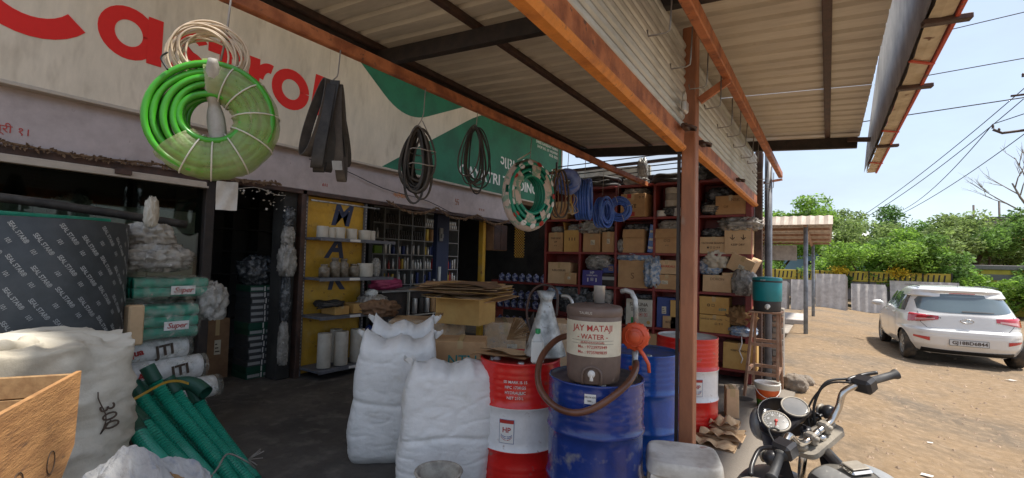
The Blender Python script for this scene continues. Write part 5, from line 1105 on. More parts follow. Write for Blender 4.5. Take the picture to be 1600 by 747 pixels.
mb = blob(-4.6, 1.62, 1.76, .07, .08, .22, .45, 3, 3, 14); mb.solo('tied_tuft', 'wovencream', 'tied cream cloth tuft above the packs', 'cloth')
mb = MB(); mb.box(-4.42, -4.32, 1.42, 1.52, .86, 1.16, .01); mb.solo('red_box', 'cartonlight', 'pale and red upright packet between the printed roll and the packs', 'packet')
# ---- big cream sack at the left with its twisted neck
def bigsack():
    t = thing('bulk_sack', 'big creased cream woven sack below the printed roll', 'sack', (-3.42, .55, 0))
    def fn(u, v_):
        a = 2*math.pi*u; k = (abs(math.cos(a))**6+abs(math.sin(a))**6)**(-1/6); X = math.cos(a)*k; Y = math.sin(a)*k
        rad = 1 if v_ < .8 else math.sqrt(max(0, 1-((v_-.8)/.2)**2)); zt = 1.07*min(1, v_/.8)+(.05*(1-rad) if v_ > .8 else 0)
        X *= .40*rad; Y *= .54*rad
        n_ = .022*(1-2.8*abs(nz3((X, Y*1.2, zt*.8), 2.4, 2)))+.02*nz3((X, Y, zt), 5, 8)+.020*(1-3*abs(nz3((X, Y+zt*.7, zt*1.1), 6.5, 1)))+.009*(1-3*abs(nz3((X, Y-zt*.5, zt*1.4), 13, 6)))
        d = Vector((X, Y, 0)); d = d.normalized() if d.length > 1e-4 else Vector((0, 0, 0))
        return (-3.42+X+d.x*n_, .53+Y+d.y*n_, max(0, zt+n_*.8*(v_ > .75)))
    mb = MB(); mb.grid(fn, 120, 90); mb.build('bag', 'wovencream', t)
    P = smooth_path([(-3.2, .66, 1.10), (-3.05, .52, 1.12), (-2.9, .38, 1.12), (-2.78, .26, 1.10), (-2.65, .14, 1.07)])
    mb = MB(); n_ = len(P); mb.tube([p+Vector((0, .01*math.sin(i*1.3), .006*math.sin(i*2.1))) for i, p in enumerate(P)], [.045-.022*math.sin(math.pi*min(1, i/n_*1.2))+.006*math.sin(i*1.7) for i in range(n_)], 14); mb.build('twisted_neck', 'wovencream', t)
    mb = MB(); mb.tube([(-3.0, .94, .72+.0*k) for k in range(1)]+[(-3.0, .9+.02*math.sin(k*.7), .66+.03*k) for k in range(8)], .003, 5); mb.build('ink_mark', 'ink', t)
    text('300', 'ink', t, (-3.00, .93, .74), (0, .25, -1), (0, 1, .25), .09, name='ink_mark')
bigsack()
# ---- orange plywood crate corner at the left foreground
cr = thing('plywood_crate', 'open orange plywood crate with raw slats inside, left foreground', 'crate', (-2.1, .4, .55))
Kp = Vector((-2.16, .585, 1.15)); E1 = Vector((-1.60, .235, 1.15)); A1 = (E1-Kp).normalized(); B1 = Vector((-A1.y*-1, 0, 0))
A1 = Vector((.848, -.53, 0)); N1 = Vector((.53, .848, 0))  # along the panel; its outer side
def crate_panel(mb, P0, along, L_, z0, z1, th, nrm):
    P0 = Vector(P0); q = [P0, P0+along*L_]; V = []
    for o_ in (0, th):
        for z in (z0, z1):
            for p in q: V.append((p.x-nrm.x*o_, p.y-nrm.y*o_, z))
    mb.add(V, [(0, 1, 3, 2), (5, 4, 6, 7), (0, 4, 5, 1), (2, 3, 7, 6), (0, 2, 6, 4), (1, 5, 7, 3)])
mb = MB()
# the ply face leans out: trapezoid with its lower corner cut back
def plyface(o_): return [Kp+Vector((0, 0, 0))-N1*o_, Kp+A1*.85-N1*o_, Kp+A1*.85+Vector((0, 0, -.42))-N1*o_, Kp+A1*.22+Vector((0, 0, -.42))-N1*o_, Kp+A1*.02+Vector((0, 0, -.245))-N1*o_]
V = plyface(0)+plyface(.014); mb.add(V, [(4, 3, 2, 1, 0), (5, 6, 7, 8, 9)]+[(i, (i+1) % 5, 5+(i+1) % 5, 5+i) for i in range(5)]); mb.build('plywood_panel', 'woodply', cr)
for (z0, z1) in ((1.075, 1.145), (.99, 1.072), (.90, .985)):
    mb = MB(); crate_panel(mb, Kp-N1*.02+A1*.016-Vector((0, 0, 0)), -N1, .0, z0, z1, .016, A1) if False else mb.bar(tuple(Kp-N1*.02+A1*.02+Vector((0, 0, (z0+z1)/2-1.15))), tuple(Kp-N1*.62+A1*.02+Vector((0, 0, (z0+z1)/2-1.15))), .018, z1-z0, .002); mb.build('slat', 'woodraw', cr)
for (z0, z1) in ((1.075, 1.145), (.99, 1.072), (.90, .985)):
    mb = MB(); mb.bar(tuple(Kp-N1*.62+A1*.03+Vector((0, 0, (z0+z1)/2-1.15))), tuple(Kp-N1*.62+A1*.95+Vector((0, 0, (z0+z1)/2-1.15))), .018, z1-z0, .002); mb.build('slat', 'woodraw', cr)
mb = MB(); mb.bar(tuple(Kp-N1*.30+A1*.03+Vector((0, 0, -.27))), tuple(Kp-N1*.30+A1*.95+Vector((0, 0, -.27))), .58, .012); mb.build('floor_board', 'woodraw', cr)
for k, (a, z) in enumerate(((.20, -.235), (.40, -.22))):
    c = Kp+A1*a+Vector((0, 0, z))+N1*.002; mb = MB()
    mb.tube([c+A1*.026*math.cos(.4*i)*(1 if k == 0 else 1.2)+Vector((0, 0, .034*math.sin(.4*i)*(1 if k == 0 else (1 if math.sin(.4*i) > 0 else 0)))) for i in range(17)], .0014, 5); mb.build('ink_mark', 'ink', cr)
# support beneath: packed burlap and rags
burl = blob(-2.18, .86, .0, .34, .28, .70, .10, 1.8, 6, 30).solo('gunny_sack', 'burlap', 'brown gunny sack under the crumpled rags', 'sack')
blob(-2.05, .02, 0, .85, .8, .72, .1, 1.6, 16, 24).solo('gunny_sack', 'burlap', 'full gunny sack holding up the plywood crate', 'sack')
def ragpile():
    mb = MB()
    def fn(u, v_):
        a_q = 6.2832*u; rq = .5*v_*(1+.28*nz3((math.cos(a_q), math.sin(a_q), 0), 1.5, 2)); X = rq*math.cos(a_q)*.56; Y = rq*math.sin(a_q)*.36; r2 = (X/.25)**2+(Y/.16)**2; z = .775-.13*r2-.08*max(0, X)/.3
        q = nz3((X, Y, 0), 3.5, 3); z += .030*(1-3*abs(nz3((X, Y, 0), 5, 3)))+.018*math.sin(34*(X*.6+Y)+9*q)+.016*(1-3*abs(nz3((X*1.8, Y, 1), 11, 5)))+.007*(1-2*abs(nz3((X, Y*2, 2), 26, 1)))-.35*max(0, r2-.75)
        X2 = X+.05*nz3((X, Y, 5), 5, 2); Y2 = Y+.05*nz3((X, Y, 7), 5, 4)
        c, s = math.cos(.95), math.sin(.95); return (-2.20+c*X2-s*Y2, .78+s*X2+c*Y2, z)
    mb.grid(fn, 90, 70, keep=None); return mb.solo('rag_pile', 'cloth', 'crumpled white and blue rags heaped beside the crate', 'rags')
ragpile()
# ---- green ribbed suction hoses
hd = [[(-3.75, 1.28, 0.71), (-3.6, 1.33, 0.56), (-3.35, 1.42, 0.35), (-3.08, 1.45, 0.24), (-2.864, 1.474, 0.152)], [(-3.7, 1.33, 0.82), (-3.6, 1.42, 0.6), (-3.35, 1.53, 0.36), (-3.1, 1.58, 0.19), (-2.9, 1.62, 0.054)], [(-3.75, 1.47, 0.71), (-3.65, 1.55, 0.52), (-3.4, 1.65, 0.29), (-3.15, 1.7, 0.14), (-2.992, 1.732, 0.045)], [(-3.85, 1.67, 0.59), (-3.75, 1.72, 0.42), (-3.5, 1.79, 0.2), (-3.25, 1.81, 0.07), (-3.202, 1.814, 0.045)], [(-3.5, 1.19, 0.61), (-3.35, 1.26, 0.48), (-3.2, 1.32, 0.36), (-3.0, 1.33, 0.31), (-2.84, 1.338, 0.27)], [(-3.3, 1.12, 0.62), (-3.15, 1.14, 0.52), (-3.0, 1.16, 0.45), (-2.82, 1.16, 0.41), (-2.676, 1.16, 0.378)], [(-3.9, 1.38, 0.67), (-3.75, 1.44, 0.47), (-3.5, 1.54, 0.28), (-3.25, 1.59, 0.15), (-3.05, 1.63, 0.046)]]
lb = ['third hose from the crate', 'hose whose end stands highest', 'hose just left of the open-mouthed one', 'outermost hose beside the dark floor', 'second hose from the crate', 'hose nearest the crate', 'hose lying underneath the others']
for i, P in enumerate(hd):
    t = thing('suction_hose', 'green ribbed suction hose, '+lb[i], 'hose', tuple(P[-1][:2])+(0,), 0, 'green suction hoses leaning on the sack'); Q_ = smooth_path(P, 30)
    tot = [0]; 
    for a, b in zip(Q_, Q_[1:]): tot.append(tot[-1]+(b-a).length)
    n_ = int(tot[-1]/.0095); R2 = []; rr = []; j = 0
    for k in range(n_):
        s_ = k/n_*tot[-1]
        while tot[j+1] < s_: j += 1
        R2.append(Q_[j].lerp(Q_[j+1], (s_-tot[j])/(tot[j+1]-tot[j]))); rr.append(.0425 if (k % 2) else .0335)
    mb = MB(); mb.tube(R2[11:], rr[11:], 16, smooth=False); mb.build('ribbed_tube', 'tealhose', t)
    mb = MB(); mb.tube(R2[:13], [.0435]*13, 18, caps=True); mb.build('smooth_end', 'darkteal', t)
t = thing('suction_hose', 'open-mouthed dark green hose end pointing right', 'hose', (-3.5, 1.85, 0), 0, 'green suction hoses leaning on the sack')
P = smooth_path([(-4.0, 1.57, 0.59), (-3.9, 1.63, 0.62), (-3.82, 1.68, 0.61), (-3.73, 1.71, 0.565)], 8)
mb = MB(); mb.tube(P, .050, 24, caps=False); mb.tube(P[::-1], .045, 24, caps=False); d_ = (P[-1]-P[-2]).normalized(); mb.tube([P[-1]-d_*.004, P[-1]], [.0515, .0515], 24, caps=False); mb.build('smooth_end', 'darkteal', t)
mb = MB(); mb.tube([P[2], P[4]], [.044, .044], 20); mb.build('inner_plug', 'blacksteel', t)
mb = MB(); mb.tube(smooth_path([(-4.0, 1.57, .58), (-4.02, 1.62, .4), (-3.9, 1.75, .15), (-3.7, 1.85, .05)], 24), [.041 if k % 2 else .036 for k in range(73)], 18); mb.build('ribbed_tube', 'tealhose', t)
def band(P, w_, nm, mt, lab, cat):
    P = smooth_path(P); mb = MB(); V = []
    for p in P: V += [p+Vector((0, 0, w_/2)), p-Vector((0, 0, w_/2))]
    mb.add(V, [(2*i, 2*i+1, 2*i+3, 2*i+2) for i in range(len(P)-1)]); V2 = [p+Vector((-.002, .002, 0)) for p in V]; mb.add(V2, [(2*i+2, 2*i+3, 2*i+1, 2*i) for i in range(len(P)-1)]); return mb.solo(nm, mt, lab, cat)
band([(-3.1, 1.03, 0.76), (-3.35, 1.21, 0.74), (-3.55, 1.38, 0.73), (-3.66, 1.50, 0.70), (-3.74, 1.60, 0.65)], .016, 'yellow_strap', 'yellowboard', 'yellow strap tied across the green suction hoses', 'strap')
mb = MB(); mb.tube(smooth_path([(-2.95, 1.36, .24), (-3.08, 1.50, .27), (-3.2, 1.62, .29), (-3.16, 1.72, .22), (-3.2, 1.8, .14)]), .006, 5)
for k in range(8): mb.tube([(-3.16, 1.73, .23), (-3.14+.03*math.cos(k), 1.78+.03*math.sin(k*2), .23+.05*math.cos(k*1.7))], .003, 4)
mb.solo('twine', 'dustwire', 'grey twine tied round the lower hoses', 'twine')

# ================================================================ things hanging from the rail
XH = -2.345
def hangwire(par, pts, r=.0035, mt='dustwire'): mb = MB(); mb.tube(pts, r, 5); mb.build('hanging_wire', mt, par)
def coil(nm, lab, cat, c, Rm, sec, r, n, mt, ax, seed, squash=1, group=None, wob=.006, segs=44, tilt=0, jitter=1):
    """rings bundled round centre c; ax = horizontal axis direction of the coil; sec = (radial, axial) half-sizes"""
    t = thing(nm, lab, cat, c, 0, group); rnd = random.Random(seed); c = Vector(c); ax = Vector(ax).normalized(); h = Vector((0, 0, 1)).cross(ax).normalized(); up = ax.cross(h)
    k = 0
    slots = []
    nr = max(1, int(2*sec[0]/(2*r))); na = max(1, int(2*sec[1]/(2*r)))
    for i in range(nr):
        for j in range(na):
            a, b = (i+.5)/nr*2-1, (j+.5)/na*2-1
            if a*a+b*b <= 1.25: slots.append((a*sec[0], b*sec[1]))
    surf = [s_ for s_ in slots if (s_[0]/sec[0])**2+(s_[1]/sec[1])**2 > .25] or slots; rnd.shuffle(surf)
    for i, (a, b) in enumerate(surf[:n]):
        ph = rnd.uniform(0, 6.28); mb = MB(); P = []
        for q in range(segs):
            th = 2*math.pi*q/segs; rr_ = Rm+a+wob*jitter*math.sin(th*2+ph); P.append(c+(h*math.cos(th)+up*math.sin(th)*squash)*rr_+ax*(b+wob*jitter*math.sin(th+ph*2)))
        mb.tube(P, r, 8, True); mb.build('ring', mt, t)
    return t
# thick green hose coil with wrapping film
ax = Vector((.82, -.50, 0)).normalized(); gc = Vector((XH, 1.04, 2.175))
t = coil('green_hose_coil', 'big bright green hose coil wrapped in film, hanging from the rail', 'hose coil', gc, .178, (.080, .068), .0145, 70, 'greenhose', ax, 5, wob=.007)
h_ = Vector((0, 0, 1)).cross(ax).normalized(); u2 = Vector((0, 0, 1))
def wrapseg(a0, a1, par, mt='filmgreen', rr=.098, n=40, ri=.0, seed=0):
    mb = MB()
    def fn(u, v_):
        th = R(a0+(a1-a0)*u); ph = 2*math.pi*v_; e = 1.0+.045*nz3((u*7, v_*5, seed), 1.6)+.02*math.sin(u*40+ph)
        rad = .178+rr*math.cos(ph)*e; return gc+(h_*math.cos(th)+u2*math.sin(th))*rad+ax*rr*.88*math.sin(ph)*e
    mb.grid(fn, n, 28); return mb.build('wrap_film', mt, par)
wrapseg(-62, 100, t); wrapseg(-140, -60, t, seed=3)
for a in (-118, -92, -60, -30, 5, 40, 66):
    mb = MB(); th = R(a); th2 = R(a+14); P = []
    for k in range(17):
        ph = -math.pi/2+math.pi*2*k/16; tt = th+(th2-th)*k/16; P.append(gc+(h_*math.cos(tt)+u2*math.sin(tt))*(.178+.101*math.cos(ph))+ax*.091*math.sin(ph))
    mb.tube(P, .0035, 5); mb.build('wrap_tie', 'ivory', t)
hangwire(t, [(XH, 1.09, 2.78), (XH, 1.08, 2.6), (XH, 1.06, 2.46)], .005)
P = smooth_path([gc+u2*.25+ax*.1, gc+u2*.12+ax*.03+h_*.0, gc+u2*.02+h_*.01, gc-u2*.10+h_*.03+ax*.02])
mb = MB(); mb.tube(P, [.018+.012*abs(math.sin(i*.35))+.012*(i/len(P)) for i in range(len(P))], 9); mb.build('cloth_strip', 'pinkwrap', t) if False else mb.build('cloth_strip', 'baggrey', t)
mb = MB(); mb.grid(lambda u, v_: gc-u2*(.28+.13*v_)+h_*((u-.5)*.085+.075-.0*v_)+ax*(.03+.008*math.sin(u*9+v_*5)), 8, 8); mb.grid(lambda u, v_: gc-u2*(.28+.13*v_)+h_*((.5-u)*.085+.075)+ax*(.027+.008*math.sin((1-u)*9+v_*5)), 8, 8); mb.build('rag_tail', 'baggrey', t)
t = coil('cream_wire_coil', 'loose coil of thin cream wire hanging above the green hose', 'wire coil', (XH-.03, 1.02, 2.47), .125, (.035, .05), .0045, 20, 'tanwire', ax, 8, wob=.012, squash=.95)
mb = MB(); mb.tube(smooth_path([(XH-.03, .86, 2.43), (XH-.04, .84, 2.40), (XH-.02, .86, 2.35)]), .004, 5); mb.build('loose_end', 'blackwire', t)
# flat belts: long hanging loops
def beltloop(par, c, rx, h, w_, th, mt, ang, seed=0, swing=0):
    """a flat belt hung as a narrow loop: c top point, h height, rx half-width, w_ belt width"""
    c = Vector(c); s_ = Vector((math.cos(ang), math.sin(ang), 0)); f = Vector((-s_.y, s_.x, 0)); n = 40; V = []
    for k in range(n):
        a = 2*math.pi*k/n; y = .5*h*(1+math.cos(a)); wd = rx*math.sin(a)*(.55+.45*(1-(y/h)))*(1+.0*seed)
        p = c+s_*wd-Vector((0, 0, h-y))+f*.01*math.sin(a+seed)+Vector((0, swing*.9*(1-y/h), 0))
        tg = 1.0; nrm = (s_*math.sin(a)*h*.5+Vector((0, 0, math.cos(a)))*rx).normalized()
        for o_ in (0, th):
            for q in (-w_/2, w_/2): V.append(p+f*q+nrm*o_)
    F_ = []
    for k in range(n):
        a = 4*k; b = 4*((k+1) % n); F_ += [(a, a+1, b+1, b), (a+3, a+2, b+2, b+3), (a, b, b+2, a+2), (a+1, a+3, b+3, b+1)]
    mb = MB(); mb.add(V, F_, False); return mb.build('belt', mt, par)
t = thing('flat_belts', 'bundle of wide flat black belts hanging from the rail', 'belts', (XH, 1.66, 2.57))
for i, (dx, dy, rx, h, w_, an) in enumerate(((0, -.13, .05, .45, .055, -.05), (.03, -.06, .045, .52, .06, -.9), (-.02, .0, .05, .50, .055, -.3), (.04, .06, .04, .54, .05, -.75), (-.03, .10, .045, .43, .05, .15), (.05, -.10, .04, .48, .06, -.7))): beltloop(t, (XH+dx*.6, 1.66+dy*.25, 2.56-.006*i), rx, h, w_, .007, 'rubber' if i % 3 else 'rubberdust', an, i, swing=dy)
mb = MB(); mb.bar((XH+.11, 1.60, 2.06), (XH+.11, 1.66, 2.07), .003, .05); mb.build('paper_tag', 'greyprint', t)
hangwire(t, [(XH, 1.70, 2.78), (XH, 1.69, 2.62), (XH+.02, 1.67, 2.59), (XH, 1.65, 2.56)], .004)
t = thing('v_belts', 'tangle of dusty black V-belts tied with wire', 'belts', (XH, 2.36, 2.45))
for i in range(13):
    rr_ = random.Random(i+40); beltloop(t, (XH+rr_.uniform(-.03, .03), 2.36+rr_.uniform(-.05, .05), 2.45+rr_.uniform(-.03, .02)), rr_.uniform(.06, .13), rr_.uniform(.32, .44)+(.08 if i == 2 else 0), .05 if i % 2 else .03, .012, 'rubberdust' if i % 3 == 0 else 'rubber', rr_.uniform(0, 1.4), i)
for z in (2.30, 2.20): mb = MB(); mb.tube([(XH+.085*math.cos(a*.6)+.02, 2.37+.10*math.sin(a*.6), z+.008*math.sin(a)) for a in range(11)], .004, 5, True); mb.build('tie', 'dustwire', t)
hangwire(t, [(XH, 2.40, 2.78), (XH, 2.39, 2.58), (XH+.01, 2.36, 2.52), (XH-.03, 2.33, 2.44)]); hangwire(t, [(XH+.01, 2.37, 2.52), (XH+.03, 2.41, 2.44)])
t = thing('thin_belts', 'bunch of thin black belts hanging in long loops before the green sign', 'belts', (XH, 2.98, 2.62))
for i in range(11):
    rr_ = random.Random(i+60); beltloop(t, (XH+rr_.uniform(-.01, .02), 2.97+rr_.uniform(-.04, .04), 2.62+rr_.uniform(-.015, .015)), rr_.uniform(.06, .125), rr_.uniform(.40, .52), .011, .009, 'rubberdust' if i % 2 else 'rubber', rr_.uniform(.3, 1.1), i, swing=rr_.uniform(-.12, .12))
hangwire(t, [(XH, 3.0, 2.78), (XH, 2.98, 2.61)])
ax2 = Vector((.90, -.42, 0)).normalized()
t = coil('wrapped_hose_coil', 'green hose coil in pink and green printed wrapping, hanging past the belts', 'hose coil', (XH, 3.80, 2.19), .19, (.065, .085), .017, 30, 'tealhose', ax2, 15, squash=1.25)
gc2 = Vector((XH, 3.80, 2.19)); h2 = Vector((0, 0, 1)).cross(ax2).normalized()
mb = MB(); mb.grid(lambda u, v_: gc2+(h2*math.cos(6.283*u)+u2*math.sin(6.283*u)*1.25)*(.20+.074*math.cos(2.6*(v_-.5)*2)*(1+.06*nz3((u*9, v_*3, 0), 2)))+ax2*(.093*math.sin(2.0*(v_-.5)*2)), 60, 12, keep=lambda u, v_: nz3((u*9, v_*2.5, 4), 1.2) > -.22); mb.build('printed_wrap', 'pinkwrap', t)
for i in range(15):
    a = i*.43; c = gc2+(h2*math.cos(a)+u2*math.sin(a)*1.25)*.235+ax2*.082; mb = MB(); disc(c, (ax2+(h2*math.cos(a)+u2*math.sin(a))*.6).normalized(), .028, .003, mb, 12); mb.build('sticker', 'wovenwhite' if i % 3 else 'redpaint', t)
hangwire(t, [(XH, 3.84, 2.78), (XH, 3.82, 2.52), (XH-.02, 3.80, 2.44)]); hangwire(t, [(XH, 3.82, 2.60), (XH+.01, 3.70, 2.54), (XH-.01, 3.62, 2.49)], .006, 'ivory')
t = thing('brown_belts', 'narrow brown belts hanging between the green and blue coils', 'belts', (XH, 4.36, 2.52))
for i in range(4): beltloop(t, (XH+.02*i-.03, 4.36+.02*i, 2.53), .05+.015*i, .46+.03*(i % 2), .02, .012, 'rubberdust' if i % 2 else 'cartondark', .5+.2*i, i)
hangwire(t, [(XH, 4.38, 2.78), (XH, 4.37, 2.52)])
Gb = 'blue hose coils hanging before the shelving'
t = coil('blue_hose_coil', 'small wrapped violet-blue coil seen face on, uppermost of the blue coils', 'hose coil', (XH, 4.60, 2.44), .088, (.045, .055), .016, 12, 'bluehose', (.55, -.83, .2), 21, group=Gb)
gc3 = Vector((XH, 4.60, 2.44)); ax3 = Vector((.5, -.86, 0)).normalized(); h3 = Vector((0, 0, 1)).cross(ax3).normalized()
mb = MB(); mb.grid(lambda u, v_: gc3+(h3*math.cos(6.283*u)+u2*math.sin(6.283*u))*(.088+.058*math.cos(6.283*v_)*(1+.08*nz3((u*9, v_*4, 0), 2)))+ax3*.068*math.sin(6.283*v_), 40, 20); mb.build('wrap', 'bluewrap', t)
hangwire(t, [(XH, 4.62, 2.78), (XH, 4.60, 2.57)])
coil('blue_hose_coil', 'large blue coil seen edge on with a dark face, second of the blue coils', 'hose coil', (XH, 5.02, 2.30), .19, (.055, .085), .014, 60, 'bluehose', (.95, .30, 0), 22, group=Gb, wob=.002)
t = col.objects[-1].parent; mb = MB(); g4 = Vector((XH-.07, 5.02, 2.30)); mb.tube([g4, g4-Vector((.012, 0, 0))], .24, 30) if False else None
hangwire(t, [(XH, 5.05, 2.78), (XH, 5.04, 2.56)])
t = coil('blue_hose_coil', 'oval blue coil hanging lowest among the blue coils', 'hose coil', (XH, 5.60, 2.21), .10, (.04, .07), .011, 46, 'bluehose', (.965, -.25, 0), 23, squash=1.45, group=Gb)
hangwire(t, [(XH, 5.6, 2.78), (XH, 5.57, 2.42)], .003)
t = coil('blue_hose_coil', 'round blue coil nearest the shelving with pale ties', 'hose coil', (XH+.02, 6.1, 2.30), .115, (.052, .05), .010, 50, 'bluehose', (.45, -.89, 0), 24, group=Gb)
hangwire(t, [(XH, 6.12, 2.78), (XH, 6.1, 2.46)], .003)
for a in (20, 110, 200, 290):
    mb = MB(); d5 = Vector((0, 0, 1)).cross(Vector((.45, -.89, 0)).normalized()); c = Vector((XH+.02, 6.1, 2.30)); e = d5*math.cos(R(a))+u2*math.sin(R(a)); mb.tube([c+e*(.125+.06*math.cos(q*.7))+Vector((.45, -.89, 0))*.06*math.sin(q*.7) for q in range(9)], .003, 5, True); mb.build('tie', 'ivory', t)
t = thing('wire_tangle', 'tangled yellow and tan wires hanging below the violet-blue coil', 'wires', (XH, 4.75, 2.2))
for i in range(14):
    rr_ = random.Random(i+80); mb = MB(); y = 4.68+rr_.uniform(-.08, .14); mb.tube(smooth_path([(XH, 4.72, 2.34), (XH+rr_.uniform(-.05, .05), y, 2.26), (XH+rr_.uniform(-.05, .05), y+.04, 2.14), (XH+rr_.uniform(-.05, .05), y+rr_.uniform(-.08, .08), 2.10)], 4), .0035, 5); mb.build('wire_strand', ('yellowboard', 'tanwire', 'ivory')[i % 3], t)
# ================================================================ water cooler on its ladder stand, bucket, rock, paper
ls2 = thing('wooden_stand', 'tall narrow wooden ladder stand carrying the teal water cooler', 'stand', (-.66, 6.9, 0), 0)
for (bx, by, tx, ty) in ((-.86, 6.55, -.79, 6.78), (-.50, 6.55, -.52, 6.78), (-.84, 7.22, -.79, 7.0), (-.50, 7.22, -.52, 7.0)):
    mb = MB(); mb.bar((bx, by, -.02), (tx, ty, 1.0), .032, .032, .003); mb.build('leg', 'ladderwood', ls2)
mb = MB(); mb.box(-.84, -.47, 6.74, 7.05, 1.0, 1.022, .003); mb.build('top_board', 'ladderwood', ls2)
for z in (.28, .62):
    k = z/1.0
    mb = MB(); mb.bar((-.86+.07*k, 6.55+.23*k, z), (-.50-.02*k, 6.55+.23*k, z), .028, .04); mb.build('rung', 'ladderwood', ls2)
    mb = MB(); mb.bar((-.84+.05*k, 7.22-.22*k, z), (-.50-.02*k, 7.22-.22*k, z), .028, .04); mb.build('rung', 'ladderwood', ls2)
for x in (-.84, -.51): mb = MB(); mb.bar((x, 6.62, .28), (x, 7.16, .28), .028, .035); mb.build('rung', 'ladderwood', ls2)
wc = thing('water_cooler', 'teal and black insulated water cooler on the wooden stand', 'water cooler', (-.645, 6.88, 1.023))
mb = MB(); mb.lathe([(0, 0), (.150, 0), (.156, .012), (.160, .13)], 36); mb.build('base', 'jugblack', wc, False)
mb = MB(); mb.lathe([(.160, .131), (.166, .14), (.168, .36), (.164, .375)], 36); mb.build('body', 'jugteal', wc, False)
mb = MB(); mb.lathe([(.166, .372), (.171, .378), (.171, .41), (.160, .425), (.05, .435), (0, .437)], 36); mb.build('lid', 'jugteal', wc, False)
mb = MB(); mb.lathe([(.168, .368), (.1722, .370), (.1722, .386), (.168, .388)], 36); mb.build('rim_band', 'jugblack', wc, False)
mb = MB(); mb.tube([(.02, -.15, .07), (.02, -.19, .07)], .03, 14); mb.tube([(.02, -.18, .07), (.02, -.185, .035)], .012, 8); mb.build('tap', 'white', wc, False)
wrap_text('EAGLE', 'white', wc, .1735, -1.75, .395, .02)
mb = MB(); mb.tube([(-.66, 7.22, 1.28), (-.66, 7.22, 1.62)], .03, 10) if False else None
bk = thing('paint_bucket', 'white bucket with orange and green bands under the wooden stand', 'bucket', (-.58, 6.22, 0))
mb = MB(); mb.lathe([(0, .01), (.10, .01), (.104, 0), (.125, .235), (.130, .237), (.131, .25), (.137, .252), (.137, .27), (.127, .272), (.121, .25), (.10, .03), (0, .02)], 36); mb.build('pail', 'bucketgreen', bk, False)
mb = MB(); mb.tube([(.134*math.cos(a), .134*math.sin(a), .25-.13*math.sin(a-3.4)) for a in [3.4+math.pi*i/16 for i in range(17)]], .004, 6); mb.build('handle', 'white', bk, False)
wrap_text('Gulf', 'ink', bk, .1235, -1.05, .115, .05, .02)
mb = MB(); mb.grid(lambda u, v_: (-.86+.12*math.cos(6.28*u)*v_*(1+.2*nz3((u*5, 0, 0), 1)), 6.38+.12*math.sin(6.28*u)*v_, .004+.003*(1-v_)), 24, 3); mb.solo('oil_stain_rag', 'rubber', 'flat oily black rag on the floor by the stand', 'rag')
def rockm(x, y, z, s, seed, lab): blob(x, y, z, s, s*.8, s*.9, .22, 1.8, seed, 14, p=2.2).solo('stone', 'rock', lab, 'stone')
rockm(-.36, 7.35, -.05, .26, 3, 'rough stone lying beside the paint bucket and drain pipe'); rockm(-.27, 7.9, -.1, .2, 5, 'small orange-brown stone behind the rough one')
# masonry stub behind the stand
st2 = thing('brick_pier', 'crumbling brick and mortar pier behind the wooden stand', 'pier', (-.66, 7.9, 0))
mb = MB(); mb.box(-.80, -.52, 7.76, 7.97, 0, 1.0, .01); mb.build('mortar_core', 'mortar', st2)
rnd = random.Random(9)
for j in range(12):
    for i in range(2):
        d = rnd.uniform(0, .012); x0 = -.80+(.14 if j % 2 == 0 else .09)*i+.002; x1 = min(-.52, x0+(.135 if j % 2 == 0 else .18)); mb = MB(); mb.box(x0, x1, 7.742-d, 7.80, .012+.081*j, .012+.081*j+.068, .008); mb.build('brick', 'brick' if rnd.random() < .55 else 'mortar', st2)
mg = thing('side_mesh_screen', 'dark diamond-mesh screen at the right end of the shelving', 'screen', (-.86, 7.68, 0))
mesh_panel(mg, -.885, -.70, 7.66, .05, 2.75, 'blackwire', .045, .004)
# kraft paper and litter near the red drum
for i, (x, y, z, sx, sy, sz, l) in enumerate(((-.86, 4.62, 0, .40, .28, .07, 'flattened kraft paper sacks below the red drum, lowest'), (-.80, 4.75, .05, .36, .24, .07, 'crumpled kraft paper lying on the flattened sacks'), (-.80, 4.86, .10, .24, .20, .10, 'upturned kraft paper flap with red print'))):
    mb = MB(); mb.grid(lambda u, v_: (x+sx*(u-.5)*(1+.1*nz3((u*3, v_*3, i), 1)), y+sy*(v_-.5), z+.01+sz*abs(nz3((u*2.4, v_*2.4, i), 1.3))*1.3), 20, 14); mb.grid(lambda u, v_: (x+sx*(.5-u), y+sy*(v_-.5), z+.002), 4, 4); mb.solo('kraft_paper', 'cartonlight', l, 'paper', 'kraft paper by the red drum')
carton(-.86, 5.6, 0, .12, .2, .30, .3, 'cartonlight', 'small leaning carton beside the red drum')
rnd = random.Random(33)
for i in range(12):
    u, v_ = rnd.random(), rnd.random(); y = 2.6+14*v_; x = .25+u*(.5+.35*y)*.9
    mb = MB(); s_ = rnd.uniform(.018, .04)*(1+.05*y); rz = rnd.uniform(0, 3); z = gz(x, y)+.012; c, s2 = math.cos(rz), math.sin(rz)
    mb.add([(x+(a*c-b*s2)*s_, y+(a*s2+b*c)*s_*.6, z+.012*rnd.random()) for a, b in ((-1, -1), (1, -1), (1.1, 1), (0, .8), (-1, 1))], [(0, 1, 2, 3, 4)]); mb.solo('paper_scrap', 'paper', ORD[min(i, 11)]+' pale paper scrap of the litter strewn on the dirt yard', 'litter', 'paper scraps on the dirt yard')
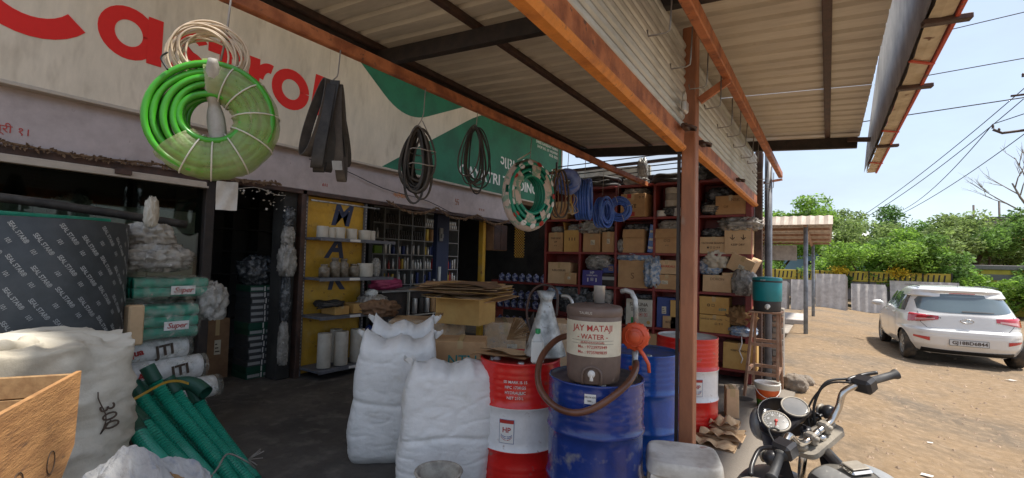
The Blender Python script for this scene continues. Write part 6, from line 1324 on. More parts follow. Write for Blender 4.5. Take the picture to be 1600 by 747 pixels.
# pebbles: nobody could count them
npeb = 5200; rs = np.random.RandomState(4); th = rs.rand(npeb); yy = 1.2+rs.rand(npeb)**1.6*16; xx = -.3+rs.rand(npeb)*(1.2+yy*.75); mb = MB()
for i in range(npeb):
    x, y = float(xx[i]), float(yy[i]); s_ = .005+.017*float(rs.rand())**3*(1+.05*y); z = gz(x, y); a = float(rs.rand())*6
    c, s2 = math.cos(a)*s_, math.sin(a)*s_; mb.add([(x+c, y+s2, z), (x-s2, y+c, z), (x-c, y-s2, z), (x+s2, y-c, z), (x, y, z+s_*.8)], [(0, 1, 4), (1, 2, 4), (2, 3, 4), (3, 0, 4)])
tag(mb.build('pebbles', 'pebble'), 'loose small stones scattered over the dirt yard', 'gravel', kind='stuff')

# ================================================================ white hatchback
CP = Vector((2.22, 12.38, -.215)); CA = math.atan2(-(1.23-1.39), 2.42)
car = thing('parked_car', 'white hatchback seen from behind with red tail lamps, parked on the dirt', 'car', tuple(CP), CA)
def itp(tab, z):
    for (a, b), (c, d) in zip(tab, tab[1:]):
        if z <= c: t = (z-a)/(c-a); t = max(0, min(1, t)); t = t*t*(3-2*t) if False else t; return b+(d-b)*t
    return tab[-1][1]
TW = [(.2, .70), (.26, .78), (.40, .825), (.62, .835), (.80, .83), (.93, .815), (1.0, .79), (1.2, .715), (1.38, .635), (1.44, .60), (1.48, .54), (1.505, .40), (1.515, .02)]
TR = [(.2, .20), (.26, .10), (.38, .03), (.55, 0), (.66, .01), (.70, .07), (.84, .09), (.96, .11), (1.02, .14), (1.2, .27), (1.38, .385), (1.43, .36), (1.46, .42), (1.49, .62), (1.515, 1.3)]
TF = [(.2, 3.6), (.3, 3.72), (.55, 3.765), (.75, 3.68), (.86, 3.3), (.94, 2.85), (1.0, 2.62), (1.2, 2.30), (1.4, 1.98), (1.46, 1.85), (1.5, 1.6), (1.515, 1.32)]
YC = 1.9
def ringpt(z, a, off=0, n=4.2):
    W = itp(TW, z)+off; yr = itp(TR, z)-off; yf = itp(TF, z)+off; ca, sa = math.cos(a), math.sin(a); n = 4.2 if z > .95 else 4.8
    k = (abs(ca)**n+abs(sa)**n)**(-1/n); cx, cy = ca*k, sa*k; yc = min(YC, (yr+yf)/2) if z > 1.3 else YC
    Ly = (yf-yc) if cy > 0 else (yc-yr); return (cx*W, yc+cy*Ly, z)
def rear_y(x, z, off=0):
    W = itp(TW, z); yr = itp(TR, z)-off; n = 4.2 if z > .95 else 4.8; q = min(.999, abs(x/W)); return YC-(YC-yr)*(1-q**n)**(1/n)
def side_x(y, z, off=0):
    W = itp(TW, z)+off; yr = itp(TR, z); yf = itp(TF, z); n = 4.2 if z > .95 else 4.8; q = abs((y-YC)/((YC-yr) if y < YC else (yf-YC))); q = min(.999, q); return W*(1-q**n)**(1/n)
WH = (.60, 3.03); nu, nv = 160, 76
def sm_z(v_): return .2+(1.515-.2)*v_
vs = [ringpt(sm_z(j/nv), 2*math.pi*i/nu) for j in range(nv+1) for i in range(nu)]; fs = []
for j in range(nv):
    for i in range(nu):
        q = (j*nu+i, j*nu+(i+1) % nu, (j+1)*nu+(i+1) % nu, (j+1)*nu+i); c = sum((Vector(vs[k]) for k in q), Vector())/4
        if abs(c.x) > .5 and any((c.y-w_)**2+(c.z-.30)**2 < .345**2 for w_ in WH): continue
        fs.append(q)
mb = MB(); mb.add(vs, fs, True); body = mb.build('body', 'carwhite', car, False)
for w_ in WH:
    for s_ in (-1, 1):
        mb = MB(); mb.lathe([(.35, .45), (.35, .80), (.348, .80)], 30, (0, 0, 0), ax='x'); mb.v = [(s_*p[0] if False else s_*min(abs(p[0]), side_x(w_+p[1], max(.26, .3+p[2]))-.004), w_+p[1], max(.27, .30+p[2])) for p in mb.v]; mb.add([(s_*.45, w_+.36*math.cos(a*.4), .3+max(-.03, .36*math.sin(a*.4))) for a in range(16)], [tuple(range(16))]); mb.build('wheel_arch', 'cardark', car, False)
        lp = MB(); lp.grid(lambda u, v_: (lambda a, r: (s_*(side_x(w_+r*math.cos(a), max(.2, .30+r*math.sin(a)))+.004), w_+r*math.cos(a), .30+r*math.sin(a)))(math.pi*(-.10+1.20*u), .322+.060*v_), 40, 3); lp.build('arch_lip', 'carwhite', car, False)
        wheel = MB(); wheel.lathe([(.20, -.075), (.275, -.085), (.298, -.07), (.302, 0), (.298, .07), (.275, .085), (.20, .075)], 32, (s_*.72, w_, .30), ax='x') if False else None
        tm = MB(); tm.lathe([(.19, -.08), (.27, -.088), (.296, -.07), (.302, -.02), (.302, .02), (.296, .07), (.27, .088), (.19, .08)], 36, (s_*.715, 0, 0), ax='x'); tm.v = [(a, b+w_, c+.30) for a, b, c in tm.v]; to = tm.build('wheel', 'tyre', car, False)
        rm = MB(); rm.lathe([(.192, .05*s_), (.185, .06*s_), (.17, .02*s_), (.05, .045*s_), (0, .05*s_)], 30, (s_*.735, 0, 0), ax='x'); rm.v = [(a, b+w_, c+.30) for a, b, c in rm.v]
        for k in range(8):
            a = k*math.pi/4; rm.bar((s_*.79, w_+.04*math.cos(a), .3+.04*math.sin(a)), (s_*.785, w_+.18*math.cos(a), .3+.18*math.sin(a)), .012, .03)
        rm.build('rim', 'alloy', to, False)
def rpatch(nm, mt, x0, x1, zlo, zhi, off, nu=30, nv=14, par=None, slope=None, key=None):
    """patch on the rear following its curve; zlo, zhi are functions of t in 0..1"""
    mb = MB(); mb.grid(lambda u, v_: (lambda x, z: (x, rear_y(x, z)-off, z))(x0+(x1-x0)*u, zlo(u)+(zhi(u)-zlo(u))*v_), nu, nv); return mb.build(nm, mt, par or car, False)
ce = lambda u: (2*u-1)
rpatch('rear_window', 'carglass', -.62, .62, lambda u: 1.005+.045*abs(ce(u))**3+.10*max(0, abs(ce(u))-.9)*8*.1, lambda u: 1.365-.03*ce(u)**2-.20*max(0, abs(ce(u))-.86)/.14*.6, .006)
rpatch('spoiler_edge', 'carwhite', -.60, .60, lambda u: 1.385-.02*ce(u)**2, lambda u: 1.43-.02*ce(u)**2, .035, nv=4)
rpatch('brake_light', 'carred', -.17, .17, lambda u: 1.372, lambda u: 1.388, .028, nv=2)
rpatch('wiper', 'cardark', -.05, .36, lambda u: 1.032+.006*u, lambda u: 1.055-.004*u, .016, nv=2)
for s_ in (-1, 1):
    # wrap-round tail lamp: walks the ring from the rear to the side
    def lamp(u, v_, s_=s_, o=.010, z0=.79, z1=.965):
        a0 = -math.pi/2+s_*.42 if True else 0; a = -math.pi/2+s_*(.42+u*(.82-.42)); zz0 = z0+.03*(1-u)+.0; zz1 = z1-.01*(1-u); tri = (1-u)**1.3*.05
        return ringpt((zz0+tri)+(zz1-tri*.3-zz0-tri)*v_, a, o)
    mb = MB(); mb.grid(lamp, 16, 8); tl = mb.build('tail_lamp', 'carred', car, False)
    mb = MB(); mb.grid(lambda u, v_: lamp(.12+u*.62, .12+v_*.33, o=.0125), 12, 4); mb.build('lamp_lens', 'carlamp', tl, False)
    mb = MB(); mb.grid(lambda u, v_: (lambda x, z: (x, rear_y(x, z)-.010, z))(s_*(.50+.20*u), .455+.05*u+(.07-.035*u)*v_), 8, 4); mb.build('reflector', 'carred', car, False)
    # side glass
    for (y0, y1, nm) in ((.62, 1.02, 'quarter_window'), (1.06, 1.72, 'rear_side_window'), (1.78, 2.50, 'front_side_window')):
        def sg(u, v_, s_=s_):
            z = .985+.36*v_; ya = y0+(.18*v_ if y0 < 1 else .0); yb_ = min(y1, y1 if y1 < 2 else 2.52-.50*v_*.98); y = ya+(yb_-ya)*u; return (s_*(side_x(y, z)+.004), y, z)
        mb = MB(); mb.grid(sg, 10, 8); mb.build(nm, 'carglass', car, False)
    mb = MB(); mb.grid(lambda u, v_: (s_*(side_x(.95+2.0*u, .60-.10*u+.08*v_)+.004), .95+1.0*u+.0, .40+.10*v_), 3, 2) if False else None
    mi = MB(); mi.grid(lambda u, v_: (s_*(.93+.11*math.cos(math.pi*(v_-.5))*math.cos(6.283*u)), 2.42+.06*math.cos(math.pi*(v_-.5))*math.sin(6.283*u), 1.02+.065*math.sin(math.pi*(v_-.5))), 16, 8); mi.build('wing_mirror', 'carwhite', car, False)
    for y in (1.12, 1.95): mb = MB(); mb.bar((s_*(side_x(y, .90)+.012), y, .90), (s_*(side_x(y+.18, .90)+.012), y+.18, .90), .02, .03, .005); mb.build('door_handle', 'carwhite', car, False)
    for y in (1.04, 1.76): mb = MB(); mb.grid(lambda u, v_: (s_*(side_x(y, .3+.66*v_)+.0015), y-.004+.008*u, .3+.66*v_), 1, 12); mb.build('door_gap', 'cardark', car, False)
    mb = MB(); mb.tube([(s_*.53, .62+.16*i, 1.497+.012*math.sin(i/8*3.14)) for i in range(9)], .010, 6); mb.build('roof_rail', 'cardark', car, False)
# tailgate seam, bumper step, plate, badges
seam = [(x, z) for x, z in ((-.62, 1.0), (-.60, .80), (-.52, .70), (0, .675), (.52, .70), (.60, .80), (.62, 1.0))]
mb = MB(); P = []
for (a, b), (c, d) in zip(seam, seam[1:]):
    for k in range(8): x = a+(c-a)*k/8; z = b+(d-b)*k/8; P.append((x, rear_y(x, z)-.0005, z))
mb.tube(P, .0035, 5); mb.build('tailgate_seam', 'cardark', car, False)
rpatch('bumper_fold', 'carwhite', -.70, .70, lambda u: .60+.01*ce(u)**2, lambda u: .655, .012, nv=4)
rpatch('lower_valance', 'cardark', -.60, .60, lambda u: .215, lambda u: .29+.02*ce(u)**2, .012, nv=4)
mb = MB(); y = rear_y(0, .45)-.022; mb.box(-.25, .25, y, y+.02, .40, .51, .004); mb.build('number_plate', 'plate', car, False)
mb = MB()
for x0, x1, z0, z1 in ((-.25, .25, .507, .512), (-.25, .25, .398, .403), (-.252, -.247, .40, .51), (.247, .252, .40, .51)): mb.box(x0, x1, y-.003, y-.0005, z0, z1)
mb.build('plate_frame', 'cardark', car, False)
text('GJ18BD6844', 'ink', car, (.01, y-.003, .455), (1, 0, 0), (0, 0, 1), .085, bold=.02, name='plate_number', world=False)
yb2 = rear_y(0, .86)-.012
mb = MB(); mb.tube([(.085*math.cos(a*.3), yb2, .865+.036*math.sin(a*.3)) for a in range(21)], .007, 6, True); mb.build('badge_ring', 'chrome', car, False)
text('H', 'chrome', car, (0, yb2-.003, .865), (1, 0, 0), (0, .1, 1), .07, bold=.03, name='badge_letter', world=False, shear=.4)
text('GRAND i10', 'cardark', car, (-.43, rear_y(-.43, .90)-.008, .90), (1, -.05, 0), (0, .05, 1), .038, bold=.02, name='badge_letter', world=False)
text('Asta', 'chrome', car, (.40, rear_y(.4, .86)-.008, .86), (1, .05, 0), (0, .05, 1), .04, bold=.01, name='badge_letter', world=False)
mb = MB(); mb.tube([(0, .62, 1.50), (0, .56, 1.60)], .004, 6); mb.build('aerial', 'cardark', car, False)
mb = MB(); mb.box(-.66, .66, .30, 3.5, .22, .30); mb.build('underbody', 'cardark', car, False)

car.scale = (1.12, 1.04, 1.0)
# ================================================================ motorcycle, right foreground
BZ = -.09
HC = Vector((-.033, 2.446, .866))
mc = thing('motorcycle', 'dusty black parked motorcycle with chrome handlebar and twin dials', 'motorcycle', (.12, 1.9, BZ))
# handlebar frame (steering turned) and body frame
def frame(c, rz, ln, pt): return Matrix.Translation(c) @ Matrix.Rotation(rz, 4, 'Z') @ Matrix.Rotation(pt, 4, 'X') @ Matrix.Rotation(ln, 4, 'Y')
FH = frame(HC, 1.004, -.40, .025); FB = frame(HC, .55, -.16, 0)
def hb_(nm, mt, fn, fr=None, par=None):
    mb = MB(); mb.M = fr or FH; fn(mb); return mb.build(nm, mt, par or mc)
for s_ in (-1, 1):
    hb_('handlebar', 'chrome', lambda mb: mb.tube(smooth_path([(s_*.0, 0, .02), (s_*.09, .0, .02), (s_*.145, -.01, .06), (s_*.185, -.02, .115), (s_*.25, -.045, .125), (s_*.30, -.065, .120)]), .0135, 14))
    hb_('switch_box', 'bikeblack', lambda mb: mb.box(*sorted((s_*.235, s_*.30)), -.10, -.02, .09, .155, .012))
    hb_('grip', 'griprubber', lambda mb: mb.tube([(s_*.30, -.066, .12), (s_*.305, -.068, .12), (s_*.31, -.068, .12), (s_*.40, -.10, .11), (s_*.415, -.105, .108), (s_*.42, -.107, .108)], [.018, .026, .0165, .0165, .022, .022], 16))
    hb_('lever', 'bikeblack', lambda mb: mb.tube(smooth_path([(s_*.27, -.02, .11), (s_*.30, .03, .10), (s_*.38, .01, .09), (s_*.43, -.02, .085)]), [.009]*19, 8))
    hb_('clutch_cable', 'blackwire', lambda mb: mb.tube(smooth_path([(s_*.26, -.01, .12), (s_*.20, .06, .12), (s_*.10, .10, .04), (s_*.05, .08, -.08)]), .0045, 6))
hb_('brake_hose', 'blackwire', lambda mb: mb.tube(smooth_path([(.25, -.0, .14), (.17, .04, .15), (.10, .07, .06), (.06, .06, -.06)]), .006, 6))
hb_('top_yoke', 'castbeige', lambda mb: (mb.prism(curve_poly([(-.13, .05, .03), (-.11, -.045, .03), (.11, -.045, .03), (.13, .05, .03), (0, .075, .05)]), -.035, -.012, 'z')))
for s_ in (-1, 1):
    hb_('fork_cap', 'castbeige', lambda mb: mb.tube([(s_*.095, .015, -.012), (s_*.095, .015, .008), (s_*.095, .015, .012)], [.024, .024, .018], 18))
    hb_('bar_clamp', 'castbeige', lambda mb: (mb.box(*sorted((s_*.03, s_*.062)), -.022, .022, -.012, .042, .008), mb.tube([(s_*.046, -.03, .02), (s_*.046, .03, .02)], .011, 8)))
    hb_('fork_leg', 'chrome', lambda mb: mb.tube([(s_*.095, .015, -.03), (s_*.095, .10, -.30)], .016, 12)); hb_('fork_slider', 'castbeige', lambda mb: mb.tube([(s_*.095, .10, -.30), (s_*.095, .20, -.62)], .024, 12))
hb_('stem_nut', 'chrome', lambda mb: mb.tube([(0, -.01, -.012), (0, -.01, .006)], .018, 6))
hb_('ignition', 'bikeblack', lambda mb: (mb.tube([(0, .055, -.015), (0, .058, .012)], .022, 16), mb.box(-.002, .002, .05, .066, .012, .03)))
# dials
for s_, r_, l in ((1, .054, 'dialglass'), (-1, .054, 'dialface')):
    c = Vector((s_*.066-.005, .135, .055)); n_ = Vector((0, -.42, 1)).normalized()
    d = hb_('instrument_dial', 'bikeblack', lambda mb: mb.tube([c-n_*.055, c-n_*.05, c, c+n_*.004], [.03, r_*.95, r_+.004, r_], 30))
    hb_('dial_rim', 'castbeige', lambda mb: mb.tube([c+n_*.004+(Vector((1, 0, 0))*math.cos(a*.21)+n_.cross(Vector((1, 0, 0)))*math.sin(a*.21))*r_ for a in range(30)], .0045, 6, True), par=d)
    hb_('dial_face', l, lambda mb: disc(c+n_*.003, n_, r_-.004, .0025, mb, 30), par=d)
    if s_ < 0:
        def marks(mb):
            X = Vector((1, 0, 0)); Y = n_.cross(X)
            for k in range(23): a = R(-45+k*12.3); e = X*math.cos(a)+Y*math.sin(a); mb.bar(c+n_*.0062+e*.040, c+n_*.0062+e*.050, .0016, .0008)
        hb_('tick_mark', 'white', marks, par=d)['kind'] = 'stuff'
        hb_('needle', 'redpaint', lambda mb: (mb.bar(c+n_*.008, c+n_*.008+Vector((-.03, -.02, 0)), .003, .001), disc(c+n_*.006, n_, .007, .005, mb, 12)), par=d)
        for k, tx in enumerate(('20', '40', '60', '80', '100', '120')):
            a = R(225-k*54); e = Vector((1, 0, 0))*math.cos(a)+n_.cross(Vector((1, 0, 0)))*math.sin(a); p = FH @ (c+n_*.007+e*.031); rx = FH.to_3x3() @ Vector((1, 0, 0)); uy = FH.to_3x3() @ (n_.cross(Vector((1, 0, 0)))); o = text(tx, 'white', mc, p, rx, uy, .012, name='dial_number', ext=.0003); o.parent = d
hb_('dial_panel', 'bikeblack', lambda mb: mb.prism(curve_poly([(-.13, .09, .03), (.12, .09, .03), (.13, .19, .05), (.0, .215, .03), (-.14, .19, .05)]), .015, .03, 'z'))
# bikini fairing: a shell open towards the rider
def fair(o):
    def fn(u, v_):
        a = math.pi*(-.08+1.16*u); w_ = .158*(1-.16*v_)+o; X = w_*math.cos(a)*1.0+.01; Yy = .10+ (.17-.03*v_+o)*max(-.35, math.sin(a))*1.0; z = -.16+.155*v_+.075*max(0, math.sin(a))*v_; return (X, Yy+.02*v_, z)
    return fn
hb_('fairing', 'bikeblack', lambda mb: (mb.grid(fair(0), 30, 12), mb.grid(lambda u, v_: fair(-.006)(1-u, v_), 30, 12), mb.tube([fair(-.003)(i/30, 1) for i in range(31)], .005, 6)))
hb_('headlamp', 'dialglass', lambda mb: mb.tube([(0, .24, -.04), (0, .285, -.05)], [.085, .08], 24))
for s_ in (-1, 1):
    t2 = hb_('turn_signal', 'bikeblack', lambda mb: (mb.tube([(s_*.10, .10, -.02), (s_*.20, .09, -.03)], .008, 8), mb.tube([(s_*.20, .12, -.03), (s_*.20, .09, -.03), (s_*.20, .06, -.03)], [.02, .034, .03], 16)))
    hb_('signal_lens', 'cardark' if False else 'castbeige', lambda mb: mb.tube([(s_*.20, .12, -.03), (s_*.20, .135, -.03)], [.03, .018], 16), par=t2)
hb_('front_mudguard', 'bikeblack', lambda mb: mb.grid(lambda u, v_: (-.06+.12*u, .24+.36*math.sin(-1.3+2.3*v_)*1.0, -.66+.35*math.cos(-1.3+2.3*v_)-.02*(2*u-1)**2), 6, 20))
def wheelf(c, r_, w_, fr, nm):
    o = hb_(nm, 'tyre', lambda mb: mb.lathe([(r_-.07, -w_*.6), (r_-.02, -w_), (r_, 0), (r_-.02, w_), (r_-.07, w_*.6), (r_-.07, -w_*.6)], 40, c, ax='x'), fr)
    hb_('rim', 'alloy', lambda mb: (mb.lathe([(r_-.085, -w_*.5), (r_-.068, -w_*.6), (r_-.068, w_*.6), (r_-.085, w_*.5)], 40, c, ax='x'), mb.tube([(c[0]-.05, c[1], c[2]), (c[0]+.05, c[1], c[2])], .04, 16), [mb.bar((c[0], c[1]+.03*math.cos(a), c[2]+.03*math.sin(a)), (c[0], c[1]+(r_-.075)*math.cos(a), c[2]+(r_-.075)*math.sin(a)), .018, .03) for a in [k*math.pi/3 for k in range(6)]]), fr, par=o)
wheelf((0, .24, -.66), .29, .045, FH, 'front_wheel')
# tank, seat, engine, rear in the body frame
def tankfn(o=0):
    def fn(u, v_):
        a = 2*math.pi*u; L_ = v_; y = -.06-.50*L_; w_ = (.150*math.sin(math.pi*min(1, .18+.80*L_**.8))**.55+o); hh = .115*math.sin(math.pi*min(1, .14+.80*L_**.85))**.6+o; c, s2 = math.cos(a), math.sin(a); k = (abs(c)**2.6+abs(s2)**2.6)**(-1/2.6); return (c*k*w_, y, -.16+s2*k*hh*(1 if s2 > 0 else 1.2)-.03*L_)
    return fn
tk = hb_('fuel_tank', 'tankdust', lambda mb: mb.grid(tankfn(), 44, 34), FB)
for s_ in (-1, 1):
    hb_('tank_stripe', 'tanksilver', lambda mb: mb.grid(lambda u, v_: tankfn(.0025)((.25-s_*(.06+.075*u-.03*v_)) % 1, .10+.75*v_), 6, 16), FB, tk)
hb_('filler_cap', 'chrome', lambda mb: (mb.box(-.04, .04, -.26, -.17, -.055, -.038, .008)), FB, tk); hb_('filler_flap', 'castbeige', lambda mb: mb.box(-.032, .032, -.25, -.18, -.036, -.030, .006), FB, tk)
hb_('seat', 'seat', lambda mb: mb.grid(lambda u, v_: ((.11+.03*math.sin(v_*2))*math.cos(2*math.pi*u), -.52-.62*v_, -.17+.05*math.sin(2*math.pi*u)+.05*v_), 24, 14), FB)
hb_('engine', 'castbeige', lambda mb: (mb.box(-.14, .14, -.48, -.12, -.66, -.42, .04), mb.box(-.07, .07, -.22, -.06, -.46, -.26, .01)), FB)
hb_('frame_tube', 'bikeblack', lambda mb: (mb.tube([(0, -.02, -.08), (0, -.06, -.45), (0, -.12, -.62), (0, -.6, -.60)], .022, 10), mb.tube([(0, -.02, -.05), (0, -.55, -.22), (0, -1.1, -.20)], .022, 10)), FB)
wheelf((0, -1.0, -.655), .29, .05, FB, 'rear_wheel')
hb_('side_panel', 'bikeblack', lambda mb: mb.box(-.13, .13, -.72, -.5, -.42, -.22, .05), FB); hb_('exhaust', 'chrome', lambda mb: mb.tube([(.10, -.2, -.5), (.14, -.5, -.66), (.16, -1.1, -.60)], [.02, .03, .045], 14), FB)
hb_('side_stand', 'bikeblack', lambda mb: mb.tube([(-.12, -.5, -.62), (-.26, -.52, -.93)], .012, 8), FB)

# ================================================================ yard: open shed, sheets, walls
sh = thing('open_shed', 'small open shed with a pale corrugated roof on blue-grey posts', 'shed', (-1.6, 16.5, -.2))
for x, y in ((-.46, 13.95), (-.42, 19.3), (-3.4, 13.95), (-3.4, 19.3)): mb = MB(); mb.tube([(x, y, -.22), (x, y, 2.70 if y < 16 else 2.40)], .05, 12); mb.build('post', 'postblue', sh)
mb = MB(); V = []; n = 48
for i in range(n+1):
    x = -4.2+4.3*i/n; h = .02 if i % 2 else 0
    V += [(x, 13.5, 2.80+h), (x, 19.8, 2.50+h)]
mb.add(V, [(2*i, 2*i+2, 2*i+3, 2*i+1) for i in range(n)]); mb.build('roof_sheet', 'shedsheet', sh)
mb = MB(); V = []
for i in range(n+1):
    x = -4.2+4.3*i/n; h = .018 if i % 2 else 0
    V += [(x, 13.25-h, 2.62), (x, 13.52-h*.5, 2.84+h)]
mb.add(V, [(2*i, 2*i+2, 2*i+3, 2*i+1) for i in range(n)]); mb.build('front_flashing', 'shedsheet', sh)
for y in (13.9, 15.3, 16.8, 18.2, 19.5): mb = MB(); z = 2.74-(y-13.5)*.048; mb.bar((-4.2, y, z), (.05, y, z), .06, .07); mb.build('rafter', 'ladderwood', sh)
for x in (-3.4, -.46): mb = MB(); mb.bar((x, 13.6, 2.65), (x, 19.6, 2.37), .06, .07); mb.build('side_beam', 'ladderwood', sh)
mb = MB(); mb.add([(-.44, 14.05, 2.60), (-.44, 15.0, 2.62), (-.44, 14.3, 1.5), (-.43, 14.05, 2.60), (-.43, 15.0, 2.62), (-.43, 14.3, 1.5)], [(0, 1, 2), (5, 4, 3), (0, 3, 4, 1), (1, 4, 5, 2), (2, 5, 3, 0)]); mb.build('corner_gusset', 'cartonlight', sh)
mb = MB(); mb.box(-4.2, -.9, 19.3, 19.4, 1.85, 2.38); mb.build('end_board', 'panelback', sh)
pf = thing('shed_plinth', 'low pale concrete plinth under the open shed', 'plinth', (-1.8, 16, -.25)); mb = MB(); mb.box(-4.2, -.30, 14.1, 19.6, -.25, -.06, .02); mb.build('slab', 'apron', pf); mb = MB(); mb.box(-4.2, -.55, 16.2, 18.6, -.06, .10, .02); mb.build('step', 'asbestos', pf)
def sheets(x0, x1, y, h, n, lab, lean=.25):
    t = thing('corrugated_sheets', lab, 'roof sheets', ((x0+x1)/2, y, -.22), 0, 'grey corrugated sheets stood on edge across the yard')
    for k in range(n):
        mb = MB(); V = []; m_ = max(8, int((x1-x0)/.07)); dy = .11*k
        for i in range(m_+1):
            x = x0+(x1-x0)*i/m_+.02*k; o_ = .035*math.sin(i*math.pi/2*1.0); V += [(x, y+dy+o_, -.22), (x, y+dy+o_+lean, h-.03*k)]
        mb.add(V, [(2*i, 2*i+2, 2*i+3, 2*i+1) for i in range(m_)], True); mb.build('sheet', 'asbestos', t)
sheets(-2.9, -1.5, 24.0, 1.02, 5, 'grey corrugated sheets left of the shed post'); sheets(-1.35, -.55, 24.1, 1.10, 4, 'grey corrugated sheets behind the shed posts')
sheets(-.45, .62, 24.4, 1.38, 5, 'tallest grey corrugated sheets just right of the shed'); sheets(.85, 2.05, 25.6, .98, 5, 'lower grey corrugated sheets left of the parked car', .35); sheets(2.3, 4.6, 26.8, 1.15, 5, 'grey corrugated sheets behind the parked car', .4)
yf = thing('yellow_fence', 'low yellow painted fence behind the corrugated sheets', 'fence', (-1, 26.5, -.2))
for i in range(11):
    x = -6+.95*i; mb = MB(); mb.box(x, x+.90, 27.5, 27.56, 1.05, 1.52, .01); mb.build('panel', 'yellowwall', yf)
    mb = MB(); mb.box(x+.90, x+.95, 27.48, 27.58, -.2, 1.55); mb.build('post', 'blacksteel', yf)
    mb = MB(); mb.box(x, x+.9, 27.52, 27.54, .2, 1.03); mb.build('lower_panel', 'wallgrey', yf)
    if i > 3:
        mb = MB(); mb.add([(x+.1+.18*q+d, 27.495, z) for q in range(4) for d, z in ((0, 1.12), (.06, 1.12), (.10, 1.45), (.04, 1.45))], [(4*q, 4*q+1, 4*q+2, 4*q+3) for q in range(4)]); mb.build('black_mark', 'blacksteel', yf)['kind'] = 'stuff'
yw = thing('yellow_wall', 'yellow rendered wall with grey coping behind the car and bushes', 'wall', (7, 29, -.2))
mb = MB(); mb.box(4.6, 18, 29, 29.2, -.3, 1.75); mb.build('wall', 'yellowwall', yw); mb = MB(); mb.box(4.5, 18.1, 28.92, 29.28, 1.75, 1.95, .02); mb.build('coping', 'wallgrey', yw)
mb = MB(); mb.box(4.55, 5.15, 28.85, 29.0, -.3, 1.9); mb.build('pillar', 'yellowwall', yw)
for i in range(6): mb = MB(); mb.box(5.6+1.9*i, 7.2+1.9*i, 28.985, 28.998, 1.30, 1.55); mb.build('recess', 'wallgrey', yw)
ob = thing('orange_shelter', 'orange-roofed shelter with blue sheeting beyond the yellow wall', 'shelter', (12, 36, 0))
mb = MB(); V = []
for i in range(41): x = 8.4+7*i/40; V += [(x, 35, 3.35+(.06 if i % 2 else 0)), (x, 38, 3.7+(.06 if i % 2 else 0))]
mb.add(V, [(2*i, 2*i+2, 2*i+3, 2*i+1) for i in range(40)]); mb.build('roof', 'orangesheet', ob)
for i in range(5): mb = MB(); mb.tube([(8.6+1.6*i, 35.2, -.2), (8.6+1.6*i, 35.2, 3.35)], .06, 8); mb.build('post', 'wallgrey', ob)
for i in range(4): mb = MB(); mb.box(8.8+1.6*i, 10.0+1.6*i, 35.6, 35.65, 2.0, 2.95); mb.build('blue_sheet', 'bluetarp', ob)
bb = thing('tin_building', 'pale corrugated building glimpsed between the trees', 'building', (10, 44, -.2)); mb = MB(); mb.box(9, 17, 44, 50, -.2, 5.2); mb.build('wall', 'shedsheet', bb); mb = MB(); mb.box(8.8, 17.2, 43.8, 50.2, 5.2, 5.35); mb.build('roof', 'wallgrey', bb)
for i in range(12): mb = MB(); mb.box(9.1+.65*i, 9.2+.65*i, 43.96, 44.0, -.1, 5.15); mb.build('rib', 'wallgrey', bb)
hw = thing('pale_hut', 'small pale blue and white hut behind the trees', 'hut', (-.5, 38, -.2)); mb = MB(); mb.box(-3, 2.0, 38, 42, -.2, 3.1); mb.build('wall', 'bluetarp', hw); mb = MB(); mb.add([(-3.3, 37.6, 3.05), (2.3, 37.6, 3.05), (2.3, 40, 4.2), (-3.3, 40, 4.2), (2.3, 42.4, 3.05), (-3.3, 42.4, 3.05)], [(0, 1, 2, 3), (3, 2, 4, 5)]); mb.build('roof', 'white', hw); mb = MB(); mb.box(-1.3, -.5, 37.97, 38.0, .9, 2.1); mb.box(.4, 1.2, 37.97, 38.0, .9, 2.1); mb.build('window', 'cardark', hw)

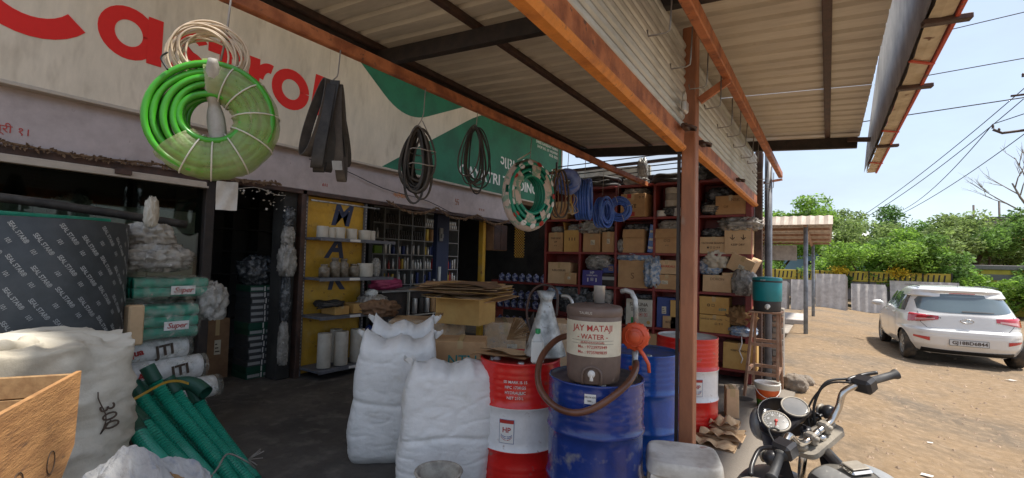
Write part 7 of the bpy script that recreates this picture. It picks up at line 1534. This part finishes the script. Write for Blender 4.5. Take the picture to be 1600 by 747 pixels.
# ================================================================ trees
def tree(x, y, h, cr, mt, lab, seed, nl=9000, leaf=.10, trunkh=.35, flat=.7, limbs=7, z0=-.2, ls=1.0, group=None, nm='leafy_tree', cat='tree', low=.25):
    rnd = random.Random(seed); t = thing(nm, lab, cat, (x, y, z0), 0, group); mb = MB(); th = h*trunkh; tips = []
    mb.tube([(.05*math.sin(i*1.7)*i*.3, .05*math.cos(i*2.1)*i*.3, th*i/5) for i in range(6)], [.16*h/6*(1-.09*i) for i in range(6)], 9)
    for i in range(limbs):
        a = i*2.4+rnd.uniform(-.4, .4); e = rnd.uniform(.15, 1.0); L_ = rnd.uniform(.7, 1.05); r = cr*L_*math.cos(e*.9)**.5; top = (r*math.cos(a), r*math.sin(a), th*.8+(h-th*.8)*(.25+.68*math.sin(e*1.3))*L_)
        b = Vector((0, 0, th*rnd.uniform(.5, 1))); e_ = Vector(top); m1 = b.lerp(e_, .35)+Vector((rnd.uniform(-.1, .1)*h, rnd.uniform(-.1, .1)*h, .05*h)); P = smooth_path([b, m1, b.lerp(e_, .7)+Vector((0, 0, .03*h)), e_], 4)
        mb.tube(P, [.07*h/6*(1-.85*k/len(P))+.008 for k in range(len(P))], 6); tips.append((e_, 1.0)); tips.append((P[-4], .8))
        for k in range(4):
            s_ = P[rnd.randrange(4, len(P))]; e2 = s_+Vector((rnd.uniform(-1, 1), rnd.uniform(-1, 1), rnd.uniform(-.3, .8)))*cr*.42; mb.tube([s_, s_.lerp(e2, .5)+Vector((0, 0, .05*cr)), e2], [.02*h/6, .014*h/6, .006], 5); tips.append((e2, .75))
    mb.build('trunk', 'bark', t, False)
    rs = np.random.RandomState(seed); T = np.array([list(p) for p, _ in tips]); S = np.array([s_ for _, s_ in tips])
    idx = rs.randint(0, len(T), nl); base = T[idx]; rad = cr*.36*S[idx]
    d = rs.normal(size=(nl, 3)); d /= np.linalg.norm(d, axis=1)[:, None]; rr_ = rad*(rs.rand(nl)**.45)
    c = base+d*rr_[:, None]*np.array([1, 1, flat]); c[:, 2] -= .12*rs.rand(nl)*cr*ls*.5
    keep = c[:, 2] > h*low*.4+.1; c = c[keep]; n_ = len(c)
    L_ = leaf*(.6+.8*rs.rand(n_)); u = rs.normal(size=(n_, 3)); u[:, 2] *= .5; u /= np.linalg.norm(u, axis=1)[:, None]; v2 = rs.normal(size=(n_, 3)); v2 -= u*(u*v2).sum(1)[:, None]; v2 /= np.linalg.norm(v2, axis=1)[:, None]
    A = c-u*L_[:, None]; B = c+v2*L_[:, None]*.42; C_ = c+u*L_[:, None]; D = c-v2*L_[:, None]*.42; V = np.stack([A, B, C_, D], 1).reshape(-1, 3)
    me = bpy.data.meshes.new('crown'); me.vertices.add(len(V)); me.vertices.foreach_set('co', V.ravel().astype(np.float32)); me.loops.add(len(V)); me.loops.foreach_set('vertex_index', np.arange(len(V), dtype=np.int32)); me.polygons.add(n_); me.polygons.foreach_set('loop_start', np.arange(0, len(V), 4, dtype=np.int32)); me.update(calc_edges=True); me.materials.append(K[mt])
    o = bpy.data.objects.new('crown', me); col.objects.link(o); o.parent = t; return t
TG = 'trees across the yard'
tree(-2.6, 33, 6.3, 2.6, 'leafbright', 'bright green round tree above the shed roof', 1, 16000, .10, group=TG)
tree(.1, 37, 6.0, 2.2, 'leafpale', 'pale thin-leaved tree just right of the shed', 2, 9000, .10, group=TG)
tree(1.9, 28.6, 3.9, 2.4, 'leafbright', 'broad spreading bright tree low behind the corrugated sheets', 3, 20000, .085, .22, .55, 9, group=TG)
tree(3.6, 29.5, 3.6, 1.9, 'leafmid', 'dense mid-green bush tree behind the car roof', 4, 15000, .085, .2, .6, 8, group=TG)
tree(4.2, 34, 5.3, 2.6, 'leafpale', 'tall pale feathery tree left of centre in the row', 5, 15000, .10, group=TG)
tree(6.8, 37, 5.7, 2.6, 'leafmid', 'mid-green tree behind the yellow wall pillar', 6, 14000, .10, group=TG)
tree(9.6, 40, 5.6, 3.0, 'leafpale', 'pale open tree beneath the dead branches', 7, 13000, .11, group=TG)
tree(13.2, 43, 6.3, 3.4, 'leafmid', 'right-hand tree beyond the orange shelter', 8, 12000, .12, group=TG)
tree(-6.2, 31, 5.5, 2.6, 'leafbright', 'tree mostly hidden by the shed roof', 9, 9000, .11, group=TG)
tree(2.2, 44, 6.2, 3.2, 'leafdark', 'distant darker tree behind the spreading one', 10, 9000, .13, group=TG); tree(17, 46, 6.6, 3.6, 'leafmid', 'tree at the far right edge of the row', 11, 9000, .13, group=TG); tree(7.6, 48, 6.0, 3.2, 'leafdark', 'farthest dark tree behind the row', 12, 8000, .13, group=TG)
for i, (x, y, h, r, mt, l) in enumerate(((6.0, 27.6, 1.9, 1.3, 'leafbright', 'leafy bush against the yellow wall'), (7.8, 27.9, 2.2, 1.5, 'leafmid', 'taller bush at the right against the yellow wall'), (9.9, 28, 2.0, 1.5, 'leafbright', 'bush at the right end of the yellow wall'), (-1.6, 29, 2.4, 1.4, 'leafmid', 'bush seen under the shed roof'), (-4.2, 28.8, 2.6, 1.5, 'leafbright', 'bush at the left seen under the shed roof'), (.6, 28.4, 1.7, .9, 'leafdark', 'dark bush above the lower corrugated sheets'))):
    tree(x, y, h, r, mt, l, 40+i, 7000, .075, .15, .7, 7, group='bushes along the yard walls', nm='bush', cat='bush', low=0)
for i, (x, y, z, r, l) in enumerate(((.45, 27.2, 1.55, .35, 'yellow flowers over the lower corrugated sheets'), (2.6, 27.4, 1.5, .4, 'yellow flowers left of the car roof'), (8.9, 27.0, 1.0, .5, 'yellow flowers at the right-hand bush'))):
    mb = MB(); rnd = random.Random(i+3)
    for k in range(260):
        p = Vector((x+rnd.gauss(0, r*.5), y+rnd.gauss(0, .2), z+rnd.gauss(0, r*.3))); a = Vector((rnd.uniform(-1, 1), rnd.uniform(-1, 1), rnd.uniform(-1, 1))).normalized()*.045; b = a.orthogonal().normalized()*.04; mb.add([p-a, p+b, p+a, p-b], [(0, 1, 2, 3)])
    mb.solo('yellow_flowers', 'flowers', l, 'flowers', kind='stuff')
# far tree line so the horizon is closed
mb = MB(); rs = np.random.RandomState(77)
for k in range(9000):
    x = rs.uniform(-60, 130); y = 70+rs.uniform(0, 16)+.2*abs(x); z = -.2+max(.1, (3.2+1.5*nz3((x, 0, 0), .09)+1.2*nz3((x, 0, 4), .35)))*rs.rand()**.7; a = rs.uniform(.3, .75); th = rs.rand()*6.3; c, s_ = math.cos(th)*a, math.sin(th)*a
    mb.add([(x-c, y, z-s_), (x+s_, y+.2, z-c*.6), (x+c, y, z+s_), (x-s_, y-.2, z+c*.6)], [(0, 1, 2, 3)])
tag(mb.build('distant_woodland', 'leafmid'), 'distant green tree line closing the yard', 'trees', kind='stuff')
# dead tree
dt = thing('dead_tree', 'bare dead tree sticking up above the right-hand trees', 'tree', (9.9, 38, -.2)); mb = MB(); rnd = random.Random(8)
def branch(p, d, l, r, k):
    q = p+d*l; mb.tube([p, p.lerp(q, .5)+Vector((rnd.uniform(-.05, .05)*l, 0, rnd.uniform(-.04, .04)*l)), q], [r, r*.8, r*.55], 5)
    if k:
        for j in range(3 if k > 1 else 2): branch(p.lerp(q, rnd.uniform(.55, 1)), (d+Vector((rnd.uniform(-.8, .8), rnd.uniform(-.5, .5), rnd.uniform(-.2, .5)))).normalized(), l*rnd.uniform(.5, .75), r*.5, k-1)
branch(Vector((9.9, 38, -.2)), Vector((-.08, 0, 1)).normalized(), 5.2, .14, 0); branch(Vector((9.5, 38, 5.0)), Vector((-.45, 0, 1)).normalized(), 1.9, .07, 3); branch(Vector((9.5, 38, 5.0)), Vector((-.1, 0, 1)).normalized(), 2.2, .07, 3); branch(Vector((9.5, 38, 4.8)), Vector((-.9, 0, .7)).normalized(), 1.9, .05, 3)
mb.build('trunk', 'barkpale', dt)
# power poles and wires
po = thing('power_pole', 'power pole with crooked arm at the right edge', 'pole', (7.45, 30, -.2))
mb = MB(); mb.tube([(7.55, 30, -.2), (7.5, 30, 10.6)], [.13, .10], 10); mb.build('pole', 'pylon', po)
mb = MB(); mb.tube([(7.5, 30, 8.0), (6.6, 30, 7.95), (6.3, 30, 8.15)], .06, 8); mb.build('cross_arm', 'brownsteel', po); mb = MB(); mb.tube([(7.5, 30, 9.6), (6.9, 30, 9.6)], .05, 8); mb.build('cross_arm', 'brownsteel', po)
for x, z in ((6.3, 8.2), (6.5, 8.02), (7.3, 10.4)): mb = MB(); mb.lathe([(0, 0), (.05, 0), (.05, .04), (.03, .05), (.05, .08), (.05, .12), (.02, .18), (0, .18)], 10, (x, 30, z)); mb.build('insulator', 'brownsteel', po)
p2 = None
for i, (x, y, h) in enumerate(((9.9, 46, 6.6), (8.6, 46, 6.4))):
    mb = MB(); mb.tube([(x, y, -.2), (x, y, h)], .06, 8); mb.solo('thin_pole', 'brownsteel', ('right', 'left')[i]+' thin dark pole among the far trees', 'pole', 'thin poles among the far trees')
wg = 'overhead wires over the yard'
def ow(a, b, sag, r, lab):
    a, b = Vector(a), Vector(b); mb = MB(); mb.tube([a.lerp(b, i/24)-Vector((0, 0, sag*4*(i/24)*(1-i/24))) for i in range(25)], r, 5); mb.solo('overhead_wire', 'blackwire', lab, 'wire', wg)
ow((.60, 9, 4.98), (5.5, 9, 5.35), .0, .007, 'topmost near wire right of the torn sign box'); ow((.60, 9, 4.40), (5.5, 9, 4.62), .0, .007, 'second near wire right of the torn sign box'); ow((.2, 9, 3.84), (5.5, 9, 4.1), .0, .008, 'third near wire leaving the canopy corner')
ow((7.35, 30, 9.9), (2.0, 44, 5.5), .25, .02, 'upper sloping wire running down behind the trees'); ow((7.3, 30, 9.4), (1.9, 44, 5.2), .35, .02, 'second sloping wire running down behind the trees'); ow((6.3, 30, 8.4), (5.2, 60, 7.2), .8, .02, 'wire sloping away from the crooked arm'); ow((7.6, 30, 8.1), (3.6, 50, 5.5), .4, .02, 'lowest sloping wire behind the trees')
ow((7.35, 30, 9.9), (16, 12, 11), .3, .02, 'upper wire leaving the pole to the right'); ow((6.3, 30, 8.4), (15, 12, 9.5), .3, .02, 'lower wire leaving the pole to the right')
